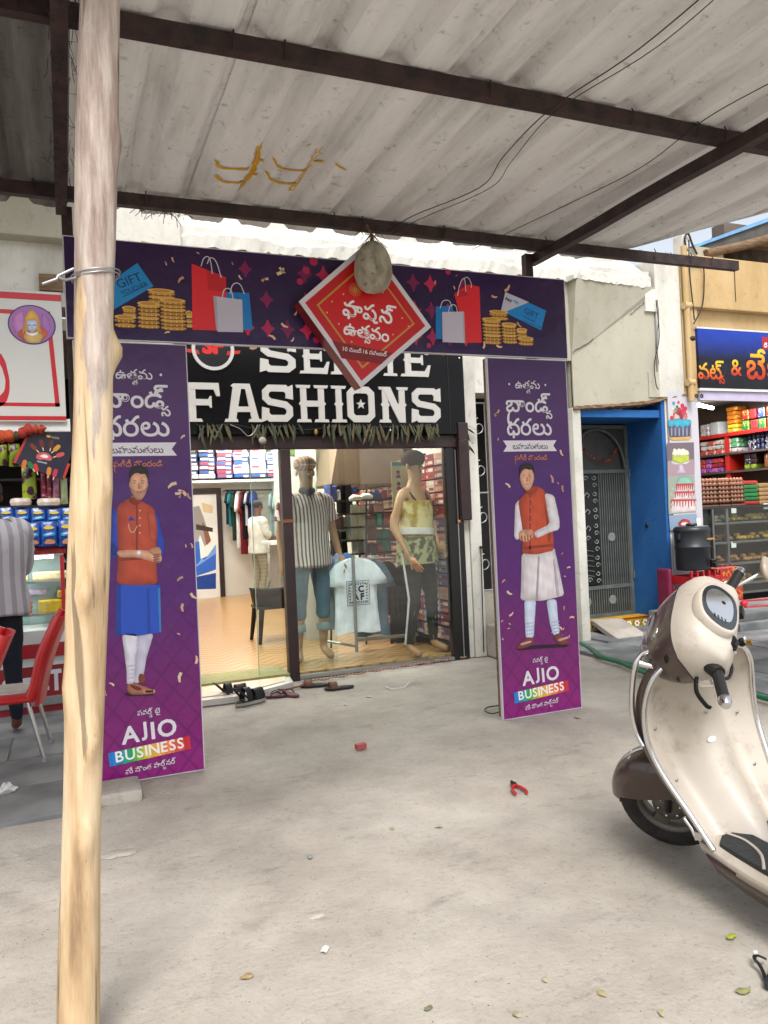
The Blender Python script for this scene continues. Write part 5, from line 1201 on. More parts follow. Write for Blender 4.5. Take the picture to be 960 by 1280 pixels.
# doorway poster on the rear wall
dp = thing('doorway_poster', 'tall white and blue fashion poster in a dark doorway frame on the shop rear wall', 'poster', onY(258, 735, YW))
fr0 = onY(236, 738, YW); fr1 = onY(275, 610, YW)
MB().box((fr0.x, YW-.06, ZF), (fr1.x, YW-.03, fr1.z)).build('sheet', M_WHITE, dp)
m = MB(); pxm = onY(269, 610, YW).x; m.box((pxm, YW-.09, ZF), (fr1.x, YW-.02, fr1.z)); m.box((fr0.x, YW-.09, fr1.z-.12), (pxm, YW-.02, fr1.z)); m.build('frame', M_BROWNF, dp)
p = Print((0, YW-.06, 0)); P1 = lambda *a: [p.fr(x, y) for x, y in a]; H_ = hexc
p.poly(P1((240, 704), (270, 690), (270, 712), (240, 722)), '#2f5fb8', 1, 1); p.poly(P1((240, 694), (256, 700), (270, 680), (270, 692), (240, 712)), '#6f94d0', 1.5, 1); p.poly(P1((240, 722), (270, 716), (270, 736), (240, 737)), '#1d3f8c', 1, 0)
p.poly(P1((240, 634), (249, 632), (255, 648), (262, 672), (256, 684), (250, 668), (247, 680), (240, 682)), '#8f8a86', 2, 1); p.poly(P1((240, 680), (249, 676), (251, 700), (246, 706), (240, 704)), '#2a5fb0', 2.5, 1)
p.poly(P1((252, 652), (259, 660), (264, 676), (258, 682)), '#7d4e3a', 2.6, 1); p.poly(P1((245, 655), (266, 660), (266, 665), (245, 662)), '#3a2a26', 3); p.poly(P1((252, 628), (266, 632), (266, 642), (254, 640)), '#c9b48c', 1, 1); p.build('print', dp)
# high shelf with stacked boxes
sf = thing('high_shelf', 'long white wall shelf high on the shop rear wall carrying box stacks', 'shelf', onY(300, 600, YW-.5))
YH = YW-.5
a = onY(228, 604, YH); b = onY(400, 597, YH); MB().box((.4, YH, a.z), (3.86, YW, b.z)).build('board', M_WHITE, sf)
cols_ = ['#22345e', '#b8b4bc', '#202c4c', '#2a3f6c', '#c4c0c6', '#6c2c38', '#1c2646', '#b4afb8', '#28385c']
q = random.Random(31); bmesh_cache = {}
def boxobj(a, b, col, band, par=None, face='Y'):
    key = tuple(round(b[i]-a[i], 3) for i in range(3))+(col, band, face)
    if key not in bmesh_cache:
        m = MB(); d = [(b[i]-a[i])/2 for i in range(3)]; m.bbox(tuple(-v for v in d), tuple(d), .004, hexc(col))
        if face == 'Y': m.add([(-d[0]*.9, -d[1]-.001, -d[2]*.5), (d[0]*.1, -d[1]-.001, -d[2]*.5), (d[0]*.1, -d[1]-.001, d[2]*.5), (-d[0]*.9, -d[1]-.001, d[2]*.5)], [(0, 1, 2, 3)], hexc(band)); m.add([(d[0]*.2, -d[1]-.001, -d[2]*.8), (d[0]*.8, -d[1]-.001, -d[2]*.8), (d[0]*.8, -d[1]-.001, d[2]*.1), (d[0]*.2, -d[1]-.001, d[2]*.1)], [(0, 1, 2, 3)], hexc('#d8d0c8'))
        else: m.add([(-d[0]-.001, -d[1]*.8, -d[2]*.5), (-d[0]-.001, d[1]*.3, -d[2]*.5), (-d[0]-.001, d[1]*.3, d[2]*.6), (-d[0]-.001, -d[1]*.8, d[2]*.6)], [(0, 1, 2, 3)], hexc(band)); m.add([(-d[0]-.001, d[1]*.45, -d[2]*.5), (-d[0]-.001, d[1]*.85, -d[2]*.5), (-d[0]-.001, d[1]*.85, d[2]*.2), (-d[0]-.001, d[1]*.45, d[2]*.2)], [(0, 1, 2, 3)], hexc('#c8a890'))
        o = m.build('garment_box', PRINT, None, normals=False); bmesh_cache[key] = o.data
        o.location = tuple((a[i]+b[i])/2 for i in range(3)); return o
    o = bpy.data.objects.new('garment_box', bmesh_cache[key]); COL.objects.link(o); o.location = tuple((a[i]+b[i])/2 for i in range(3)); return o
zt = b.z; x = onY(228, 600, YH).x
while x < 3.8:
    w_ = .30; rows_ = q.choice([6, 7, 7, 8])
    for k in range(rows_):
        c = q.choice(cols_); bd = q.choice(['#c9c5cc', '#a23040', '#2a4a8c', '#d8d2d0']); dx = q.uniform(-.01, .01)
        o = boxobj((x+dx, YH+.02, zt+.003+k*.082), (x+w_+dx, YH+.4, zt+.003+(k+1)*.082-.004), c, bd)
        tag(o, 'flat printed garment box in the stacks on the high white shelf', 'box', 'garment boxes stacked on the high shelf')
    x += w_+.03
# boxes along the right wall of the shop
wc = ['#a8564e', '#c08678', '#b04a46', '#8c5a58', '#c9a090', '#3a4a78', '#a87060', '#c4b0a0', '#56688c', '#9c3c40']
ws = thing('wall_rack', 'dark wall rack of shelves full of pink and blue boxes behind the right mannequin', 'rack', (3.8, 8.2, ZF))
for j in range(15):
    z = .14+j*.142; MB().box((3.66, 7.2, z-.012), (3.868, 9.8, z-.002)).build('shelf_board', M_BROWNF, ws)
    for k in range(12):
        if j >= 14: break
        y0 = 7.22+k*.212; c = q.choice(wc if j > 5 else wc[4:]+['#5a6c90', '#8a90a8', '#8e3440']); 
        for s_ in range(2):
            o = boxobj((3.655, y0, z+s_*.064), (3.865, y0+.20, z+s_*.064+.061), c, q.choice(['#d0bcae', '#7a3c3c', '#d8d0c8', '#c8846c']), face='X'); tag(o, 'small printed box packed on the dark wall rack behind the right mannequin', 'box', 'boxes on the wall rack')
for y0 in (7.19, 8.05, 8.9, 9.8): MB().box((3.645, y0, ZF), (3.868, y0+.015, 2.2)).build('upright', M_BROWNF, ws)
# soffit column
so = thing('soffit_box', 'beige boxed ceiling soffit behind the shop glass', 'soffit', onY(460, 604, 8.4))
a = onY(414, 605, 8.4); b = onY(506, 604, 8.4); MB().prism([(a.x, a.z), (b.x, b.z), (b.x, 2.9), (a.x+.22, 2.9)], 8.4, 9.6).build('soffit_panel', mat('beige_board', '#8d7660', rough=.7, var=.08), so)
MB().box((a.x-.18, 9.0, ZF), (a.x+.02, 9.2, 3.2)).build('white_column', M_IW, so)
# face chart poster
pc = thing('chart_poster', 'pale green poster with rows of small portraits hanging behind the right mannequin', 'poster', onY(520, 640, 7.95))
a = onY(492, 652, 7.95); b = onY(547, 576, 7.95); MB().box((a.x, 7.95, a.z), (b.x, 7.955, b.z)).build('sheet', mat('pale_green_sheet', '#bcc49a', rough=.5, var=.15, scale=4), pc)
p = Print((0, 7.95, 0)); w_ = b.x-a.x; hgt = b.z-a.z; p.rect(a.x+.01, b.z-.05, b.x-.01, b.z-.01, '#2f8f96', 1)
for i in range(4):
    for j in range(4):
        u = a.x+w_*(.14+.24*i); v = b.z-.14-j*.13; p.rect(u-.035, v-.045, u+.035, v+.045, ['#c9b98c', '#b9a8b8', '#c8c8a8'][(i+j) % 3], 1); p.disc((u, v+.012), .02, '#7a4a3a', 2, 10); p.poly([(u-.03, v-.045), (u+.03, v-.045), (u+.02, v-.01), (u-.02, v-.01)], ['#3a3a6a', '#8a2c2c', '#d0d0d0'][(i*2+j) % 3], 2); p.poly([(u-.022, v+.015), (u+.022, v+.015), (u+.018, v+.038), (u-.018, v+.038)], '#1a1210', 2.4)
p.build('portraits', pc)
# hanging clothes on a rail at the rear
hr = thing('clothes_rail', 'thin wall rail on the shop rear wall with a row of hanging clothes', 'rail', onY(315, 612, YW-.3))
MB().tube([onY(282, 613, YW-.3), onY(352, 612, YW-.3)], .018, 7).build('rail_bar', M_BLACKM, hr); MB().tube([onY(283, 613, YW-.3), onY(283, 613, YW-.3)+Vector((0, .28, 0))], .015, 6).build('bracket', M_BLACKM, hr)
def garment(name, top, w_, hgt, m, label, cat, rz=0, dep=.05, sleeve=.38, seed=0, group=None, flare=1.0, prt=None):
    """hanging shirt-like cloth with depth, folds and sleeves"""
    q = random.Random(seed); T = Matrix.Translation(top) @ Matrix.Rotation(rz, 4, 'Z'); t = thing(name, label, cat, M=T, group=group)
    prof_ = [(0, .14), (.03, .26), (.07, .36), (.16, .46), (.28, .56), (.36, .60)] if sleeve else [(0, .14), (.05, .34), (.2, .36)]
    body = [(.365, .40), (.5, .385), (.7, .39*flare), (.88, .41*flare), (1.0, .42*flare)]
    rings = []; n = 12
    def ring(v, hw):
        f = []; bk = []
        for i in range(n+1):
            x = -hw+2*hw*i/n; e = math.sqrt(max(0, 1-(x/hw)**2)); fold = .018*math.sin(x*22+seed+v*2)*min(1, v*2)
            f.append(Vector((x*w_, (-dep*e*.6-fold*w_), -v*hgt+.012*math.sin(x*9+seed)*v))); bk.append(Vector((x*w_, dep*e*.6-fold*w_+.004, -v*hgt)))
        return f+bk[::-1]
    for v, hw in prof_+body: rings.append(ring(v, hw))
    # sleeves end: pinch ring
    mm = MB(T); mm.loft(rings, True, None, True); mm.build('fabric', m, t)
    hk = MB(T).tube([(0, 0, .0), (0, 0, .05), (.015, 0, .07), (.02, 0, .06)], .004, 5); hk.tube([(-.16*w_*2, 0, -.03), (0, 0, .01), (.16*w_*2, 0, -.03)], .006, 5); hk.build('hanger', M_ALU, t)
    return t
for i, (px_, c, hh) in enumerate([(286, '#15202c', 42), (289, '#1f5a5c', 44), (293, '#23302a', 62), (298, '#c9c5c2', 72), (303, '#6a2026', 80), (306, '#16161c', 60), (310, '#9a9aa4', 44), (313, '#1a1a22', 50), (317, '#2a3f86', 46), (340, '#8aa0a0', 60), (345, '#9ab0b0', 64)]):
    tp = onY(px_, 614, YW-.3); g_ = garment('hanging_garment', tp, .34, hh/970*15, cm(c), ['navy top first from the left on the rear clothes rail', 'teal shirt second from the left on the rear clothes rail', 'dark olive kurta between the teal and the white clothes on the rail', 'long white shirt hanging in the middle of the rear rail', 'long maroon garment hanging just right of the white shirt on the rail', 'black shirt hanging right of the maroon garment on the rail', 'pale grey shirt between two black ones on the rear rail', 'black top hanging beside the blue one on the rear rail', 'blue top hanging nearest the man on the rear rail', 'pale teal shirt behind the glass edge near the man', 'pale grey-green shirt at the right end of the rear rail'][i], 'clothes', rz=rad(50), seed=i)
# man in the shop
man_l = onZ(326, 749, ZF)
khaki = stripes('khaki_check', '#857a60', '#8f846a', .07, 'Z', duty=.5)
mt, J, h = figure('person', 'man in white shirt and khaki checked trousers standing at the rear of the shop', 'person', man_l, rad(-75), 1.88,
       {'eL': (.12, .03, .65), 'wL': (.10, .16, .60), 'pL': (.09, .195, .60), 'eR': (-.12, .03, .64), 'wR': (-.09, .15, .58), 'pR': (-.08, .185, .58), 'hd': (0, .015, .925), 'kL': (.05, .03, .28), 'tL': (.06, .085, .014)},
       M_BROWNSK, shirt=('shirt', ['pel', 'bel', 'che', 'shc', 'sL', 'eL', 'sR', 'eR', 'hL', 'hR'], 1.25, cm('#d4d0c8')), pants=('trousers', ['bel', 'pel', 'hL', 'kL', 'aL', 'hR', 'kR', 'aR'], 1.12, khaki))
def hair(t, J, h, m, name='hair', r=.056, back=-.008, up=.02, zs=.045):
    c = J['hd']*h; vs = MB(); vs.ball((c.x, c.y+back*h, c.z+up*h), (r*h*.88, r*h, zs*h), 14, 9); vs.build(name, m, t, local=True)
hair(mt, J, h, mat('black_hair', '#0d0a09', rough=.7, var=.4, scale=60, bump=.6, bscale=120))
for s_ in 'LR':
    a = J['a'+s_]*h; tt = J['t'+s_]*h; MB().tube([Vector((a.x, a.y-.03, .045)), Vector((a.x, a.y+.05, .05)), Vector((tt.x, tt.y+.01, .04)), Vector((tt.x, tt.y+.05, .03))], [.045, .055, .05, .03], 9).build('shoe', mat('dark_brown_shoe', '#241712', rough=.5), mt, local=True)
# counter stool and small objects at the rear
ts = thing('tripod_stool', 'small stool with a round white top beside the man in the shop', 'stool', onZ(347, 742, ZF)); c = onZ(347, 742, ZF)
MB().ball((c.x, c.y, .78), (.3, .2, .3), 12, 8).build('round_top', M_WHITE, ts)
for a in (0, 2.1, 4.2): MB().tube([(c.x, c.y, .6), (c.x+.35*math.cos(a), c.y+.35*math.sin(a), ZF)], .02, 6).build('leg', M_ALU, ts)
ct = thing('rear_counter', 'white counter with stacked shirts behind the left mannequin', 'counter', onY(370, 690, 12)); a = onY(338, 677, 12.5); MB().bbox((a.x, 12.5, a.z-.06), (3.86, 13.2, a.z), .01).build('top', M_WHITE, ct); MB().box((a.x+.15, 12.55, ZF), (3.86, 13.2, a.z-.06)).build('front', mat('counter_front', '#8a8078', rough=.6), ct)
for k, (px_, py_, c_) in enumerate([(372, 560, '#7f9a3a'), (384, 562, '#c9c5c8'), (392, 572, '#2a4a8c'), (380, 585, '#c8c0c0'), (400, 590, '#b04030')]):
    a = onY(px_-7, py_+9, 12.6); tag(MB().bbox(a, (a.x+.22, 12.9, a.z+.2), .02).build('parcel', cm(c_)), ['lime green parcel high behind the left mannequin hat', 'white parcel above the striped hat', 'blue parcel right of the striped hat', 'pale parcel beside the mannequin face', 'orange parcel at the white column behind the left mannequin'][k], 'parcel')
# black plastic chair behind the post
bc_ = onZ(345, 800, ZF); bl = thing('plastic_chair', 'black moulded plastic chair behind the centre post in the shop', 'chair', bc_)
M_BPL = mat('black_plastic', '#0e0d0e', rough=.5, var=.2, spec=.3)
cx, cy = bc_.x, bc_.y
MB().bbox((cx-.24, cy-.22, ZF+.40), (cx+.26, cy+.24, ZF+.44), .015).build('seat', M_BPL, bl)
rows = []
for i in range(9):
    a = PI*.95+PI*.95*i/8 - PI*.45; rows.append([Vector((cx+.01+.27*math.cos(a+PI*.45-.1), cy+.25*math.sin(a+PI*.45-.1), ZF+.43)), Vector((cx+.01+.30*math.cos(a+PI*.45-.1), cy+.28*math.sin(a+PI*.45-.1), ZF+.62)), Vector((cx+.01+.31*math.cos(a+PI*.45-.1), cy+.29*math.sin(a+PI*.45-.1), ZF+.66)), Vector((cx+.01+.28*math.cos(a+PI*.45-.1), cy+.26*math.sin(a+PI*.45-.1), ZF+.655))])
MB().loft(rows, True, None, True).build('backrest', M_BPL, bl)
for sx_, sy_ in ((-1, -1), (1, -1), (-1, 1), (1, 1)): MB().tube([(cx+sx_*.2, cy+sy_*.18, ZF+.41), (cx+sx_*.25, cy+sy_*.23, ZF)], [.035, .022], 6).build('leg', M_BPL, bl)
# ------------------------------------------------------------------ the two mannequins
strM = stripes('red_white_stripe', '#cdbfbc', '#6a4248', .036, 'X', duty=.58); strG = stripes('grey_white_stripe', '#b9bab8', '#7e8488', .05, 'X')
JEAN = mat('faded_denim', '#3f5f74', rough=.9, var=.3, scale=6, col2='#2c4658', bump=.3)
m1 = onZ(392, 824, ZF); H1 = (onY(388, 574, m1.y).z-ZF)/.985
t1, J, h = figure('mannequin', 'mannequin in a vertical striped shirt, striped cap and cropped jeans behind the glass', 'mannequin', m1, PI+rad(8), H1,
      {'eL': (.145, -.01, .63), 'wL': (.15, .02, .50), 'pL': (.152, .03, .465), 'eR': (-.14, -.01, .63), 'wR': (-.16, .02, .50), 'pR': (-.165, .03, .465), 'kL': (.07, .02, .28), 'aL': (.075, -.01, .045), 'tL': (.10, .07, .014), 'hd': (.005, .012, .925)}, M_MANN,
      shirt=('shirt', ['pel', 'bel', 'che', 'shc', 'sL', 'sR', 'hL', 'hR'], 1.16, strM, None, [('slL', 'sL', 'eL', .62, .04), ('slR', 'sR', 'eR', .62, .04)]),
      pants=('trousers', ['bel', 'pel', 'hL', 'kL', 'hR', 'kR'], 1.10, JEAN, None, [('cuL', 'kL', 'aL', .38, .037), ('cuR', 'kR', 'aR', .38, .037)]))
for s_ in 'LR':
    a = (J['k'+s_]+(J['a'+s_]-J['k'+s_])*.5)*h; MB().tube([a+Vector((0, 0, .03)), a-Vector((0, 0, .04))], .072, 12, cap=True).build('rolled_cuff', mat('pale_cuff', '#8b9ba4', rough=.9), t1, local=True)
c = J['hd']*h
capM = stripes('cap_stripe', '#8c5a44', '#b08a70', .03, 'X')
MB().ball((c.x, c.y-.01, c.z+.035*h), (.062*h*.9, .066*h, .042*h), 16, 9).build('cap', capM, t1, local=True)
m = MB(); m.loft([[Vector((c.x+.1*math.cos(a)*1.15, c.y+.02+.13*max(.2, math.sin(a)) , c.z+.025*h)) for a in [PI*k/12 for k in range(13)]], [Vector((c.x+.1*math.cos(a)*1.1, c.y+.02+.11*max(.2, math.sin(a)), c.z+.032*h)) for a in [PI*k/12 for k in range(13)]]], False, None, True, False); m.build('cap_brim', capM, t1, local=True)
m = MB(); m.tube([(c.x-.06, c.y+.02, J['nk'].z*h+.0), (c.x, c.y+.09, J['nk'].z*h-.03), (c.x+.06, c.y+.02, J['nk'].z*h), (c.x, c.y-.07, J['nk'].z*h+.02), (c.x-.06, c.y+.02, J['nk'].z*h)], .035, 8); m.build('neck_scarf', cm('#3a3f52'), t1, local=True)
DKP = mat('charcoal_leggings', '#101414', rough=.75, var=.35, scale=7, bump=.2)
m2 = onZ(527, 817, ZF); H2 = (onY(527, 566, m2.y).z-ZF)/.985
tank = mat('printed_tank', '#b9a878', rough=.8, var=.7, scale=9, col2='#8f7630', fac=(.42, .55))
t2, J, h = figure('mannequin', 'mannequin in printed top, white waist band and dark leggings with white side stripe', 'mannequin', m2, PI+rad(28), H2,
      {'eL': (.14, -.03, .63), 'wL': (.13, .05, .50), 'pL': (.125, .07, .465), 'eR': (-.15, -.02, .64), 'wR': (-.11, .07, .53), 'pR': (-.09, .10, .51), 'kL': (.075, .03, .28), 'aL': (.085, -.01, .045), 'tL': (.10, .075, .014), 'aR': (-.075, .02, .045), 'tR': (-.09, .10, .014), 'kR': (-.06, .03, .28)}, M_MANN,
      shirt=('tank_top', ['pel', 'bel', 'che', 'hL', 'hR'], 1.2, tank, None, [('top', 'che', 'shc', .45, .075)]),
      pants=('leggings', ['bel', 'pel', 'hL', 'kL', 'aL', 'hR', 'kR', 'aR'], 1.08, DKP), slim=.96)
c = J['hd']*h; MB().ball((c.x, c.y-.01, c.z+.03*h), (.058*h, .064*h, .045*h), 16, 9).build('cap', cm('#4a3626'), t2, local=True)
z_ = J['bel'].z*h; MB().loft([[Vector((.110*h*math.cos(a), .085*h*math.sin(a), z_+dz+.015*math.cos(a))) for a in [2*PI*k/20 for k in range(20)]] for dz in (-.035, .035)], True).build('waist_band', cm('#c9c3bc'), t2, local=True)
MB().loft([[Vector((.114*h*r_*math.cos(a), .09*h*r_*math.sin(a), .52*h+dz)) for a in [2*PI*k/28 for k in range(28)]] for dz, r_ in ((-.075*h, 1.06), (.0, 1.0), (.055*h, .97))], False).build('lower_hem', mat('olive_print', '#8d8c62', rough=.8, var=.7, scale=13, col2='#3c3c28', fac=(.45, .52)), t2, local=True)
for s_ in (-1, 1): MB().tube([(s_*.055*h, -.02*h, .765*h), (s_*.062*h, .02*h, .79*h), (s_*.05*h, .055*h, .74*h)], .008, 6).build('strap', cm('#2a2a2e'), t2, local=True)
hk_, kn_, an_ = [J[k+'L']*h for k in 'hka']; MB().tube([hk_+Vector((.065*h, .0, 0)), kn_+Vector((.043*h, 0, 0)), an_+Vector((.027*h, 0, .03))], .011, 6).build('side_stripe', cm('#d0ccc8'), t2, local=True)
# held carton
# ------------------------------------------------------------------ tee stand between the mannequins
YT = 7.75
stn = thing('garment_stand', 'grey metal garment stand with an upright post and low base bar behind the glass', 'stand', onY(444, 812, YT))
MB().tube([onY(441, 694, YT-.22), onY(446, 815, YT-.22)], .018, 8).build('upright', M_ALU, stn); MB().tube([onY(392, 699, YT+.1), onY(500, 698, YT+.1)], .014, 8).build('rail_bar', M_ALU, stn)
MB().tube([onY(446, 800, YT), onY(522, 793, YT+.1)], .02, 8).build('base_bar', M_ALU, stn)
MB().tube([onY(446, 808, YT), onY(400, 800, YT+.3)], .015, 8).build('base_bar', M_ALU, stn)
tee = garment('tshirt', onY(443, 698, YT-.06), .60, .78, cm('#e2e7f0'), 'pale blue white t-shirt with a black square print hanging on the metal stand', 't-shirt', rz=rad(-6), dep=.05, seed=2)
p = Print(onY(443, 698, YT-.13)+Vector((0, -.03, 0))); L_ = .12
cx, cz = .015, -.36
p.step = .0006
def sq(x0, z0, x1, z1, c, L=1): p.rect(cx+x0, cz+z0, cx+x1, cz+z1, c, L)
for r_, w_ in ((.125, .006), (.108, .005)): p.line([(cx-r_, cz-r_), (cx+r_, cz-r_), (cx+r_, cz+r_), (cx-r_, cz+r_)], w_, '#1c2430', 1, closed=True)
for k in range(7):
    for s_ in (-1, 1): sq(s_*.092-.008, -.1+k*.03, s_*.092+.008, -.085+k*.03, '#2a3342', 2)
    sq(-.08+k*.025, .085, -.065+k*.025, .1, '#2a3342', 2); sq(-.08+k*.025, -.1, -.065+k*.025, -.085, '#2a3342', 2)
p.text([('S', 0, 0, 1), ('C', .25, 0, 1)], cx, cz+.01, .09, '#10151f', 3, .1, 0, 'C', maxw=.12); p.text([('A', 0, 0, 1), ('F', .25, 0, 1)], cx, cz-.07, .09, '#10151f', 3, .1, 0, 'C', maxw=.12)
p.mb.build('chest_print', PRINT, tee, normals=False)
garment('tshirt', onY(418, 703, YT+.12), .42, .70, cm('#8f9a9c'), 'grey-green t-shirt hanging just behind the pale printed one', 't-shirt', rz=rad(20), seed=5)
garment('tshirt', onY(462, 700, YT+.15), .46, .82, cm('#5f7484'), 'blue-grey t-shirt whose hem shows below the pale printed one', 't-shirt', rz=rad(-15), seed=7)
for i, (px_, c_, lb_) in enumerate([(410, '#8a9cc8', 'pale blue towel bunched on the rail left of the stand post'), (424, '#a9b0d0', 'lilac folded cloth on the rail beside the stand post'), (434, '#5f7ab0', 'blue folded cloth nearest the stand post')]):
    a = onY(px_, 700, YT+.02); m = MB(); m.ball((a.x, a.y, a.z-.02), (.07, .05, .10), 10, 7); m.v = [v+Vector((.012*math.sin(v.z*60), .015*math.sin(v.z*50+v.x*40), 0)) for v in m.v]; tag(m.build('folded_cloth', cm(c_)), lb_, 'cloth')
for i, (px_, py_, w_, hh, c_, lb_) in enumerate([(482, 702, .34, .6, '#2b2320', 'dark brown top hanging right of the stand'), (505, 705, .36, .75, '#171516', 'black trousers hanging behind the dark leggings'), (495, 715, .3, .8, '#1e1b1c', 'black jacket hanging behind the stand base')]):
    garment('dark_garment', onY(px_, py_, 8.0+.08*i), w_, hh, cm(c_), lb_, 'clothes', rz=rad(15), seed=i+20)
lm = MB(); a = onY(520, 692, YT-.05); T = Matrix.Translation(a) @ Matrix.Rotation(rad(-18), 4, 'Y'); lm.T = T
lm.prism([(-.03, 0), (.03, .005), (.045, -.09), (.035, -.17), (.0, -.2), (-.03, -.17), (-.035, -.09)], -.012, .012); tag(lm.build('slipper', mat('lime_rubber', '#7ed01e', rough=.4, var=.1)), 'lime green rubber slipper hanging behind the glass near the leggings', 'slipper')
# rack of assorted goods behind
gk = thing('display_rack', 'metal display rack of assorted folded clothes and shoes behind the shop glass', 'rack', onY(455, 700, 8.3))
YK = 8.3
for y0, y1 in ((626, 628), (643, 645), (660, 662), (677, 679), (693, 696)):
    m = MB(); a = onY(412, y1, YK); b = onY(506, y0, YK); m.box((a.x, YK-.02, a.z), (b.x, YK, a.z+.022)); m.build('cross_bar', M_BROWNF, gk)
for px_ in (414, 458, 503): MB().tube([onY(px_, 606, YK), onY(px_, 812, YK)], .012, 6).build('upright', M_BROWNF, gk)
goods = [(412, 606, 421, 626, '#4a5a9c'), (422, 612, 426, 626, '#c8c4c0'), (428, 606, 440, 642, '#151312'), (441, 616, 452, 626, '#b83a1e'), (441, 609, 447, 616, '#22386e'), (453, 612, 463, 624, '#c9a080'), (418, 644, 430, 660, '#5c4038'), (424, 646, 438, 676, '#7c8a80'), (439, 630, 448, 675, '#a8ab94'), (449, 632, 458, 676, '#c0c0a8'), (460, 645, 470, 675, '#6a4a38'), (420, 662, 434, 694, '#1a1820'), (436, 664, 446, 676, '#b8a890'), (447, 662, 457, 694, '#8a8e8c'), (459, 680, 471, 694, '#4a3428'), (472, 640, 478, 660, '#4a9c8a'), (480, 640, 490, 660, '#a8625a'), (478, 661, 488, 693, '#3f8a7c'), (466, 614, 476, 626, '#3a4470'), (477, 612, 484, 626, '#8c4a50'), (468, 628, 480, 643, '#a88078'), (489, 664, 500, 677, '#b04a42'), (472, 680, 482, 693, '#9a5a54')]
for i, (x0, y0, x1, y1, c_) in enumerate(goods):
    a = onY(x0, y1, YK+.02); b = onY(x1, y0, YK+.02); q = random.Random(i); m = MB(); m.bbox((a.x, YK+.02, a.z), (b.x, YK+.22, b.z), .02)
    m.v = [v+Vector((q.uniform(-.006, .006), q.uniform(-.01, .01), q.uniform(-.008, .008))) for v in m.v]
    tag(m.build('folded_garment', cm(c_, )), 'folded garment packed on the metal display rack behind the glass', 'clothes', 'folded goods on the display rack')
for px_, py_, c_ in ((444, 624, '#d8d4d0'), (457, 622, '#d0ccc8')):
    a = onY(px_, py_, YK-.05); m = MB(); m.tube([a+Vector((-.07, 0, 0)), a+Vector((-.02, 0, .02)), a+Vector((.05, 0, .015)), a+Vector((.08, 0, 0))], [.02, .035, .03, .02], 8); tag(m.build('sneaker', M_WHITE), ['left', 'right'][px_ > 450]+' white soled sneaker on the top bar of the display rack', 'shoe')
# ------------------------------------------------------------------ left snack stall
YL = YF-.08
ls = thing('stall_sign', 'white sign with red double border, round portrait medallion and large red curved letter', 'sign', (-1.2, YL, 2.45))
a = onY(83, 527, YL); b = onY(79, 366, YL)
x0, x1, z0, z1 = -3.4, a.x, a.z, b.z
MB().box((x0, YL, z0), (x1, YL+.05, z1)).build('sign_board', mat('white_flex', '#b9b9b4', rough=.5, var=.05, scale=2), ls)
p = Print((0, YL, 0)); RD = '#ab1e28'
p.rect(x0, z1-.075, x1, z1-.02, RD, 1); p.rect(x0, z0+.01, x1, z0+.045, RD, 1); p.rect(x0+.1, z1-.20, x1-.09, z1-.165, RD, 1); p.rect(x0+.1, z0+.125, x1-.045, z0+.155, RD, 1); p.poly([(x1-.125, z1-.165), (x1-.09, z1-.165), (x1-.045, z0+.125), (x1-.08, z0+.125)], RD, 1)
p.poly([p.fr(*q_) for q_ in [(0, 440), (7, 452), (12, 475), (12, 490), (8, 503), (0, 509), (-14, 512), (-30, 505), (-30, 497), (-12, 502), (0, 495), (6, 488), (7, 475), (2, 458), (-6, 448)]], RD, 1, 1)
p.line([p.fr(*q_) for q_ in [(-30, 500), (-44, 480), (-34, 450), (-20, 442), (-6, 450)]], .05, RD, 1)
c = p.fr(40, 406)
p.disc(c, .182, '#3a2050', 2, 32, r2=.165); p.disc(c, .172, '#8a5a94', 2.5, 32, r2=.155)
pm6 = lambda x, y: (x/6.4, 340+y/6.4); p.pm = pm6; Q = lambda pts, col, L, s_=2: p.poly(pts, col, L, s_, True)
Q([(100, 350), (190, 300), (200, 470), (130, 500), (100, 450)], '#a86aa4', 3); Q([(330, 320), (400, 380), (400, 480), (330, 500)], '#94609c', 3)
Q([(130, 500), (190, 440), (350, 440), (390, 500), (330, 560), (200, 560)], '#b0502c', 3.3); Q([(185, 500), (240, 475), (300, 480), (350, 510), (320, 568), (210, 566)], '#b89a54', 3.6)
Q([(190, 400), (205, 340), (250, 320), (305, 345), (320, 400), (330, 500), (300, 480), (210, 470), (175, 500)], '#b8863a', 3.8); Q([(215, 400), (225, 385), (285, 385), (298, 400), (296, 440), (278, 470), (255, 480), (232, 468), (216, 440)], '#a9b0c8', 4.2)
Q([(195, 395), (215, 330), (250, 295), (290, 330), (312, 395), (255, 375)], '#c89a34', 4.5); Q([(222, 424), (246, 420), (246, 428), (224, 430)], '#1d1a30', 5, 1); Q([(264, 420), (288, 424), (286, 430), (264, 428)], '#1d1a30', 5, 1); Q([(244, 458), (268, 458), (256, 466)], '#8a3040', 5, 1); Q([(253, 425), (259, 425), (262, 448), (250, 448)], '#8c94b0', 4.9, 1)
Q([(205, 470), (230, 490), (280, 490), (308, 470), (300, 500), (256, 515), (212, 500)], '#d8d4d8', 4.1); p.pm = None
p.build('printed_sign', ls)
garland('marigold_garland', [onY(-25, 552, YL-.05), onY(0, 546, YL-.05), onY(20, 545, YL-.05), onY(35, 538, YL-.05), onY(52, 537, YL-.05)], .045, ['#b0441c', '#a8381c', '#8c3a1c', '#4a4422', '#9c2c20'], 'thick orange and dark marigold garland along the top of the left stall', .045)
# back shelf
sh_ = thing('stall_shelf', 'dark shelving at the back of the left snack stall', 'shelf', (-1.5, 8.0, 0))
for z in (1.75, 2.0, 2.3): MB().box((-4, 7.9, z-.02), (.15, 8.3, z)).build('board', mat('grey_board', '#4a4c4c', rough=.7), sh_)
MB().box((-4, 8.31, 0), (.15, 8.33, 2.33)).build('back_board', M_DKGREY, sh_)
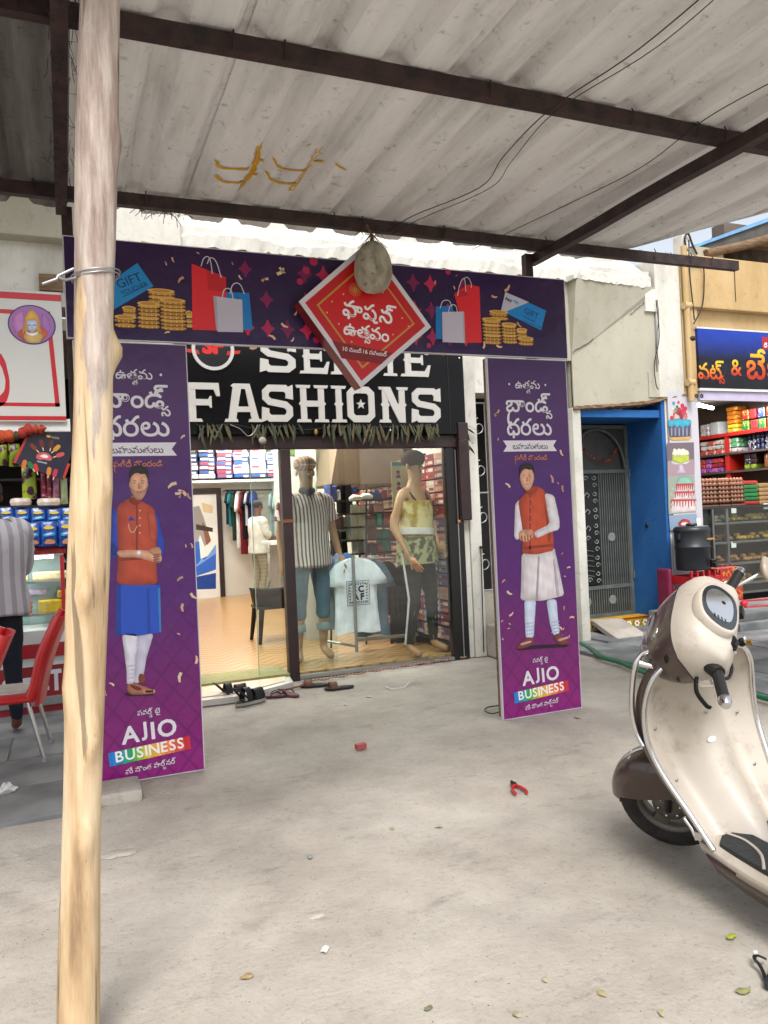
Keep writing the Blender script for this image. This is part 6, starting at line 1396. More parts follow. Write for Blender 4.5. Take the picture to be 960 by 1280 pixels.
# ice cream poster, tilted
ip = thing('icecream_poster', 'dark tilted ice cream poster with red edges hung over the left stall', 'poster', onY(55, 570, YL-.02))
Yp = YL-.03; c4 = [onY(x, y, Yp) for x, y in ((36, 540), (98, 540), (79, 600), (17, 578))]
MB().prism([(v.x, v.z) for v in c4], Yp, Yp+.01).build('sheet', mat('dark_poster_blue', '#1c1a2e', rough=.35), ip)
p = Print((0, Yp, 0)); pm7 = lambda x, y: (x/7.11, 520+y/7.11); p.pm = pm7
Q([(235, 170), (255, 175), (140, 420), (115, 415)], '#a8302c', 1, 0); Q([(600, 420), (625, 425), (575, 560), (555, 550)], '#a8302c', 1, 0)
for (x, y, a_, c_) in [(298, 275, .7, '#6a2c20'), (370, 245, .2, '#5a2418'), (455, 250, -.2, '#4a2c1c'), (505, 285, -.8, '#b8842c'), (535, 345, -1.2, '#b04a44'), (215, 425, -.3, '#b8602c'), (435, 490, -.2, '#b8742c'), (320, 460, .2, '#b02c30'), (272, 438, .5, '#1c6a3c'), (490, 505, -.3, '#a82c48')]:
    u = p.fr(*pm7(x, y)); ca, sa = math.cos(a_), math.sin(a_)
    def rt(l, w_): return [(u[0]+xx*ca-yy*sa, u[1]+xx*sa+yy*ca) for xx, yy in [(-w_, -l), (w_, -l), (w_*1.1, l*.6), (w_*.5, l), (-w_*.5, l), (-w_*1.1, l*.6)]]
    p.poly(rt(.034, .016), c_, 2, 1); p.poly([(u[0]+xx*ca-yy*sa, u[1]+xx*sa+yy*ca) for xx, yy in [(-.004, -.06), (.004, -.06), (.004, -.034), (-.004, -.034)]], '#c8b090', 2)
Q([(320, 350), (350, 320), (420, 322), (460, 360), (465, 395), (420, 400), (390, 385), (350, 395), (318, 375)], '#b85a5c', 3); Q([(340, 355), (400, 335), (440, 365), (400, 380)], '#e0c8c8', 3.4); Q([(330, 395), (420, 415), (415, 428), (330, 408)], '#8a8a9c', 3, 0); Q([(415, 170), (450, 175), (445, 192), (415, 188)], '#b8902c', 3, 0); Q([(455, 180), (530, 190), (525, 208), (452, 196)], '#6a6450', 3, 0)
p.pm = None; p.build('printed_pattern', ip)
M_BPK = mat('blue_foil_pack', '#0f4fa8', rough=.3, var=.5, scale=18, col2='#0a2f6e', spec=.7, bump=.5, bscale=18)
def pouch(name, px0, py0, px1, py1, Y, m, label, cat='packet', group=None, dep=.05, prt=None):
    a = onY(px0, py1, Y); b = onY(px1, py0, Y); w_ = b.x-a.x; hh = b.z-a.z; c = (a+b)/2; t = thing(name, label, cat, (c.x, Y, a.z), group=group)
    rings = []; q = random.Random(int(px0*7+py0))
    for v, d in ((0, .05), (.06, .15), (.14, .7), (.5, 1), (.86, .75), (.94, .15), (1, .05)):
        ww = w_/2*(1 if v in (0, 1) else .97)*(1+.02*q.uniform(-1, 1)); r_ = []
        for k in range(8):
            x = -ww+2*ww*k/7; e = math.sqrt(max(0, 1-(x/ww)**2)); r_.append(Vector((c.x+x, Y-dep*d*e*.5-.002, a.z+hh*v+q.uniform(-.004, .004))))
        r_ += [Vector((v_.x, 2*Y-v_.y, v_.z)) for v_ in r_[::-1]]
        rings.append(r_)
    MB().loft(rings, True).build('pouch', m, t)
    if prt:
        p = Print((c.x, Y-dep*.52-.003, a.z)); prt(p, w_, hh); p.build('print', t)
    return t
def snack(p, w_, h):
    p.disc((0, h*.74), w_*.3, '#c9b44a', 1, 12, r2=h*.07); p.poly([(-w_*.38, h*.5), (w_*.3, h*.58), (w_*.38, h*.44), (-w_*.3, h*.38)], '#2a8ac8', 1, 1); p.poly([(-w_*.2, h*.5), (w_*.2, h*.55), (w_*.2, h*.49), (-w_*.2, h*.44)], '#c8ccd8', 2, 1)
    p.poly([(-w_*.34, h*.1), (w_*.3, h*.08), (w_*.36, h*.22), (-w_*.1, h*.32)], '#a9785a', 1, 1)
for k, px0 in enumerate((14, 32, 51, 73)): pouch('snack_pouch', px0, 652-2*k+3, px0+18.5+(2 if k > 1 else 0), 684-k*.3, YL-.12, M_BPK, 'blue snack pouch in the lower front row on the left stall counter', group='blue snack pouches in the front row', prt=snack)
for k, px0 in enumerate((-20, -2, 18, 38, 58, 76)): pouch('snack_pouch', px0, 634, px0+20, 660, YL+.05, M_BPK, 'blue snack pouch in the rear row above the front pouches', group='blue snack pouches in the rear row', prt=snack)
M_LIME = mat('lime_purple_pack', '#8a9c1c', rough=.35, var=.8, scale=14, col2='#3a1430', fac=(.45, .5)); M_MAR = mat('maroon_sachet', '#7a1c34', rough=.35, var=.5, scale=22, col2='#c8a0a8', fac=(.3, .42))
for i, (x0, y0, x1, y1, m_, lb_) in enumerate([(0, 556, 9, 582, M_LIME, 'green and purple chip packet at the far left of the upper row'), (11, 555, 25, 583, M_LIME, 'green and purple chip packet second in the upper row'), (28, 583, 45, 624, M_LIME, 'long hanging green and purple packet strip under the ice cream poster'),
      (51, 583, 57, 622, M_MAR, 'maroon sachet strip hanging right of the green packets'), (58, 588, 64, 622, M_MAR, 'second maroon sachet strip under the ice cream poster'), (66, 596, 74, 624, mat('pink_clear_pack', '#b87a94', rough=.3, var=.5, scale=25), 'pink and clear sachet strip beside the maroon strips'), (76, 598, 84, 630, mat('clear_grey_pack', '#9aa8a0', rough=.3, var=.4, scale=25, col2='#b8c07a'), 'clear greenish sachet strip nearest the wooden pole')]):
    pouch('snack_packet', x0, y0, x1, y1, YL+.12, m_, lb_, dep=.06)
for i, (x0, x1) in enumerate(((12, 39), (46, 76))):
    a = onY(x0, 633, YL+.0); b = onY(x1, 622, YL); m = MB(); m.bbox((a.x, YL, a.z), (b.x, YL+.16, b.z), .03); tag(m.build('bread_pack', mat('bread_wrap', '#a8947c', rough=.4, var=.4, scale=14, col2='#d0ccc8')), ['left', 'right'][i]+' clear wrapped bread pack lying on the blue pouches', 'bread')
# glass counter
cn = thing('glass_counter', 'red and white glass sweet counter with a red lettered skirt in the left stall', 'counter', (-1.5, YL, 0))
xr = onY(84, 800, 6.95).x; Yc = 6.95
def zc(py, px_=50): return onY(px_, py, Yc).z
M_REDP = mat('red_counter_paint', '#a31723', rough=.35, var=.2, scale=4); M_WHP = mat('white_counter_paint', '#c8cac8', rough=.3, var=.08)
zT, zG1, zG0, zW, zR0, zB = zc(690), zc(695), zc(788), zc(805), zc(822), zc(870)
MB().bbox((-4, Yc-.02, zT-.02), (xr+.02, Yc+.55, zT+.02), .008).build('top_board', M_REDP, cn); MB().bbox((-4, Yc, zW), (xr, Yc+.5, zG0), .005).build('white_tray', M_WHP, cn); MB().bbox((-4, Yc-.01, zR0), (xr, Yc+.5, zW-.003), .006).build('red_band', M_REDP, cn)
MB().box((-4, Yc+.02, 0), (xr-.01, Yc+.5, zR0-.003)).build('skirt', mat('dark_red_skirt', '#8e1722', rough=.5, var=.3, scale=3), cn); MB().bbox((-4, Yc+.0, .08), (xr, Yc+.02, zB-.01), .004).build('kick_rail', M_ALU, cn)
MB().bbox((xr-.03, Yc-.01, zG0), (xr, Yc+.02, zG1), .004).build('corner_frame', M_REDP, cn); MB().box((-4, Yc+.003, zG0), (xr-.03, Yc+.008, zG1)).build('glass_pane', GLASS, cn)
MB().box((-4, Yc+.52, zG0), (xr, Yc+.54, zG1)).build('back_panel', mat('pale_teal_panel', '#8fb0ac', rough=.3, var=.2, scale=3), cn)
for py in (727, 768): MB().box((-4, Yc+.02, zc(py)-.012), (xr-.03, Yc+.5, zc(py))).build('glass_shelf', WRAP, cn); MB().box((-4, Yc+.015, zc(py)-.014), (xr-.03, Yc+.02, zc(py)+.004)).build('shelf_edge', M_ALU, cn)
MB().box((-4, Yc+.015, zc(833)), (xr-.012, Yc+.0195, zc(816)-.02)).build('white_label_strip', M_WHP, cn)
p = Print((0, Yc+.02, 0)); px8 = lambda x, y: (x/7.11, 690+y/7.11)
for ch, xa, xb in (('E', 360, 430), ('T', 455, 545)):
    u = p.fr(*px8(xa, 1235)); v = p.fr(*px8(xb, 1035)); w_ = v[0]-u[0]; zz0, zz1 = u[1], v[1]; s_ = (zz1-zz0); W8 = '#c9ccd4'
    if ch == 'E': [p.rect(u[0], a_, b_, c_, W8, 1) for a_, b_, c_ in ((zz0, u[0]+w_*.4, zz1),)]; [p.rect(u[0], zz0+s_*f, u[0]+w_, zz0+s_*(f+.2), W8, 1.2) for f in (0, .4, .8)]
    else: p.rect(u[0]+w_*.32, zz0, u[0]+w_*.68, zz1, W8, 1); p.rect(u[0], zz0+s_*.8, u[0]+w_, zz1, W8, 1.2)
for i, ch in enumerate('SWE'): p.text(ch, p.fr(8+i*13, 866)[0]-.02, zz0, s_*1.35, '#c9ccd4', 1, .1, maxw=.07) if i < 3 else None
p.line([px8(500, 905), px8(540, 955), px8(580, 960)], .02, '#1a1a1c', 6, px=True)
for k in range(3): p.line([px8(520+k*22, 40), px8(575+k*6, 90)], .004, '#d8b0b0', 3, px=True)
p.build('lettering', cn)
def sweet(px0, py0, px1, py1, c_, label, name='sweet_block', Y=Yc+.2, cat='sweet', tp=True):
    a = onY(px0, py1, Y); b = onY(px1, py0, Y); tag(MB().bbox((a.x, Y, a.z), (b.x, Y+.18, b.z), .012).build(name, mat('sweet_'+c_[1:], c_, rough=.6, var=.3, scale=30)), label, cat)
sweet(41, 713, 90, 726, '#b0a078', 'long cream sweet block on the top glass shelf'); sweet(29, 714, 35, 727, '#8c8a5c', 'small olive sweet box left of the cream block on the top shelf')
sweet(48, 748, 90, 767, '#b89a10', 'wide yellow sweet block on the middle glass shelf'); sweet(72, 737, 90, 747.6, '#b08f10', 'yellow sweet block stacked on the wide yellow one'); sweet(30, 736, 60, 745, '#b8a8c8', 'pale lilac wrapped tray behind the yellow sweets', Y=Yc+.4); sweet(60, 797, 88, 803, '#c09a4a', 'flat tray of golden snacks on the counter floor')
q = random.Random(5)
for k in range(11):
    a = onY(30+(k % 3)*3+q.uniform(-1, 1), 764-(k//3)*5.2, Yc+.2); tag(MB().ball(a, .026, 8, 6).build('round_sweet', mat('orange_sweet', '#c8561a', rough=.7, var=.3, scale=60, bump=.5)), 'round orange sweet in the pile beside the striped shirt man', 'sweet', 'orange round sweets in a pile')
tl = thing('counter_light', 'lit white strip lamp under the top board of the sweet counter', 'lamp', (-.4, Yc+.1, zT-.04)); MB().tube([(-1.6, Yc+.08, zT-.045), (xr-.08, Yc+.08, zT-.045)], .012, 8).build('tube', M_TUBE, tl)
la = bpy.data.lights.new('tube_lamp', 'AREA'); la.shape = 'RECTANGLE'; la.size = 1.4; la.size_y = .05; la.energy = 9; lo = bpy.data.objects.new('tube_lamp', la); COL.objects.link(lo); lo.parent = tl; lo.location = (-.4, .05, -.02)
# man at the counter
greyS = stripes('grey_stripe_shirt', '#9a98a0', '#b9b7bc', .085, 'X', duty=.45)
pl, J, h = figure('person', 'person in grey striped shirt and dark jeans at the left counter by the frame edge', 'person', (-.50, 6.35, .02), rad(20), 1.93,
      {'hd': (.01, .05, .915), 'cr': (.01, .05, .955), 'eL': (.125, .05, .64), 'wL': (.09, .14, .57), 'pL': (.085, .17, .56), 'eR': (-.14, 0, .63), 'tL': (.08, .07, .014)}, M_BROWNSK,
      shirt=('shirt', ['pel', 'bel', 'che', 'shc', 'sL', 'eL', 'sR', 'eR', 'hL', 'hR'], 1.3, greyS), pants=('trousers', ['bel', 'pel', 'hL', 'kL', 'aL', 'hR', 'kR', 'aR'], 1.12, mat('dark_denim', '#0f1626', rough=.9, var=.4, scale=8, bump=.2)))
hair(pl, J, h, MATS['black_hair'])
# ------------------------------------------------------------------ red chairs
M_REDC = mat('red_chair_plastic', '#c3161c', rough=.3, var=.12, scale=4, spec=.6); M_SEATW = mat('pale_seat', '#c9c2b8', rough=.45, var=.2, scale=12)
def red_chair(loc, rz, label):
    M = Matrix.Translation(loc) @ Matrix.Rotation(rz, 4, 'Z'); t = thing('red_chair', label, 'chair', M=M, group='red plastic chairs at the left stall')
    # local: back at +x, faces -x, width along y
    MB(M).bbox((-.24, -.23, .40), (.17, .23, .44), .03).build('seat_frame', M_REDC, t); MB(M).bbox((-.2, -.18, .441), (.12, .18, .449), .01).build('seat', M_SEATW, t)
    rows = []
    for i in range(12):
        v = i/11; x = .17+.05*math.sin(v*1.5)+.13*v*v; z = .36+.56*v; hw = .235-.03*v+.01*math.sin(v*3); row = []
        for k in range(9): s_ = -1+2*k/8; row.append(Vector((x+.035*(1-s_*s_), s_*hw, z)))
        for k in range(8, -1, -1): s_ = -1+2*k/8; row.append(Vector((x+.035*(1-s_*s_)+.016, s_*hw, z)))
        rows.append(row)
    MB(M).loft(rows, True).build('backrest', M_REDC, t)
    for s_ in (-1, 1):
        P = spline([(.14, s_*.235, .40), (.18, s_*.24, .5), (.23, s_*.232, .7), (.335, s_*.21, .925)], 5); MB(M).tube(P, [.03+.0*k for k in range(len(P))], 8, flat=.6).build('side_rail', M_REDC, t)
        MB(M).tube([(-.24, s_*.235, .41), (.15, s_*.235, .41)], .022, 7).build('side_rail', M_REDC, t)
        MB(M).tube([(.13, s_*.21, .40), (.22, s_*.235, .0)], [.014, .014], 8).build('leg', M_CHROME, t); MB(M).tube([(-.2, s_*.2, .40), (-.27, s_*.22, .0)], [.014, .014], 8).build('leg', M_CHROME, t)
        for x, y in ((.22, .235), (-.27, .22)): MB(M).tube([(x, s_*y, .0), (x, s_*y, .03)], .018, 8).build('leg_cap', mat('grey_cap', '#9a9a98', rough=.6), t)
    return t
red_chair((-.38, 5.73, .02), rad(-4), 'red plastic chair with pale seat and steel legs, its back against the wooden pole')
red_chair((-.68, 4.88, .02), rad(4), 'nearer red plastic chair cut off by the left frame edge')
# ------------------------------------------------------------------ bakery on the right
YP = 7.06
bs = thing('bakery_sign', 'blue to black bakery signboard with large yellow to red lettering', 'sign', (8.2, YF-.1, 2.84)); Yb = YF-.09
z0, z1 = 2.84, 3.545; MB().box((6.99, Yb, z0), (10.2, Yb+.07, z1)).build('sign_board', banner_mat('blue_black_sign', [(0, '#060608'), (.5, '#0a0c22'), (.75, '#102a7c'), (1, '#1437a0')], .7, lat=0), bs)
MB().box((6.98, Yb-.004, z1), (10.2, Yb+.07, z1+.02)).build('top_trim', M_WHP, bs); MB().box((6.98, Yb-.004, z0-.03), (10.2, Yb+.07, z0)).build('bottom_trim', M_WHP, bs)
p = Print((0, Yb, 0))
def grad_text(items, px_, py, mw, L=1, bold=.06, hgt=None):
    """lettering cut into horizontal bands: yellow above, red below"""
    tmp = Print((0, Yb, 0)); u, v = p.fr(px_, py); tmp.text(items, u, v, .1, '#ffffff', L, bold, 0, 'L', maxw=mw)
    zs = [q_.z for q_ in tmp.mb.v]; lo, hi = min(zs), max(zs); m = tmp.mb
    # split every triangle at band heights
    bm = bmesh.new(); vv = [bm.verts.new(q_) for q_ in m.v]
    for f in m.f:
        try: bm.faces.new([vv[i] for i in f])
        except Exception: pass
    nb_ = 7
    for k in range(1, nb_): bmesh.ops.bisect_plane(bm, geom=bm.verts[:]+bm.edges[:]+bm.faces[:], plane_co=(0, 0, lo+(hi-lo)*k/nb_), plane_no=(0, 0, 1))
    bm.verts.index_update(); cl = ['#a82c14', '#b83c16', '#c4541a', '#cc701c', '#cf8f1e', '#cfa820', '#cfb424']
    for f in bm.faces: 
        k = min(nb_-1, max(0, int((f.calc_center_median().z-lo)/(hi-lo)*nb_))); p.mb.add([q_.co.copy() for q_ in f.verts], [tuple(range(len(f.verts)))], hexc(cl[k]))
    bm.free()
U = lambda x0, x1: p.fr(x1, 470)[0]-p.fr(x0, 470)[0]
grad_text(TE('వ', 'ట్', ('స', -.35, -.2, -.5)), 873, 473, U(873, 905), bold=.03); grad_text(TE('్స') if 0 else TE(('&', 0, 0, 1)), 914, 469, U(914, 927), bold=.02); grad_text(TE('బే', 'క', 'రీ'), 934, 473, U(934, 996), bold=.03)
p.poly([p.fr(952, 421), p.fr(975, 422), p.fr(975, 437), p.fr(953, 437)], '#9c1c2c', 1); p.text('దె', *p.fr(955, 434), .1, '#e0d8d8', 2, .05, maxw=.05)
p.build('lettering', bs)
bb = thing('lower_sign_band', 'narrow lavender white sign band with dark lettering under the bakery sign', 'sign', (8, Yb, 2.72)); MB().box((7.0, Yb+.02, 2.70), (10.2, Yb+.07, 2.808)).build('band', mat('lavender_band', '#b4acc4', rough=.5, var=.1), bb)
for k in range(2): p = Print((0, Yb+.02, 0)); p.text('o', *p.fr(869+k*6.5, 497), .1, '#1c1420', 1, .12, maxw=.042); p.build('letter', bb)
# cake poster strip
cs = thing('cake_poster', 'tall white poster strip with pictures of cakes beside the blue doorway', 'poster', (6.72, YP, .3))
MB().box((6.54, YP, .28), (6.985, YP+.03, 2.80)).build('board', mat('white_poster', '#b9b6bd', rough=.4, var=.06, scale=3), cs)
p = Print((0, YP, 0)); pm5 = lambda x, y: (820+x/4.571, 480+y/4.571); p.pm = pm5; Q = lambda pts, col, L, s_=2: p.poly(pts, col, L, s_, True)
Q([(62, 337), (216, 333), (220, 520), (66, 525)], '#6a5f66', 1, 0); Q([(66, 440), (220, 430), (220, 520), (66, 525)], '#97828c', 1.3, 0); Q([(66, 525), (220, 522), (228, 735), (72, 745)], '#8c9388', 1, 0); Q([(74, 752), (232, 740), (236, 830), (80, 838)], '#7f93a8', 1, 0)
Q([(64, 300), (100, 285), (180, 283), (208, 298), (190, 322), (90, 326)], '#b89a5c', 2); Q([(68, 215), (200, 212), (196, 300), (76, 305)], '#5a4a5c', 2.4, 1); Q([(68, 205), (135, 195), (200, 206), (202, 236), (190, 232), (180, 252), (168, 234), (150, 258), (136, 236), (118, 254), (104, 236), (88, 250), (68, 236)], '#3f9cb4', 3, 1)
for x, y, r_, c_ in [(110, 178, .034, '#a83a44'), (140, 170, .036, '#7c2c3c'), (165, 175, .034, '#b04a54'), (132, 150, .034, '#a8303f'), (158, 150, .034, '#b42c44'), (112, 150, .026, '#6a8a5c'), (90, 195, .028, '#a83a44'), (115, 185, .03, '#c8a890'), (145, 190, .03, '#8c2c3c'), (170, 188, .028, '#b86a6a'), (125, 165, .028, '#7c3c54'), (155, 160, .035, '#b83a4c'), (105, 160, .026, '#c0908c'), (150, 125, .03, '#b42c44'), (168, 140, .026, '#b42c44'), (120, 130, .018, '#2f6a3c'), (100, 110, .022, '#3f8ca4'), (95, 140, .014, '#c8c8c8'), (128, 105, .018, '#b83048')]: p.disc((x, y), r_, c_, 3.4+.01*x/10, 12, px=True)
for x in range(84, 200, 22): Q([(x, 250), (x+8, 250), (x+8, 296), (x, 297)], '#7a8ca4', 2.8, 0)
Q([(92, 405), (188, 400), (190, 440), (140, 456), (92, 444)], '#a9b44a', 3, 1); Q([(90, 385), (120, 372), (160, 370), (188, 384), (188, 406), (92, 410)], '#d0ccb8', 3.3); Q([(82, 440), (196, 436), (180, 456), (98, 460)], '#c4bcc4', 2.8); Q([(130, 455), (152, 455), (158, 490), (176, 508), (112, 510), (126, 490)], '#b8a8b8', 3)
for x in (105, 130, 155): p.disc((x, 378), .02, '#d8d0c4', 3.6, 10, px=True)
Q([(118, 560), (128, 535), (165, 522), (200, 540), (210, 572), (120, 580)], '#7fa89c', 3); Q([(112, 578), (212, 570), (216, 615), (108, 622)], '#c0b0b0', 3, 1); Q([(106, 620), (218, 612), (222, 655), (98, 665)], '#c4b8b8', 3.2, 1); Q([(84, 660), (226, 652), (232, 725), (80, 738)], '#c8bcbc', 3.4, 1)
for (y0, y1, x0, x1) in ((574, 612, 114, 214), (618, 650, 106, 220), (664, 708, 82, 230)):
    for k in range(9): xx = x0+(x1-x0)*k/9; Q([(xx, y0), (xx+8, y0), (xx+7, y1-(k % 3)*9), (xx+2, y1-(k % 2)*6)], '#a83a40', 4, 1)
    Q([(x0, y0-4), (x1, y0-6), (x1, y0+4), (x0, y0+6)], '#a83a40', 4.2, 0)
for x, y in [(95, 600), (215, 600), (100, 640), (205, 645), (90, 690), (220, 690), (150, 560), (180, 600), (85, 630)]: p.disc((x, y), .018, '#8fa894', 4.6, 9, px=True)
Q([(120, 800), (150, 770), (190, 775), (200, 810), (150, 825)], '#a83a3c', 3); Q([(135, 800), (160, 785), (185, 795), (160, 812)], '#d0c8c4', 3.3); p.pm = None
p.build('printed_pattern', cs)
# shelves on the right inner wall (X = 8.9) with goods
XB = 9.0; rk = thing('bakery_shelves', 'red edged wall shelves loaded with packets inside the bakery', 'shelf', (XB, 8.5, 0)); M_REDS = mat('red_shelf_paint', '#b02018', rough=.45, var=.15)
MB().box((XB+.3, YF+.1, 0), (XB+.34, YF+2.4, 2.95)).build('back_board', mat('brown_back_board', '#5a4a3c', rough=.8, var=.2), rk)
zs = [onX(910, 541, XB).z, onX(910, 566, XB).z, onX(910, 589, XB).z, 1.62]
for i, z in enumerate(zs): MB().bbox((XB, YF+.15, z-(.05 if i == 0 else .03)), (XB+.3, YF+2.38, z), .004).build('shelf_board', M_REDS if i == 0 else mat('dark_shelf', '#4a3c38', rough=.6), rk)
MB().box((XB+.02, 8.55, 1.6), (XB+.3, 8.63, zs[0]-.05)).build('divider', M_REDS, rk); MB().box((XB+.02, 9.2, 1.6), (XB+.3, 9.26, zs[0]-.05)).build('divider', M_REDS, rk)
def goods_x(n, cols, px0, px1, z, hgt, w_, name, label, group, rnd=False, stack=1, seed=0):
    q = random.Random(seed); cache = {}
    ya, yb = onX(px1, 560, XB).y, onX(px0, 560, XB).y; k = 0; y = ya
    while y < yb-w_*.8:
        for s_ in range(stack):
            c = q.choice(cols) if not isinstance(cols, dict) else cols[s_]
            key = (c,)
            if key not in cache:
                m = MB()
                if rnd: m.lathe([(.002, 0), (w_*.42, .002), (w_*.44, hgt*.1), (w_*.44, hgt*.9), (w_*.36, hgt*.97), (.002, hgt)], n=10)
                else: m.bbox((0, -w_*.46, 0), (.2, w_*.46, hgt*.97), .018)
                o = m.build(name, mat('pack_'+c[1:], c, rough=.35, var=.55, scale=26, col2=q.choice(['#c8c4bc', '#1a1a22', '#8a2a20', '#c8a83c']), fac=(.36, .46))); cache[key] = o.data; off = o.location.copy(); cache[(c, 'o')] = (off, hgt)
                o.location = (XB+.03+.1, y+w_/2, z+s_*hgt+.002)
            else:
                o = bpy.data.objects.new(name, cache[key]); COL.objects.link(o); o.location = (XB+.03+.1, y+w_/2, z+s_*hgt+.002)
            o.rotation_euler = (0, 0, q.uniform(-.14, .14)); o.scale = (1, q.uniform(.88, 1), q.uniform(.9, 1)); tag(o, label, 'packet', group)
        y += w_
goods_x(0, ['#c8a01c', '#c86a1c', '#d0b02c'], 900, 922, zs[0], .062, .22, 'snack_packet', 'yellow orange packet in the flat stack on the red bakery shelf', 'yellow packets on the red shelf', stack=6, seed=1)
goods_x(0, ['#b4b8b8', '#a8b0a0', '#c8c8c8'], 868, 899, zs[0], .2, .2, 'snack_packet', 'pale packet at the far end of the red bakery shelf', 'pale packets on the red shelf', stack=1, seed=2)
goods_x(0, ['#1c3a8c', '#b02a28', '#1c6a3c', '#2a4a9c', '#8c1c20'], 923, 990, zs[0], .15, .14, 'snack_packet', 'blue, green or red packet at the near end of the red bakery shelf', 'mixed packets on the red shelf', stack=2, seed=3)
goods_x(0, ['#4a8a5c', '#b8b4b0', '#b03a34', '#3a7a4c', '#c8c0a8'], 868, 922, zs[1], .07, .15, 'snack_packet', 'small green, white or red packet on the second bakery shelf', 'small packets on the second shelf', stack=3, seed=4)
goods_x(0, ['#1a1c34', '#22264a', '#2a2c50'], 923, 990, zs[1], .085, .075, 'snack_tub', 'small dark blue tub in the rows on the second bakery shelf', 'dark blue tubs on the second shelf', True, stack=3, seed=5)
goods_x(0, ['#7a3a8c', '#a82c3c', '#b04a9c', '#8c1c2c'], 868, 900, zs[2], .07, .11, 'snack_packet', 'purple or red packet on the third bakery shelf', 'purple and red packets on the third shelf', stack=3, seed=6)
goods_x(0, ['#1a1a20', '#7a8a2c', '#24242c'], 922, 943, zs[2], .075, .11, 'snack_packet', 'black labelled tub on the third bakery shelf', 'black tubs on the third shelf', stack=3, seed=7)
goods_x(0, ['#7a4a20', '#a88040', '#8a5a2c'], 944, 990, zs[2], .22, .14, 'snack_jar', 'brown jar at the near end of the third bakery shelf', 'brown jars on the third shelf', True, stack=1, seed=8)
# strip lamp in the bakery (lit in the photograph)
bl_ = thing('bakery_tube_light', 'lit bluish white tube lamp under the bakery ceiling', 'lamp', (7.9, 8.0, 2.9)); a = onY(872, 506, 8.0); b = onY(905, 503, 8.0)
MB().tube([a, b+Vector((.3, .5, .0))], .025, 8).build('tube', M_TUBE, bl_)
la = bpy.data.lights.new('tube_lamp', 'AREA'); la.shape = 'RECTANGLE'; la.size = 1.2; la.size_y = .15; la.energy = 34; la.color = (.95, .97, 1); lo = bpy.data.objects.new('tube_lamp', la); COL.objects.link(lo); lo.location = (8.2, 7.9, 2.9)
lo.parent = bl_; lo.location = (.3, .0, -.02)
# shopkeeper
kp, J, h = figure('person', 'shopkeeper with black hair and mint green shirt behind the bakery egg trays', 'person', (7.95, 8.35, .12), rad(200), 1.60,
      {'hd': (-.02, .05, .92), 'cr': (-.02, .05, .96), 'eL': (.12, .06, .66), 'wL': (.08, .15, .64), 'pL': (.07, .18, .64)}, M_BROWNSK,
      shirt=('shirt', ['pel', 'bel', 'che', 'shc', 'sL', 'eL', 'sR', 'eR', 'hL', 'hR'], 1.28, cm('#a9c4b4')), pants=('trousers', ['bel', 'pel', 'hL', 'kL', 'aL', 'hR', 'kR', 'aR'], 1.12, cm('#2a2c34')))
hair(kp, J, h, MATS['black_hair'], r=.06)
# bakery counter
YC = 7.32; bc2 = thing('bakery_counter', 'steel framed glass counter of buns and sweets below the egg trays', 'counter', (8.3, YC, 0)); M_STL = mat('counter_steel', '#6f7274', rough=.3, metal=.6, var=.2)
def zb(py, px_=925): return onY(px_, py, YC).z
xl = onY(890, 650, YC).x; xR = 9.4; ztop = zb(632)
RM = Matrix.Translation((xl, YC, 0)) @ Matrix.Rotation(rad(-3), 4, 'Z') @ Matrix.Translation((-xl, -YC, 0))
MB(RM).bbox((xl-.7, YC, ztop-.03), (xR, YC+.6, ztop), .005).build('top_board', mat('counter_dark', '#2c2a2a', rough=.4), bc2)
lv = [zb(652), zb(676), zb(703), zb(728), .35]
for z in lv: MB(RM).bbox((xl, YC+.0, z-.025), (xR, YC+.03, z), .004).build('shelf_edge', M_STL, bc2); MB(RM).box((xl, YC+.03, z-.012), (xR, YC+.5, z)).build('shelf_glass', mat('tray_grey', '#4a4846', rough=.4), bc2)
for x in (xl, xl+.22, xl+1.2, xR-.04): MB(RM).bbox((x, YC-.004, 0), (x+.035, YC+.034, ztop-.03), .004).build('upright', M_STL, bc2)
MB(RM).box((xl-.7, YC+.04, 0), (xl, YC+.6, ztop-.03)).build('side_cabinet', mat('dark_green_cabinet', '#1c2422', rough=.5), bc2); MB(RM).box((xl, YC+.55, 0), (xR, YC+.6, ztop-.03)).build('back_panel', mat('dark_back', '#2a2220', rough=.6), bc2)
MB(RM).box((xl+.04, YC-.008, .35), (xR-.05, YC-.004, ztop-.03)).build('glass_pane', GLASS, bc2)
q = random.Random(77); bun = MB().ball((0, 0, 0), (.05, .045, .03), 8, 5)
bcol = [('#b8ac8c', '#a08c4c'), ('#8c5a3c', '#b08a2c'), ('#9a6234', '#a87440'), ('#a8803c', '#8c6a30')]
cacheb = {}
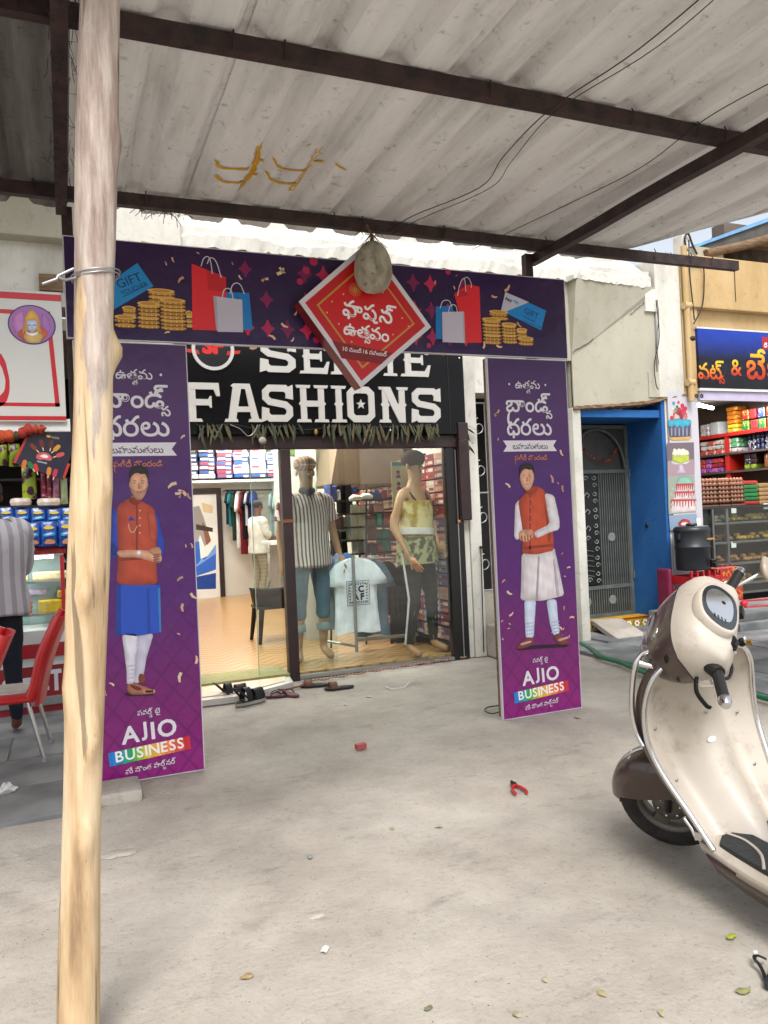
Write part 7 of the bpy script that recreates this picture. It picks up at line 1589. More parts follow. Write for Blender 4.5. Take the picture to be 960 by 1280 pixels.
for li, z in enumerate(lv[:4]):
    n = 0
    for x in [xl+.08+.085*k for k in range(24)]:
        for s_ in range(q.choice([1, 2, 2])):
            c = bcol[li][0] if x < xl+.36 else bcol[li][1]
            if li == 0: c = ['#b4ac94', '#a08848'][x > xl+.3]
            if c not in cacheb: o = bun.build('bun', mat('bun_'+c[1:], c, rough=.6, var=.4, scale=25, bump=.4)); cacheb[c] = o.data
            else: o = bpy.data.objects.new('bun', cacheb[c]); COL.objects.link(o)
            pos = RM @ Vector((x+q.uniform(-.015, .015), YC+.10+q.uniform(0, .08), z+.003+s_*.038)); o.location = pos; o.rotation_euler = (0, 0, q.uniform(0, 3)); n += 1
            tag(o, ['pale bun or sweet on the top shelf of the bakery counter', 'golden bun on the second shelf of the bakery counter', 'brown bun on the third shelf of the bakery counter', 'dark golden bun on the lowest visible bakery shelf'][li], 'bun', ['buns on the top counter shelf', 'buns on the second counter shelf', 'buns on the third counter shelf', 'buns on the lowest counter shelf'][li])
for i, (px_, py_) in enumerate(((917, 637), (917, 680), (957, 632))):
    a = onY(px_, py_, YC-.012); tag(MB().box((a.x-.04, YC-.016, a.z-.045), (a.x+.04, YC-.012, a.z+.03)).build('price_card', M_WHITE), ['white price card on the glass below the egg trays', 'white price card on the middle counter shelf', 'white price card at the right end of the counter top'][i], 'card')
# egg trays: stacks
M_EGG = mat('brown_egg', '#a8765c', rough=.5, var=.15, scale=20); M_TRAY = mat('pulp_tray', '#7a5a48', rough=.95, var=.3, scale=20)
egg = MB().ball((0, 0, 0), (.024, .024, .03), 7, 5); em = None; tm = None
for si, (px0, px1) in enumerate(((872, 896), (897, 911), (912, 929))):
    for k in range(6):
        a = onY(px0, 627, YC+.1); b = onY(px1, 627, YC+.1); z = ztop+.004+k*.052; lab = ['egg tray in the long left stack on the bakery counter', 'egg tray in the middle stack on the bakery counter', 'egg tray in the right stack next to the green packets'][si]
        t = thing('egg_tray', lab, 'eggs', (a.x, YC+.1, z), group=['left egg tray stack', 'middle egg tray stack', 'right egg tray stack'][si])
        MB().bbox((a.x, YC+.06, z), (b.x-.01, YC+.36, z+.018), .004).build('tray', M_TRAY, t); n = max(2, int((b.x-a.x)/.056))
        for i in range(n):
            for j in range(2 if k < 5 else 4):
                if em is None: o = egg.build('egg', M_EGG, None); em = o.data
                else: o = bpy.data.objects.new('egg', em); COL.objects.link(o)
                o.parent = t; o.location = (.03+i*(b.x-a.x-.01)/n, -.01+j*.055, .036)
for k, c in enumerate(['#a82c24', '#1c6a34', '#1c7a3c', '#1c6a34', '#2a7a44', '#b03428']):
    a = onY(931, 628, YC+.08); b = onY(949, 628, YC+.08); z = ztop+.003+k*.052; o = MB().bbox((a.x, YC+.08, z), (b.x, YC+.3, z+.05), .02).build('bread_packet', mat('pk_'+c[1:], c, rough=.3, var=.3, scale=20)); tag(o, 'lowest red packet under the green ones' if k == 0 else ('topmost red packet on the green stack' if k == 5 else 'green packet in the stack right of the egg trays'), 'packet', None if k in (0, 5) else 'green packets beside the egg trays')
for k in range(5):
    a = onY(950, 628, YC+.08); z = ztop+.003+k*.055; o = MB().bbox((a.x, YC+.08, z), (a.x+.4, YC+.3, z+.052), .018).build('biscuit_packet', mat('tan_pack', '#a88454', rough=.4, var=.4, scale=22)); tag(o, 'tan biscuit packet in the stack at the right frame edge', 'packet', 'tan packets at the frame edge')
# water cooler on a red crate
wcx = onY(868, 660, 6.75); YW2 = 6.80; c0 = onY(867, 712, YW2); zc1 = onY(867, 657, YW2).z; zc0 = c0.z
wt = thing('water_cooler', 'dark grey round insulated water jug with a tap, standing on a red crate', 'jug', (c0.x, YW2, zc0)); M_JUG = mat('dark_grey_plastic', '#24272c', rough=.4, var=.2, scale=6); hj = zc1-zc0; rj = .195
MB().lathe([(.002, 0), (rj*.92, 0), (rj*.95, .02), (rj*.97, hj*.5), (rj*1.0, hj*.51), (rj*1.0, hj*.54), (rj*.97, hj*.55), (rj, hj*.86), (rj*1.03, hj*.88), (rj*1.03, hj*.93), (rj*.9, hj*.99), (.002, hj)], (c0.x, YW2, zc0), 26).build('jug_body', M_JUG, wt)
MB().lathe([(.002, 0), (.06, 0), (.06, .025), (.002, .03)], (c0.x, YW2, zc0+hj), 16).build('lid_knob', M_JUG, wt); MB().tube([(c0.x+.08, YW2-.19, zc0+.07), (c0.x+.09, YW2-.25, zc0+.07), (c0.x+.09, YW2-.25, zc0+.03)], .018, 8).build('tap', M_BPL, wt); MB().bbox((c0.x+.06, YW2-.215, zc0+.03), (c0.x+.13, YW2-.18, zc0+.12), .01).build('tap_plate', M_BPL, wt)
MB().box((c0.x+.02, YW2-.204, zc0+hj*.68), (c0.x+.13, YW2-.19, zc0+hj*.72)).build('gold_label', mat('gold_label', '#a8843c', rough=.4), wt)
for s_ in (-1, 1): MB().bbox((c0.x+s_*.2-.02, YW2-.03, zc0+hj*.7), (c0.x+s_*.2+.02, YW2+.03, zc0+hj*.84), .008).build('handle', M_JUG, wt)
tag(MB().box((onY(869, 650, YW2).x, YW2-.02, zc1-.03), (onY(874, 650, YW2).x, YW2+.0, zc1+.08)).build('paper_cup', M_WHITE), 'white paper cup strip standing behind the dark water jug', 'cup')
def crate(x0, y0, x1, y1, z0, z1, c, label):
    t = thing('drink_crate', label, 'crate', ((x0+x1)/2, (y0+y1)/2, z0), group=None); m_ = mat('crate_'+c[1:], c, rough=.4, var=.15)
    for (a, b, c_, d) in ((x0, y0, x1, y0+.02), (x0, y1-.02, x1, y1), (x0, y0+.021, x0+.02, y1-.021), (x1-.02, y0+.021, x1, y1-.021)):
        for k in range(4):
            za = z0+(z1-z0)*k/4; MB().bbox((a, b, za), (c_, d, za+(z1-z0)*.15), .003).build('rail', m_, t)
    for x in [x0+(x1-x0)*k/5 for k in range(6)]: MB().bbox((x-.012, y0-.004, z0), (x+.012, y0+.024, z1), .003).build('rib', m_, t)
    MB().box((x0+.02, y0+.02, z0), (x1-.02, y1-.02, z0+.02)).build('floor', m_, t)
    return t
zk = .12; crate(c0.x-.20, YW2-.18, c0.x+.22, YW2+.2, zk, zc0-.004, '#a81c24', 'red plastic drinks crate carrying the dark water jug')
crate(c0.x+.24, YW2+.05, c0.x+.62, YW2+.4, .12, zc0+.02, '#8c1c28', 'patterned dark red crate right of the water jug')
q = random.Random(8); pc_ = thing('printed_carton', 'red and orange patterned carton in front of the right crate', 'carton', (c0.x+.4, YW2, .1)); MB().bbox((c0.x+.23, YW2-.12, .12), (c0.x+.60, YW2+.04, zc0+.0), .005).build('carton_body', mat('carton_pattern', '#8c1a20', rough=.45, var=.8, scale=26, col2='#c8701c', fac=(.42, .5)), pc_)
tag(MB().bbox((c0.x-.27, YW2+.1, .12), (c0.x-.21, YW2+.3, zc0+.02), .03).build('pink_drum', mat('pink_plastic', '#7c2444', rough=.4)), 'pink plastic container between poster and crate', 'container')
MB().bbox((6.9, 6.5, 0), (9.5, 7.3, .12), .01).build('shop_step', M_SLAB, kind='structure')
# green hose
hp = [onZ(x, y, .04) for x, y in ((726, 804), (740, 812), (752, 821), (775, 828), (795, 836), (820, 846), (860, 858), (905, 868), (930, 862), (948, 870), (985, 880))]
wire('green_hose', hp, .022, mat('green_hose', '#0f6a48', rough=.4, var=.3, scale=12), 'green garden hose winding from the blue doorway behind the scooter', 'hose', 8)
# ------------------------------------------------------------------ wooden pole
M_POLE = bpy.data.materials.new('peeled_wood'); 
def mk_pole():
    m = M_POLE; m.use_nodes = True; n = m.node_tree.nodes; l = m.node_tree.links; b = n['Principled BSDF']; b.inputs['Roughness'].default_value = .75; b.inputs['Specular IOR Level'].default_value = .25
    tc = n.new('ShaderNodeTexCoord'); mp = n.new('ShaderNodeMapping'); mp.inputs['Scale'].default_value = (14, 14, 1.6); l.new(tc.outputs['Object'], mp.inputs[0])
    def noise(vec, s_, d, r_=.6):
        q = n.new('ShaderNodeTexNoise'); q.inputs['Scale'].default_value = s_; q.inputs['Detail'].default_value = d; q.inputs['Roughness'].default_value = r_; l.new(vec, q.inputs['Vector']); return q.outputs['Fac']
    def ramp(f, st):
        r = n.new('ShaderNodeValToRGB'); l.new(f, r.inputs[0]); e = r.color_ramp.elements
        while len(e) < len(st): e.new(.5)
        for x, (p_, c_) in zip(e, st): x.position = p_; x.color = hexc(c_) if isinstance(c_, str) else (c_, c_, c_, 1)
        return r.outputs[0]
    wood = ramp(noise(mp.outputs[0], 1, 8), [(.28, '#8c7358'), (.42, '#b89c78'), (.55, '#cdb694'), (.75, '#dccbb0')])
    bark = ramp(noise(mp.outputs[0], 1.6, 9, .7), [(.3, '#6c594d'), (.44, '#95847a'), (.6, '#b5a89d'), (.8, '#cbc0b4')])
    sx = n.new('ShaderNodeSeparateXYZ'); l.new(tc.outputs['Object'], sx.inputs[0])
    mp2 = n.new('ShaderNodeMapping'); mp2.inputs['Scale'].default_value = (9, 9, 1.3); l.new(tc.outputs['Object'], mp2.inputs[0])
    def M(op, a, b_):
        q = n.new('ShaderNodeMath'); q.operation = op
        for i, v in enumerate((a, b_)):
            if isinstance(v, (int, float)): q.inputs[i].default_value = v
            else: l.new(v, q.inputs[i])
        return q.outputs[0]
    # bark is left on above about 2.1 m and in streaks below (object origin sits at mid height)
    hgt = M('MULTIPLY', M('SUBTRACT', sx.outputs['Z'], .28), 1.5); side = M('MULTIPLY', sx.outputs['X'], -2.6)
    f = M('ADD', M('ADD', hgt, side), M('MULTIPLY', M('SUBTRACT', noise(mp2.outputs[0], 1, 6), .5), 3.0))
    fac = ramp(f, [(.0, 0.), (.1, 1.)])
    mx = n.new('ShaderNodeMix'); mx.data_type = 'RGBA'; l.new(fac, mx.inputs[0]); l.new(wood, mx.inputs[6]); l.new(bark, mx.inputs[7])
    mp3 = n.new('ShaderNodeMapping'); mp3.inputs['Scale'].default_value = (30, 30, 1.1); l.new(tc.outputs['Object'], mp3.inputs[0])
    cr = ramp(noise(mp3.outputs[0], 1, 4, .5), [(.33, .3), (.38, 1.)])
    m2 = n.new('ShaderNodeMix'); m2.data_type = 'RGBA'; m2.blend_type = 'MULTIPLY'; m2.inputs[0].default_value = .8; l.new(mx.outputs[2], m2.inputs[6]); l.new(cr, m2.inputs[7]); l.new(m2.outputs[2], b.inputs['Base Color'])
    bp = n.new('ShaderNodeBump'); bp.inputs['Strength'].default_value = .6; bp.inputs['Distance'].default_value = .012; l.new(noise(mp.outputs[0], 1.5, 8), bp.inputs['Height']); l.new(bp.outputs[0], b.inputs['Normal'])
mk_pole()
po = thing('wooden_pole', 'tall crooked peeled tree trunk pole standing in front of the left banner', 'pole', (-.03, 2.4, 0)); YPo = 2.4
ctr = [(-.035, -.05), (-.018, .1), (-.012, .5), (-.001, .75), (.022, 1.1), (.046, 1.4), (.06, 1.75), (.078, 2.04), (.105, 2.25), (.117, 2.46), (.135, 2.75), (.156, 3.06), (.175, 3.42)]
cc_ = [onY(x, y, YPo) for x, y in ((96, 1360), (98, 1270), (100.7, 1090), (104, 940), (107, 790), (112, 640), (116, 520), (117, 410), (119, 330), (120.5, 250), (123.5, 100), (126, 0), (129, -90), (132, -170))]
cs_ = spline([(v.x, YPo+.01*math.sin(v.z*2), v.z) for v in cc_], 9); q = random.Random(2); rings = []; NN = 28
knots = [(2.62, 0, 1.2, .012), (2.9, 0, -.6, .01), (1.62, 0, .9, .012), (1.05, 0, -1.1, .01), (.45, 0, .3, .012), (-.07, .33, 1.0, .030), (.62, .42, .25, .022), (.9, .40, .5, .02), (2.02, .0, 1.9, .035), (1.32, .4, -.1, .028), (2.2, .3, 2.9, .012), (.2, .4, 2.9, .018), (1.95, .3, .2, .015)]
for i, c in enumerate(cs_):
    r0 = .0545+.0025*c.z/3.4+.003*math.sin(c.z*5+1); ring = []
    for k in range(NN):
        a = 2*PI*k/NN; r_ = r0*(1+.03*math.sin(3*a+c.z*1.5)+.02*math.sin(5*a-c.z*3)+.014*math.sin(13*a+c.z*2.5)+q.uniform(-.006, .006))
        for (kz, _, ka, am) in knots:
            da = (a-(-PI/2+ka-.0)+PI) % (2*PI)-PI; r_ += am*math.exp(-((c.z-kz)/.045)**2-(da/.38)**2)
        ring.append(Vector((c.x+r_*math.cos(a), c.y+r_*math.sin(a), c.z)))
    rings.append(ring)
MB().loft(rings).build('trunk', M_POLE, po)
for kz, kx, sgn in ((1.14, .085, 1), (2.0, .04, -1), (.69, .05, 1)): 
    pass
wp_ = thing('binding_wire', 'silver binding wire twisted round the wooden pole with one end sticking out left', 'wire', (.1, YPo, 2.25)); c = onY(120, 348, YPo); M_GI = mat('silver_wire', '#a9abad', rough=.4, metal=.9, var=.1)
MB().tube([Vector((c.x+.066*math.cos(a), YPo+.066*math.sin(a), c.z+.012*math.cos(a))) for a in [2*PI*k/24 for k in range(25)]], .0022, 6).build('loop', M_GI, wp_)
MB().tube([Vector((c.x+.068*math.cos(a), YPo+.068*math.sin(a), c.z+.010+.012*math.cos(a))) for a in [2*PI*k/24 for k in range(25)]], .002, 6).build('loop', M_GI, wp_)
e1 = onY(92, 336, YPo-.05); e2 = onY(72, 345, YPo-.06); e3 = onY(53, 355, YPo-.07); e4 = onY(82, 350, YPo-.05); e5 = onY(95, 347, YPo-.04)
MB().tube([e1, e2, onY(71, 349, YPo-.06), e3], .0045, 6).build('loose_end', M_GI, wp_); MB().tube([e5, e4, onY(76, 348, YPo-.06), onY(72, 345, YPo-.06)], .0045, 6).build('twist', M_GI, wp_)
# ------------------------------------------------------------------ scooter
SC = Matrix.Translation((2.375, 2.36, 0)) @ Matrix.Rotation(rad(84), 4, 'Z') @ Matrix.Rotation(rad(-6.5), 4, 'X') @ Matrix.Scale(1.03, 4)
sc = thing('motor_scooter', 'beige and brown motor scooter parked at the right frame edge with handlebar turned left', 'scooter', M=Matrix.Translation((2.375, 2.36, 0)) @ Matrix.Rotation(rad(84), 4, 'Z'))
M_CREAM = mat('scooter_cream', '#b5ada2', rough=.5, var=.1, scale=3, coat=.08, col2='#a69c8d'); M_BRN = mat('scooter_brown', '#4a3a33', rough=.28, metal=.35, var=.2, scale=4, coat=.6)
def dirty():
    n = M_CREAM.node_tree.nodes; l = M_CREAM.node_tree.links; b = n['Principled BSDF']; src = b.inputs['Base Color'].links[0].from_socket
    tc = n.new('ShaderNodeTexCoord'); q = n.new('ShaderNodeTexNoise'); q.inputs['Scale'].default_value = 9; q.inputs['Detail'].default_value = 9; q.inputs['Roughness'].default_value = .7; l.new(tc.outputs['Object'], q.inputs['Vector'])
    r = n.new('ShaderNodeValToRGB'); l.new(q.outputs['Fac'], r.inputs[0]); r.color_ramp.elements[0].position = .3; r.color_ramp.elements[0].color = hexc('#8f8271'); r.color_ramp.elements[1].position = .46; r.color_ramp.elements[1].color = (1, 1, 1, 1)
    mx = n.new('ShaderNodeMix'); mx.data_type = 'RGBA'; mx.blend_type = 'MULTIPLY'; mx.inputs[0].default_value = .4; l.new(src, mx.inputs[6]); l.new(r.outputs[0], mx.inputs[7]); l.new(mx.outputs[2], b.inputs['Base Color'])
dirty()
M_RUB = mat('tyre_rubber', '#1b1a19', rough=.85, var=.4, scale=20, col2='#2f2b27', bump=.2); M_RIM = mat('dusty_rim', '#6d675f', rough=.5, metal=.4, var=.35, scale=12); M_GRIP = mat('black_grip', '#131313', rough=.5, var=.2)
def lerp_tab(tab, z):
    n = len(tab)
    for i in range(n-1):
        (z0, a), (z1, b) = tab[i], tab[i+1]
        if z <= z1:
            m0 = (b-tab[max(i-1, 0)][1])/(z1-tab[max(i-1, 0)][0]); m1 = (tab[min(i+2, n-1)][1]-a)/(tab[min(i+2, n-1)][0]-z0); h = z1-z0; t = max(0, (z-z0)/h)
            return (2*t**3-3*t*t+1)*a+(t**3-2*t*t+t)*h*m0+(3*t*t-2*t**3)*b+(t**3-t*t)*h*m1
    return tab[-1][1]
HW = [(.25, .185), (.36, .20), (.5, .232), (.62, .245), (.74, .24), (.82, .22), (.88, .175), (.91, .11)]
US = [(.25, -.17), (.33, -.10), (.45, -.01), (.58, .045), (.70, .045), (.82, .01), (.91, -.03)]
def shield_pt(z, t, off=0, bulge=1):
    hw = lerp_tab(HW, z); tun = .085*math.exp(-(t/.36)**2)*(1.05-.5*(z-.25)/.66) - .028*math.exp(-((abs(t)-.62)/.2)**2)*(1 if z < .8 else 0)
    u = lerp_tab(US, z) - tun*bulge + off - .03*abs(t)**5
    return Vector((u, hw*t, z))
ZS = [.25+.66*k/26 for k in range(27)]; TS = [-1+2*k/30 for k in range(31)]
m = MB(SC); m.loft([[shield_pt(z, t) for t in TS] for z in ZS], cap=False, closed=False); m.build('leg_shield_inner', M_CREAM, sc)
m = MB(SC); m.loft([[shield_pt(z, t*1.0, .06+.05*math.exp(-(t/.6)**2)*(1 if z > .45 else .5), .1) for t in TS] for z in ZS], cap=False, closed=False)
for s_ in (-1, 1): m.loft([[shield_pt(z, s_), shield_pt(z, s_, .06, .1)] for z in ZS], cap=False, closed=False)
m.loft([[shield_pt(.91, t), shield_pt(.91, t, .06+.05*math.exp(-(t/.6)**2), .1)] for t in TS], cap=False, closed=False); m.build('leg_shield_front', M_BRN, sc)
for s_ in (-1, 1):
    MB(SC).tube([shield_pt(z, s_, -.003)+Vector((0, s_*.006, 0)) for z in ZS]+[Vector((-.03, s_*.06, .93))], .0105, 8).build('chrome_trim', M_CHROME, sc)
    # outer guard bar and its brackets
    MB(SC).tube(spline([(.0, s_*.16, .925), (.04, s_*.20, .92), (.055, s_*.236, .86), (.075, s_*.258, .72), (.07, s_*.256, .62), (.045, s_*.25, .57)], 6), .011, 8).build('guard_bar', M_CHROME, sc)
    MB(SC).tube([shield_pt(.86, s_*.8, -.005), (.04, s_*.22, .885)], .013, 7).build('guard_bracket', M_CHROME, sc)
for z, t in ((.84, .70), (.84, -.70), (.66, .0), (.62, .75), (.60, -.78), (.44, .8), (.42, -.8), (.72, -.55)):
    c = shield_pt(z, t, -.004); MB(SC).lathe([(.001, 0), (.005, .001), (.0065, .003), (.001, .004)], c, 9, M=Matrix.Rotation(-PI/2, 4, 'Y')).build('screw', M_ALU, sc)
c = shield_pt(.56, .02, -.003); p = Print(SC @ c, (SC.to_3x3() @ Vector((0, -1, 0))), (SC.to_3x3() @ Vector((.2, 0, 1)))); p.poly([(-.02, -.008), (.012, -.012), (.022, .004), (.004, .012), (-.02, .006)], '#dcdcd8', 1, 1); p.build('sticker', sc)
# floorboard and centre hump
m = MB(SC); rows = []
for k in range(13):
    u = -.12-.52*k/12; z = .262-.012*math.sin(k/12*PI); hw = .188+.012*math.sin(k/12*PI)
    rows.append([Vector((u, hw*s_, z+ (.0 if abs(s_) < .97 else -.012))) for s_ in [-1, -.97, -.9, -.5, 0, .5, .9, .97, 1]]+[Vector((u, hw*.96, z-.05)), Vector((u, -hw*.96, z-.05))])
m.loft(rows, True); m.build('floorboard', M_CREAM, sc)
M_MAT = mat('rubber_mat', '#23272a', rough=.6, var=.35, scale=14, bump=.3)
for s_ in (-1, 1):
    m = MB(SC); m.prism([(-.17, s_*.035), (-.165, s_*.12), (-.205, s_*.165), (-.60, s_*.175), (-.60, s_*.035)], .252, .270, axis='Z'); m.build('foot_mat', M_MAT, sc)
    MB(SC).tube(spline([(-.16, s_*.10, .272), (-.24, s_*.085, .272), (-.34, s_*.11, .272), (-.42, s_*.17, .272)], 6), .006, 5, flat=.5).build('mat_rib', M_CREAM, sc)
    m = MB(SC); rows = [[Vector((-.15-.5*k/8, s_*(.19+.008*math.sin(k)), .215)), Vector((-.17-.5*k/8, s_*.165, .15-.02*math.sin(k/8*PI))), Vector((-.17-.5*k/8, s_*.12, .14)), Vector((-.15-.5*k/8, s_*.14, .215))] for k in range(9)]; m.loft(rows, True); m.build('side_skirt', M_BRN, sc)
MB(SC).tube([(-.13, .20, .262), (-.115, .205, .30), (-.09, .212, .33)], .008, 6).build('trim_clip', M_CHROME, sc); MB(SC).bbox((-.165, .188, .27), (-.135, .212, .30), .004).build('trim_clip', M_CHROME, sc)
# rear body, seat, rear wheel (outside the photograph, needed from the side)
m = MB(SC); rows = []
for k in range(13):
    t = k/12; u = -.60-.80*t; w_ = .10+.12*math.sin(min(1, t*1.6)*PI/2)-.10*max(0, t-.7)/.3; zl = .30+.16*t; zh = .66+.04*t
    rows.append([Vector((u, w_*math.cos(a)*1.0, (zl+zh)/2+(zh-zl)/2*math.sin(a))) for a in [2*PI*j/16 for j in range(16)]])
m.loft(rows, True); m.build('rear_body', M_CREAM, sc)
m = MB(SC); rows = []
for k in range(11):
    t = k/10; u = -.56-.74*t; w_ = .115+.035*math.sin(t*PI); z = .72+.03*math.sin(t*PI*1.5)+.03*t
    rows.append([Vector((u, w_*math.cos(a), z+.045*math.sin(a))) for a in [2*PI*j/14 for j in range(14)]])
m.loft(rows, True); m.build('seat', mat('black_seat', '#161414', rough=.6, bump=.2), sc)
def wheel(T, par, pre=''):
    wt_ = MB(T); R_ = .212; prof_ = [(R_-.085, -.032), (R_-.05, -.048), (R_-.018, -.046), (R_-.004, -.025), (R_, 0), (R_-.004, .025), (R_-.018, .046), (R_-.05, .048), (R_-.085, .032)]
    X = Matrix.Rotation(PI/2, 4, 'X'); wt_.lathe(prof_, n=48, M=X, cap=False); w0 = wt_.build('tyre', M_RUB, par)
    tr_ = MB(T)
    for k in range(40):
        a = 2*PI*k/40; 
        for s_ in (-1, 1): tr_.box((-.005, s_*.010, R_-.008), (.005, s_*.036, R_-.001+.0005), M=Matrix.Rotation(a, 4, 'Y') @ Matrix.Rotation(s_*.4, 4, 'Z'))
    pass
    r_ = MB(T); r_.lathe([(R_-.075, -.036), (R_-.082, -.034), (R_-.095, -.03), (R_-.095, .03), (R_-.082, .034), (R_-.075, .036)], n=40, M=X, cap=False); r_.lathe([(.001, -.05), (.03, -.048), (.07, -.035), (.075, -.02), (.075, .02), (.07, .035), (.03, .048), (.001, .05)], n=28, M=X)
    for k in range(3):
        a = 2*PI*k/3+.4; r_.box((-.03, -.022, .06), (.03, .022, R_-.09), M=Matrix.Rotation(a, 4, 'Y'))
    rr_ = r_.build('rim', M_RIM, par)
    b_ = MB(T)
    for k in range(6):
        a = 2*PI*k/6
        for s_ in (-1, 1): b_.ball((.045*math.cos(a), s_*.047, .045*math.sin(a)), (.007, .006, .007), 6, 4)
    for s_ in (-1, 1): b_.ball((0, s_*.05, 0), (.016, .02, .016), 8, 5)
    b_.build('hub_nuts', M_CHROME, par)
wheel(SC @ Matrix.Translation((-1.0, 0, .212)), sc)
# side stand
MB(SC).tube([(-.52, .10, .2), (-.50, .24, .0)], .012, 7).build('side_stand', M_BLACKM, sc)
# steering assembly
ax = Vector((-.40, 0, .917)).normalized(); pv = Vector((.0, 0, .88)); STEER = Matrix.Translation(pv) @ Matrix.Rotation(rad(43), 4, ax) @ Matrix.Translation(-pv); ST = SC @ STEER
WC = Vector((.295, 0, .208)); wheel(ST @ Matrix.Translation(WC), sc)
m = MB(ST); rows = []
for k in range(19):
    a = rad(14)+rad(146)*k/18; r_ = .24+.02*math.sin(PI*k/18); hw = .062+.03*math.sin(PI*k/18)
    rows.append([Vector((WC.x+ (r_-.055*abs(s_)**3)*math.cos(a), hw*s_, WC.z+(r_-.055*abs(s_)**3)*math.sin(a))) for s_ in [-1, -.85, -.6, -.3, 0, .3, .6, .85, 1]])
m.loft(rows, cap=False, closed=False)
for s_ in (-1, 1):   # side cheeks
    m.loft([[Vector((WC.x+(.185+.02*math.sin(PI*k/18))*math.cos(a), s_*(.062+.03*math.sin(PI*k/18)), WC.z+(.185+.02*math.sin(PI*k/18))*math.sin(a))), Vector((WC.x+.20*math.cos(a), s_*(.066+.028*math.sin(PI*k/18)), WC.z+max(.035, min(.075, .18*math.sin(a)))))] for k, a in [(k, rad(14)+rad(146)*k/18) for k in range(19)]], cap=False, closed=False)
m.build('front_fender', M_BRN, sc)
MB(ST).tube([WC+Vector((.22*math.cos(a), .0, .245*math.sin(a)+.02)) for a in [rad(25+8*k) for k in range(8)]], .008, 6).build('fender_trim', M_CHROME, sc)
for s_ in (-1, 1): MB(ST).tube([WC+Vector((0, s_*.065, 0)), WC+Vector((-.05, s_*.07, .16)), WC+Vector((-.1, s_*.05, .28))], .014, 7).build('fork_arm', M_BLACKM, sc)
MB(ST).tube([WC+Vector((-.10, 0, .26)), pv+Vector((0, 0, .0))], .03, 10).build('steering_column', M_BLACKM, sc)
# headset: loft across the bar; sections are closed loops in the (u, z) plane
TILT = ST @ Matrix.Translation((-.06, -.02, .965)) @ Matrix.Rotation(rad(-9), 4, 'X') @ Matrix.Scale(1.07, 4) @ Matrix.Translation((0, 0, -.96))
def hsec(v):
    t = v/.205; k = max(.0, 1-min(.98, abs(t))**3.2)**.5; kk = .34+.66*k
    c = Vector((.02, v, .965)); pts = []
    base = [(-.095, -.085), (-.125, -.02), (-.138, .035), (-.118, .066), (-.068, .127), (-.035, .142), (.01, .138), (.09, .098), (.16, .045), (.205, -.02), (.195, -.075), (.13, -.115), (.03, -.115), (-.06, -.1)]
    b2 = chaikin(base, 1)
    for (a, b) in b2: pts.append(Vector((c.x+a*(kk*.45+.55 if a < 0 else kk*(.6+.4*k)), v, c.z+b*kk)))
    return pts
vs_ = [-.205+.41*k/20 for k in range(21)]; secs = [hsec(v) for v in vs_]
def part_headset(name, m_, cond):
    mb = MB(TILT); n = len(secs[0])
    used = []
    for i in range(len(secs)-1):
        for k in range(n):
            f = [secs[i][k], secs[i][(k+1) % n], secs[i+1][(k+1) % n], secs[i+1][k]]; c = sum(f, Vector())/4
            if cond(c): mb.add(f, [(0, 1, 2, 3)], None, True)
    for e, s_ in ((0, 0), (-1, 1)):
        c = sum(secs[e], Vector())/n
        if True: 
            half = [p for p in secs[e] if cond(p)]
            if len(half) > 2: mb.add(half, [tuple(range(len(half)))], None, False)
    bm = bmesh.new(); vv = [bm.verts.new(p) for p in mb.v]
    for f in mb.f:
        try: bm.faces.new([vv[i] for i in f])
        except Exception: pass
    bmesh.ops.remove_doubles(bm, verts=bm.verts[:], dist=1e-5)
    iT = TILT; co = iT @ Vector((.045, 0, .965)); no = (iT.to_3x3() @ Vector((1, 0, -.25))).normalized(); rear = name == 'headset_rear'
    bmesh.ops.bisect_plane(bm, geom=bm.verts[:]+bm.edges[:]+bm.faces[:], plane_co=co, plane_no=no, clear_outer=rear, clear_inner=not rear); bm.verts.index_update()
    m2 = MB(); m2.add([v.co.copy() for v in bm.verts], [tuple(v.index for v in f.verts) for f in bm.faces], None, True); bm.free()
    return m2.build(name, m_, sc)
cut = lambda c: c.x < .045+.25*(c.z-.965)
part_headset('headset_rear', M_CREAM, lambda c: True); part_headset('headset_front', M_BRN, lambda c: True)
m = MB(TILT); rg = []
for v, sec in zip(vs_, secs):
    cr_ = []
    for a, b in zip(sec, sec[1:]+sec[:1]):
        fa, fb = a.x-.045-.25*(a.z-.965), b.x-.045-.25*(b.z-.965)
        if fa*fb < 0: cr_.append(a+(b-a)*(fa/(fa-fb)))
    if len(cr_) >= 2: cr_.sort(key=lambda p_: p_.z); rg.append((cr_[0], cr_[-1]))
m.tube([a for a, b in rg]+[b for a, b in rg[::-1]]+[rg[0][0]], .0028, 5); m.build('seam', M_RUB, sc)
# seam ring between shells
# headlight
m = MB(TILT); m.ball((.165, .02, .925), (.072, .13, .072), 20, 12); hl = m.build('headlight', mat('headlight_glass', '#b9c0c4', rough=.08, metal=.5, var=.35, scale=16, coat=1), sc)
m = MB(TILT); m.loft([[Vector((.165+.035*math.cos(a*.5)-.0, .108*math.cos(a), .955+.07*math.sin(a))) for a in [2*PI*k/24 for k in range(24)]], [Vector((.15+.035*math.cos(a*.5), .116*math.cos(a), .955+.078*math.sin(a))) for a in [2*PI*k/24 for k in range(24)]]], False); m.build('headlight_rim', M_CHROME, sc)
for s_ in (-1, 1): MB(TILT).ball((.095, s_*.135, .985), (.04, .035, .03), 12, 8).build('indicator', mat('clear_indicator', '#a8a8a4', rough=.15, metal=.3), sc)
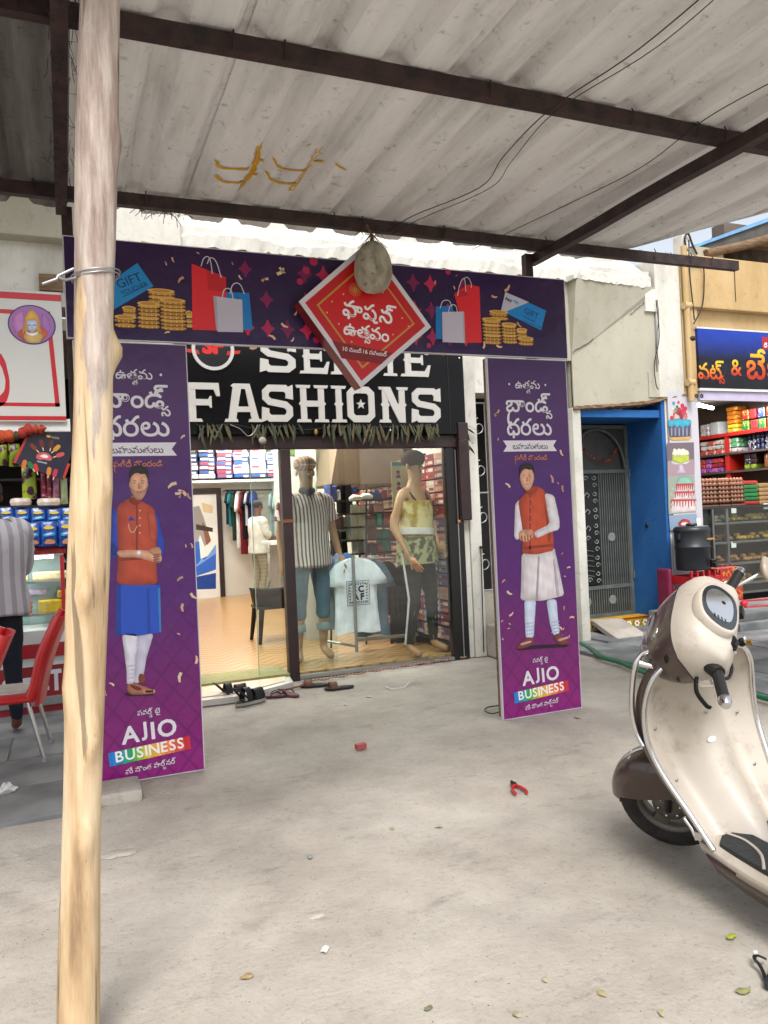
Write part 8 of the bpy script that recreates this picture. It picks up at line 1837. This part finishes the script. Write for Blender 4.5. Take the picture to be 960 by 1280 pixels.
# speedometer: glassy panel on the rear upper face
sn = Vector((-.765, 0, .644)).normalized(); su = Vector((0, -1, 0)); sv = Vector((.644, 0, .765)); scn = Vector((-.083, .035, 1.066))
def on_panel(pts, lift): return [scn+su*a+sv*b+sn*lift for a, b in pts]
dial = [(-.075, -.012), (-.06, .035), (-.025, .052), (.03, .055), (.07, .035), (.08, .0), (.055, -.04), (-.055, -.045)]; dial = [(a*1.36, b*1.36) for a, b in chaikin(dial, 2)]
m = MB(TILT); m.loft([on_panel([(a*1.12, b*1.16) for a, b in dial], -.03), on_panel([(a*1.12, b*1.16) for a, b in dial], .006), on_panel([(a*1.02, b*1.02) for a, b in dial], .009)], True); m.build('dial_bezel', M_CREAM, sc)
m = MB(TILT); m.loft([on_panel(dial, .0), on_panel(dial, .0108)], True, None, False); m.build('dial_face', mat('dial_dark', '#23262a', rough=.12, var=.2, coat=1), sc)
m = MB(TILT); m.loft([on_panel([(a*.74+.006, b*.78+.003) for a, b in dial], .0109), on_panel([(a*.74+.006, b*.78+.003) for a, b in dial], .0122)], True, None, False); m.build('dial_glass', mat('dial_glass', '#dfe2e4', rough=.05, metal=.9, var=.04), sc)
MB(TILT).add(on_panel([(.028+.008*math.cos(a), -.004+.008*math.sin(a)) for a in [2*PI*k/12 for k in range(12)]], .0128), [tuple(range(12))]).build('odometer_knob', M_BPL, sc)
for k in range(4): 
    MB(TILT).add(on_panel([(-.066+.001*k, .022-k*.013), (-.052, .026-k*.013), (-.052, .020-k*.013), (-.066, .016-k*.013)], .0126), [(0, 1, 2, 3)]).build('gauge_tick', M_RUB, sc)
# switches, key
SWP = Matrix.Translation((-.109, .122, .985)) @ (Vector((-.93, .25, .25)).normalized().to_track_quat('Z', 'Y').to_matrix().to_4x4()); MB(TILT @ SWP).bbox((-.021, -.017, -.01), (.021, .017, .007), .003).build('switch_block', M_BPL, sc); MB(TILT @ SWP).bbox((-.012, -.010, .0), (.012, .004, .012), .003).build('switch', M_GRIP, sc); 
MB(TILT).bbox((-.115, -.13, .925), (-.098, -.085, .955), .004).build('switch_block', M_BPL, sc)
MB(TILT).ball((-.105, .01, .90), (.014, .016, .016), 10, 7).build('key_lock', M_BPL, sc); MB(TILT).bbox((-.135, .005, .885), (-.10, .012, .905), .002).build('key', mat('brass_key', '#a8843a', rough=.3, metal=.8), sc)
# red strap / brake cable hooked on the lock
# bars, grips, levers, mirror
for s_ in (-1, 1):
    MB(TILT).tube([(-.02, s_*.17, .955), (-.06, s_*.225, .95)], [.030, .024], 12).build('bar_collar', M_GRIP, sc)
    m = MB(TILT); P = [Vector((-.055, s_*.222, .95)), Vector((-.085, s_*.345, .945))]
    m.tube([P[0]+(P[1]-P[0])*k/16 for k in range(17)], [.0175+.0015*(k % 2) for k in range(17)], 14); m.build('grip', M_GRIP, sc)
    MB(TILT).tube([P[1], P[1]+Vector((-.004, s_*.014, 0)), P[1]+Vector((-.008, s_*.03, 0))], [.021, .021, .014], 12).build('bar_end', M_CHROME, sc)
    MB(TILT).tube(spline([(.0, s_*.16, .93), (.02, s_*.20, .925), (.015, s_*.27, .92), (-.02, s_*.335, .918), (-.035, s_*.35, .92)], 5), .0075, 7, flat=.7).build('brake_lever', M_BPL if s_ > 0 else M_CHROME, sc)
    MB(TILT).bbox((-.022, s_*.165-.028, .865), (.035, s_*.165+.026, .925), .012).build('lever_bracket', M_CHROME if s_ > 0 else M_BPL, sc)
MB(TILT).tube(spline([(-.02, -.23, .95), (-.08, -.33, .91), (-.14, -.39, .90)], 5), .007, 7).build('mirror_stalk', M_CHROME, sc)
MB(TILT).ball((-.17, -.42, .90), (.02, .06, .045), 16, 10).build('mirror', mat('mirror_back_beige', '#a89a86', rough=.4), sc)
MB(TILT).ball((.092, .182, .985), (.02, .012, .03), 12, 8).build('mirror_plug', M_BPL, sc)
MB(TILT).tube(spline([(-.02, .15, .88), (-.05, .12, .84), (-.05, .03, .83), (0, -.03, .86)], 6), .006, 6).build('cable', M_GRIP, sc)
m = MB(TILT); m.lathe([(.012, 0), (.014, .0), (.014, .006), (.012, .006)], (-.117, .015, .915), 14, M=Matrix.Rotation(-PI/2, 4, 'Y')); m.build('lock_ring', M_CHROME, sc)
# clutch cable bundle under the headset
MB(ST).tube(spline([(.05, .05, .86), (.02, .14, .86), (.03, .19, .89), (.02, .175, .92)], 6), .006, 6).build('cable', M_GRIP, sc); MB(ST).tube(spline([(.04, -.02, .86), (-.02, .1, .855), (-.04, .17, .89), (-.02, .18, .92)], 6), .006, 6).build('cable', M_GRIP, sc)
MB(SC).lathe([(.10, .885), (.09, .91), (.05, .935), (.04, .95)], (-.02, 0, 0), 24).build('neck_cover', M_CREAM, sc)
# something red and bright tied behind the headset (strap of a parked cycle) and the dark plank behind it
rs = thing('red_rod', 'two thin red plastic rods running right from behind the scooter headset', 'rod', onY(940, 752, 3.4))
for k, (y0, y1) in enumerate(((750, 746), (758, 753))): MB().tube([onY(931, y0+1, 3.4), onY(1010, y1, 3.4)], .006, 7).build('rod', mat('red_plastic_rod', '#c8202a', rough=.3), rs)
MB().ball(onY(930, 754, 3.4), (.025, .02, .02), 10, 7).build('end_cap', MATS['red_plastic_rod'], rs)
# bench behind the scooter
bn = thing('stone_bench', 'dark weathered stone bench behind the scooter at the right edge', 'bench', (5.6, 5.6, 0))
for i, (a, b, z) in enumerate((((4.95, 5.0), (7.5, 5.35), .52), ((4.95, 5.37), (7.5, 5.72), .52))): MB().bbox((a[0], a[1], z-.07), (b[0], b[1], z), .012).build('plank', M_SLAB, bn)
for x in (5.1, 6.6): MB().bbox((x, 5.05, 0), (x+.15, 5.68, .449), .01).build('leg', M_SLAB, bn)
# ------------------------------------------------------------------ footwear at the step
def sole(L_, w_, h_, m, col=None):
    pts = []
    for k in range(22):
        a = 2*PI*k/22; x = L_/2*math.cos(a); y = w_/2*math.sin(a)*(1+.16*math.cos(a))*(1-.22*math.exp(-((x/L_+.05)/.16)**2)); pts.append((x, y))
    m.loft([[Vector((x*s_, y*s_, z)) for x, y in pts] for z, s_ in ((0, .96), (h_*.3, 1), (h_*.8, 1), (h_, .95))]); return m
def flipflop(px, py, rz, c1, c2, label, z=0, tilt=0, L_=.26, group=None):
    a = onZ(px, py, z); T = Matrix.Translation(a) @ Matrix.Rotation(rz, 4, 'Z') @ Matrix.Rotation(tilt, 4, 'X'); t = thing('flip_flop', label, 'sandal', M=T, group=group)
    sole(L_, .105, .018, MB(T)).build('sole', mat('sole_'+c1[1:], c1, rough=.7, var=.3, scale=20), t)
    m = MB(T); m.tube(spline([(-.02, -.045, .018), (.02, -.035, .045), (.075, 0, .022)], 5), .008, 6, flat=.6); m.tube(spline([(-.02, .045, .018), (.02, .035, .045), (.075, 0, .022)], 5), .008, 6, flat=.6); m.build('strap', mat('strap_'+c2[1:], c2, rough=.6), t)
def sandal(px, py, rz, label, z=0, tilt=0):
    a = onZ(px, py, z); T = Matrix.Translation(a) @ Matrix.Rotation(rz, 4, 'Z') @ Matrix.Rotation(tilt, 4, 'X'); T = T @ Matrix.Scale(1.15, 4); t = thing('sandal', label, 'sandal', M=T); BK = mat('black_sandal_upper', '#121214', rough=.6, var=.4, scale=20)
    sole(.27, .10, .022, MB(T)).build('sole', mat('pale_sole', '#a8a59c', rough=.7, var=.3), t); T2 = T @ Matrix.Translation((0, 0, .0222)); sole(.262, .094, .008, MB(T2)).build('footbed', BK, t)
    for x0, x1, h_ in ((.02, .10, .075), (-.06, -.01, .095)):
        rows = [[Vector((x, .05*math.cos(b), .028+h_*math.sin(b))) for b in [PI*k/10 for k in range(11)]] for x in (x0, (x0+x1)/2, x1)]; MB(T).loft(rows+[[v+Vector((0, 0, -.006)) for v in rows[-1]]], cap=False, closed=False).build('strap', BK, t)
    MB(T).tube(spline([(-.04, -.05, .04), (-.12, -.03, .12), (-.135, 0, .13), (-.12, .03, .12), (-.04, .05, .04)], 4), .012, 6, flat=.5).build('heel_strap', BK, t)
sandal(291, 873, rad(8), 'black strap sandal with pale sole, left one of the pair by the banner'); sandal(313, 879, rad(25), 'black strap sandal with pale sole, front right one of the pair by the banner')
flipflop(305, 866, rad(150), '#5a3a3c', '#8a5a60', 'dusty pink slipper half under the black sandals'); flipflop(333, 866, rad(20), '#4a2c34', '#1a1416', 'dark maroon slipper with black strap behind the black sandals', tilt=.1)
flipflop(361, 869, rad(115), '#6a3a42', '#1c1618', 'maroon slipper standing alone left of the centre post foot'); flipflop(341, 871, rad(-15), '#5c343c', '#241a1c', 'maroon slipper lying flat between the sandals and the lone one')
def slip(px, py, rz, label):
    a = onZ(px, py); T = Matrix.Translation(a) @ Matrix.Rotation(rz, 4, 'Z'); t = thing('brown_slipper', label, 'slipper', M=T); sole(.27, .105, .02, MB(T)).build('sole', mat('dark_slipper_sole', '#262022', rough=.6, var=.2), t)
    rows = [[Vector((x, .052*math.cos(b), .018+.05*math.sin(b))) for b in [PI*k/10 for k in range(11)]] for x in (.02, .06, .09)]; MB(T).loft(rows+[[v*.98 for v in r] for r in rows[::-1]], cap=False, closed=False).build('strap', mat('tan_brown_strap', '#6a4630', rough=.6, var=.2), t)
slip(393, 858, rad(160), 'dark brown leather slipper just right of the centre post foot'); slip(424, 861, rad(172), 'brown looped slipper standing furthest right of the footwear')
# ------------------------------------------------------------------ litter
rb = onZ(451, 936); m = MB(Matrix.Translation(rb) @ Matrix.Rotation(rad(10), 4, 'Z')); m.bbox((-.035, -.02, 0), (.035, .02, .035), .004); t = tag(m.build('wire_stub', mat('faded_red_plastic', '#a84a4c', rough=.5)), 'small faded red plastic box lying in the middle of the yard', 'box')
t['label'] = 'small faded red plastic box lying in the middle of the yard'; t.name = 'plastic_box'
pg = onZ(643, 984); T = Matrix.Translation(pg) @ Matrix.Rotation(rad(75), 4, 'Z'); pt = thing('pliers', 'pair of red handled pliers lying open on the concrete', 'pliers', M=T)
for s_ in (-1, 1): MB(T).tube(spline([(0, 0, .012), (-.04, s_*.022, .012), (-.09, s_*.034, .012), (-.125, s_*.03, .012)], 5), .0085, 7).build('handle', mat('red_handle', '#b81c20', rough=.35), pt)
MB(T).bbox((-.01, -.016, .003), (.025, .016, .02), .004).build('joint', M_BLACKM, pt); MB(T).prism([(.02, -.014), (.06, -.004), (.06, .004), (.02, .014)], .004, .018, axis='Z').build('jaw', M_BLACKM, pt)
def scrap(px, py, s_, c, name, label, cat, up=.006, seed=0, el=1.6):
    a = onZ(px, py); q = random.Random(seed+int(px)); m = MB(); n = 9; rz_ = q.uniform(0, 3); pts = []
    for k in range(n):
        an = 2*PI*k/n; r_ = s_*q.uniform(.7, 1.1); x, y = r_*el*math.cos(an), r_*math.sin(an); pts.append(Vector((a.x+x*math.cos(rz_)-y*math.sin(rz_), a.y+x*math.sin(rz_)+y*math.cos(rz_), .003+q.uniform(0, up))))
    m.add(pts+[Vector((a.x, a.y, up+.003))]+[p_-Vector((0, 0, .0015)) for p_ in pts], [(k, (k+1) % n, n) for k in range(n)]+[(k, (k+1) % n, (k+1) % n+n+1, k+n+1) for k in range(n)]); return tag(m.build(name, mat('scrap_'+c[1:], c, rough=.7, var=.25, scale=30)), label, cat)
for a in [(406, 1188, .017, '#d8d8d6', 'paper_scrap', 'white paper scrap low in the middle of the yard', 'paper'), (309, 1222, .016, '#9c8660', 'dry_leaf', 'curled tan leaf at the lower left of the yard', 'leaf'), (535, 1262, .011, '#727656', 'dry_leaf', 'greenish leaf near the bottom edge of the yard', 'leaf'),
          (752, 1243, .013, '#a3966c', 'dry_leaf', 'yellow brown leaf at the lower right of the yard', 'leaf'), (646, 1270, .011, '#9a967a', 'dry_leaf', 'pale leaf at the bottom centre right', 'leaf'), (914, 1172, .014, '#9aa030', 'dry_leaf', 'small lime yellow leaf below the scooter', 'leaf'), (930, 1240, .016, '#8a8a58', 'dry_leaf', 'faded olive leaf beside the black strap at the right edge', 'leaf'),
          (681, 1226, .009, '#a39e84', 'dry_leaf', 'faint yellow leaf left of the two lower right leaves', 'leaf'), (827, 1268, .010, '#a39c78', 'dry_leaf', 'small yellow leaf near the bottom edge on the right', 'leaf'), (461, 871, .02, '#c8c4bc', 'paper_scrap', 'white scrap near the slippers', 'paper'), (432, 881, .012, '#c4c0b8', 'paper_scrap', 'tiny white scrap in front of the brown slipper', 'paper'),
          (722, 898, .02, '#a89a70', 'dry_leaf', 'small dry leaf in front of the right banner foot', 'leaf'), (548, 1034, .013, '#b0a888', 'dry_leaf', 'tiny tan leaf near the yard centre', 'leaf'), (490, 1036, .01, '#a09060', 'dry_leaf', 'tiny brown leaf left of the yard centre', 'leaf'),
          (387, 1072, .014, '#7f8a88', 'paper_scrap', 'small grey foil scrap left of the yard centre', 'paper')]: scrap(*a)
cp = MB(); a = onZ(8, 994); cp.ball((a.x, a.y, .03), (.05, .045, .03), 9, 6); q = random.Random(6); cp.v = [v+Vector((q.uniform(-.02, .02), q.uniform(-.02, .02), q.uniform(-.012, .012))) for v in cp.v]; cp.sm = [False]*len(cp.sm); tag(cp.build('crumpled_paper', M_WHITE), 'crumpled white paper ball under the red chairs', 'paper')
wire('white_wire', [onZ(482, 858, .01), onZ(490, 861, .01), onZ(505, 859, .01), onZ(513, 852, .015), onZ(524, 850, .01)], .005, M_WHITE, 'bent white wire lying on the ground before the shop glass')
wire('green_wire', [onZ(623, 882, .02), onZ(610, 884, .02), onZ(606, 888, .02), onZ(614, 892, .02), onZ(624, 890, .02)], .005, mat('dark_green_cord', '#2a3a2c', rough=.6), 'dark green wire coiled behind the foot of the right banner')
sp_ = thing('broken_strap', 'torn black strap with a pale buckle lying at the lower right edge', 'strap', onZ(950, 1215)); MB().tube(spline([onZ(958, 1199, .02), onZ(946, 1194, .03), onZ(943, 1198, .03), onZ(950, 1207, .02), onZ(955, 1218, .015), onZ(957, 1226, .01)], 5), .006, 6, flat=.5).build('band', M_GRIP, sp_); MB().bbox(onZ(941, 1197, .02), onZ(948, 1193, .03)+Vector((.0, .0, .012)), .003).build('buckle', M_WHITE, sp_)
bo = onZ(982, 1232); MB(Matrix.Translation(bo) @ Matrix.Rotation(.5, 4, 'Z')).bbox((-.06, -.04, 0), (.08, .05, .03), .012).build('shoe_tip', M_JUG, sp_)
# fine grit on the concrete
gm_ = MB(); q = random.Random(99)
for k in range(1500):
    x = q.uniform(-.6, 4.6); y = q.uniform(1.2, 6.4)**1.0; s_ = q.uniform(.0012, .0035); z = gz(x, y)-.0055
    gm_.add([(x-s_, y-s_*.6, z), (x+s_, y-s_*.8, z), (x+s_*.3, y+s_, z), (x, y, z+s_*.8)], [(0, 1, 3), (1, 2, 3), (2, 0, 3)])
tag(gm_.build('grit', mat('grit', '#6f675d', rough=.95, var=.6, scale=4), None), 'fine grit scattered over the concrete yard', 'grit', kind='stuff')
# tidy: names of the temporary blocks
bpy.context.view_layer.update()
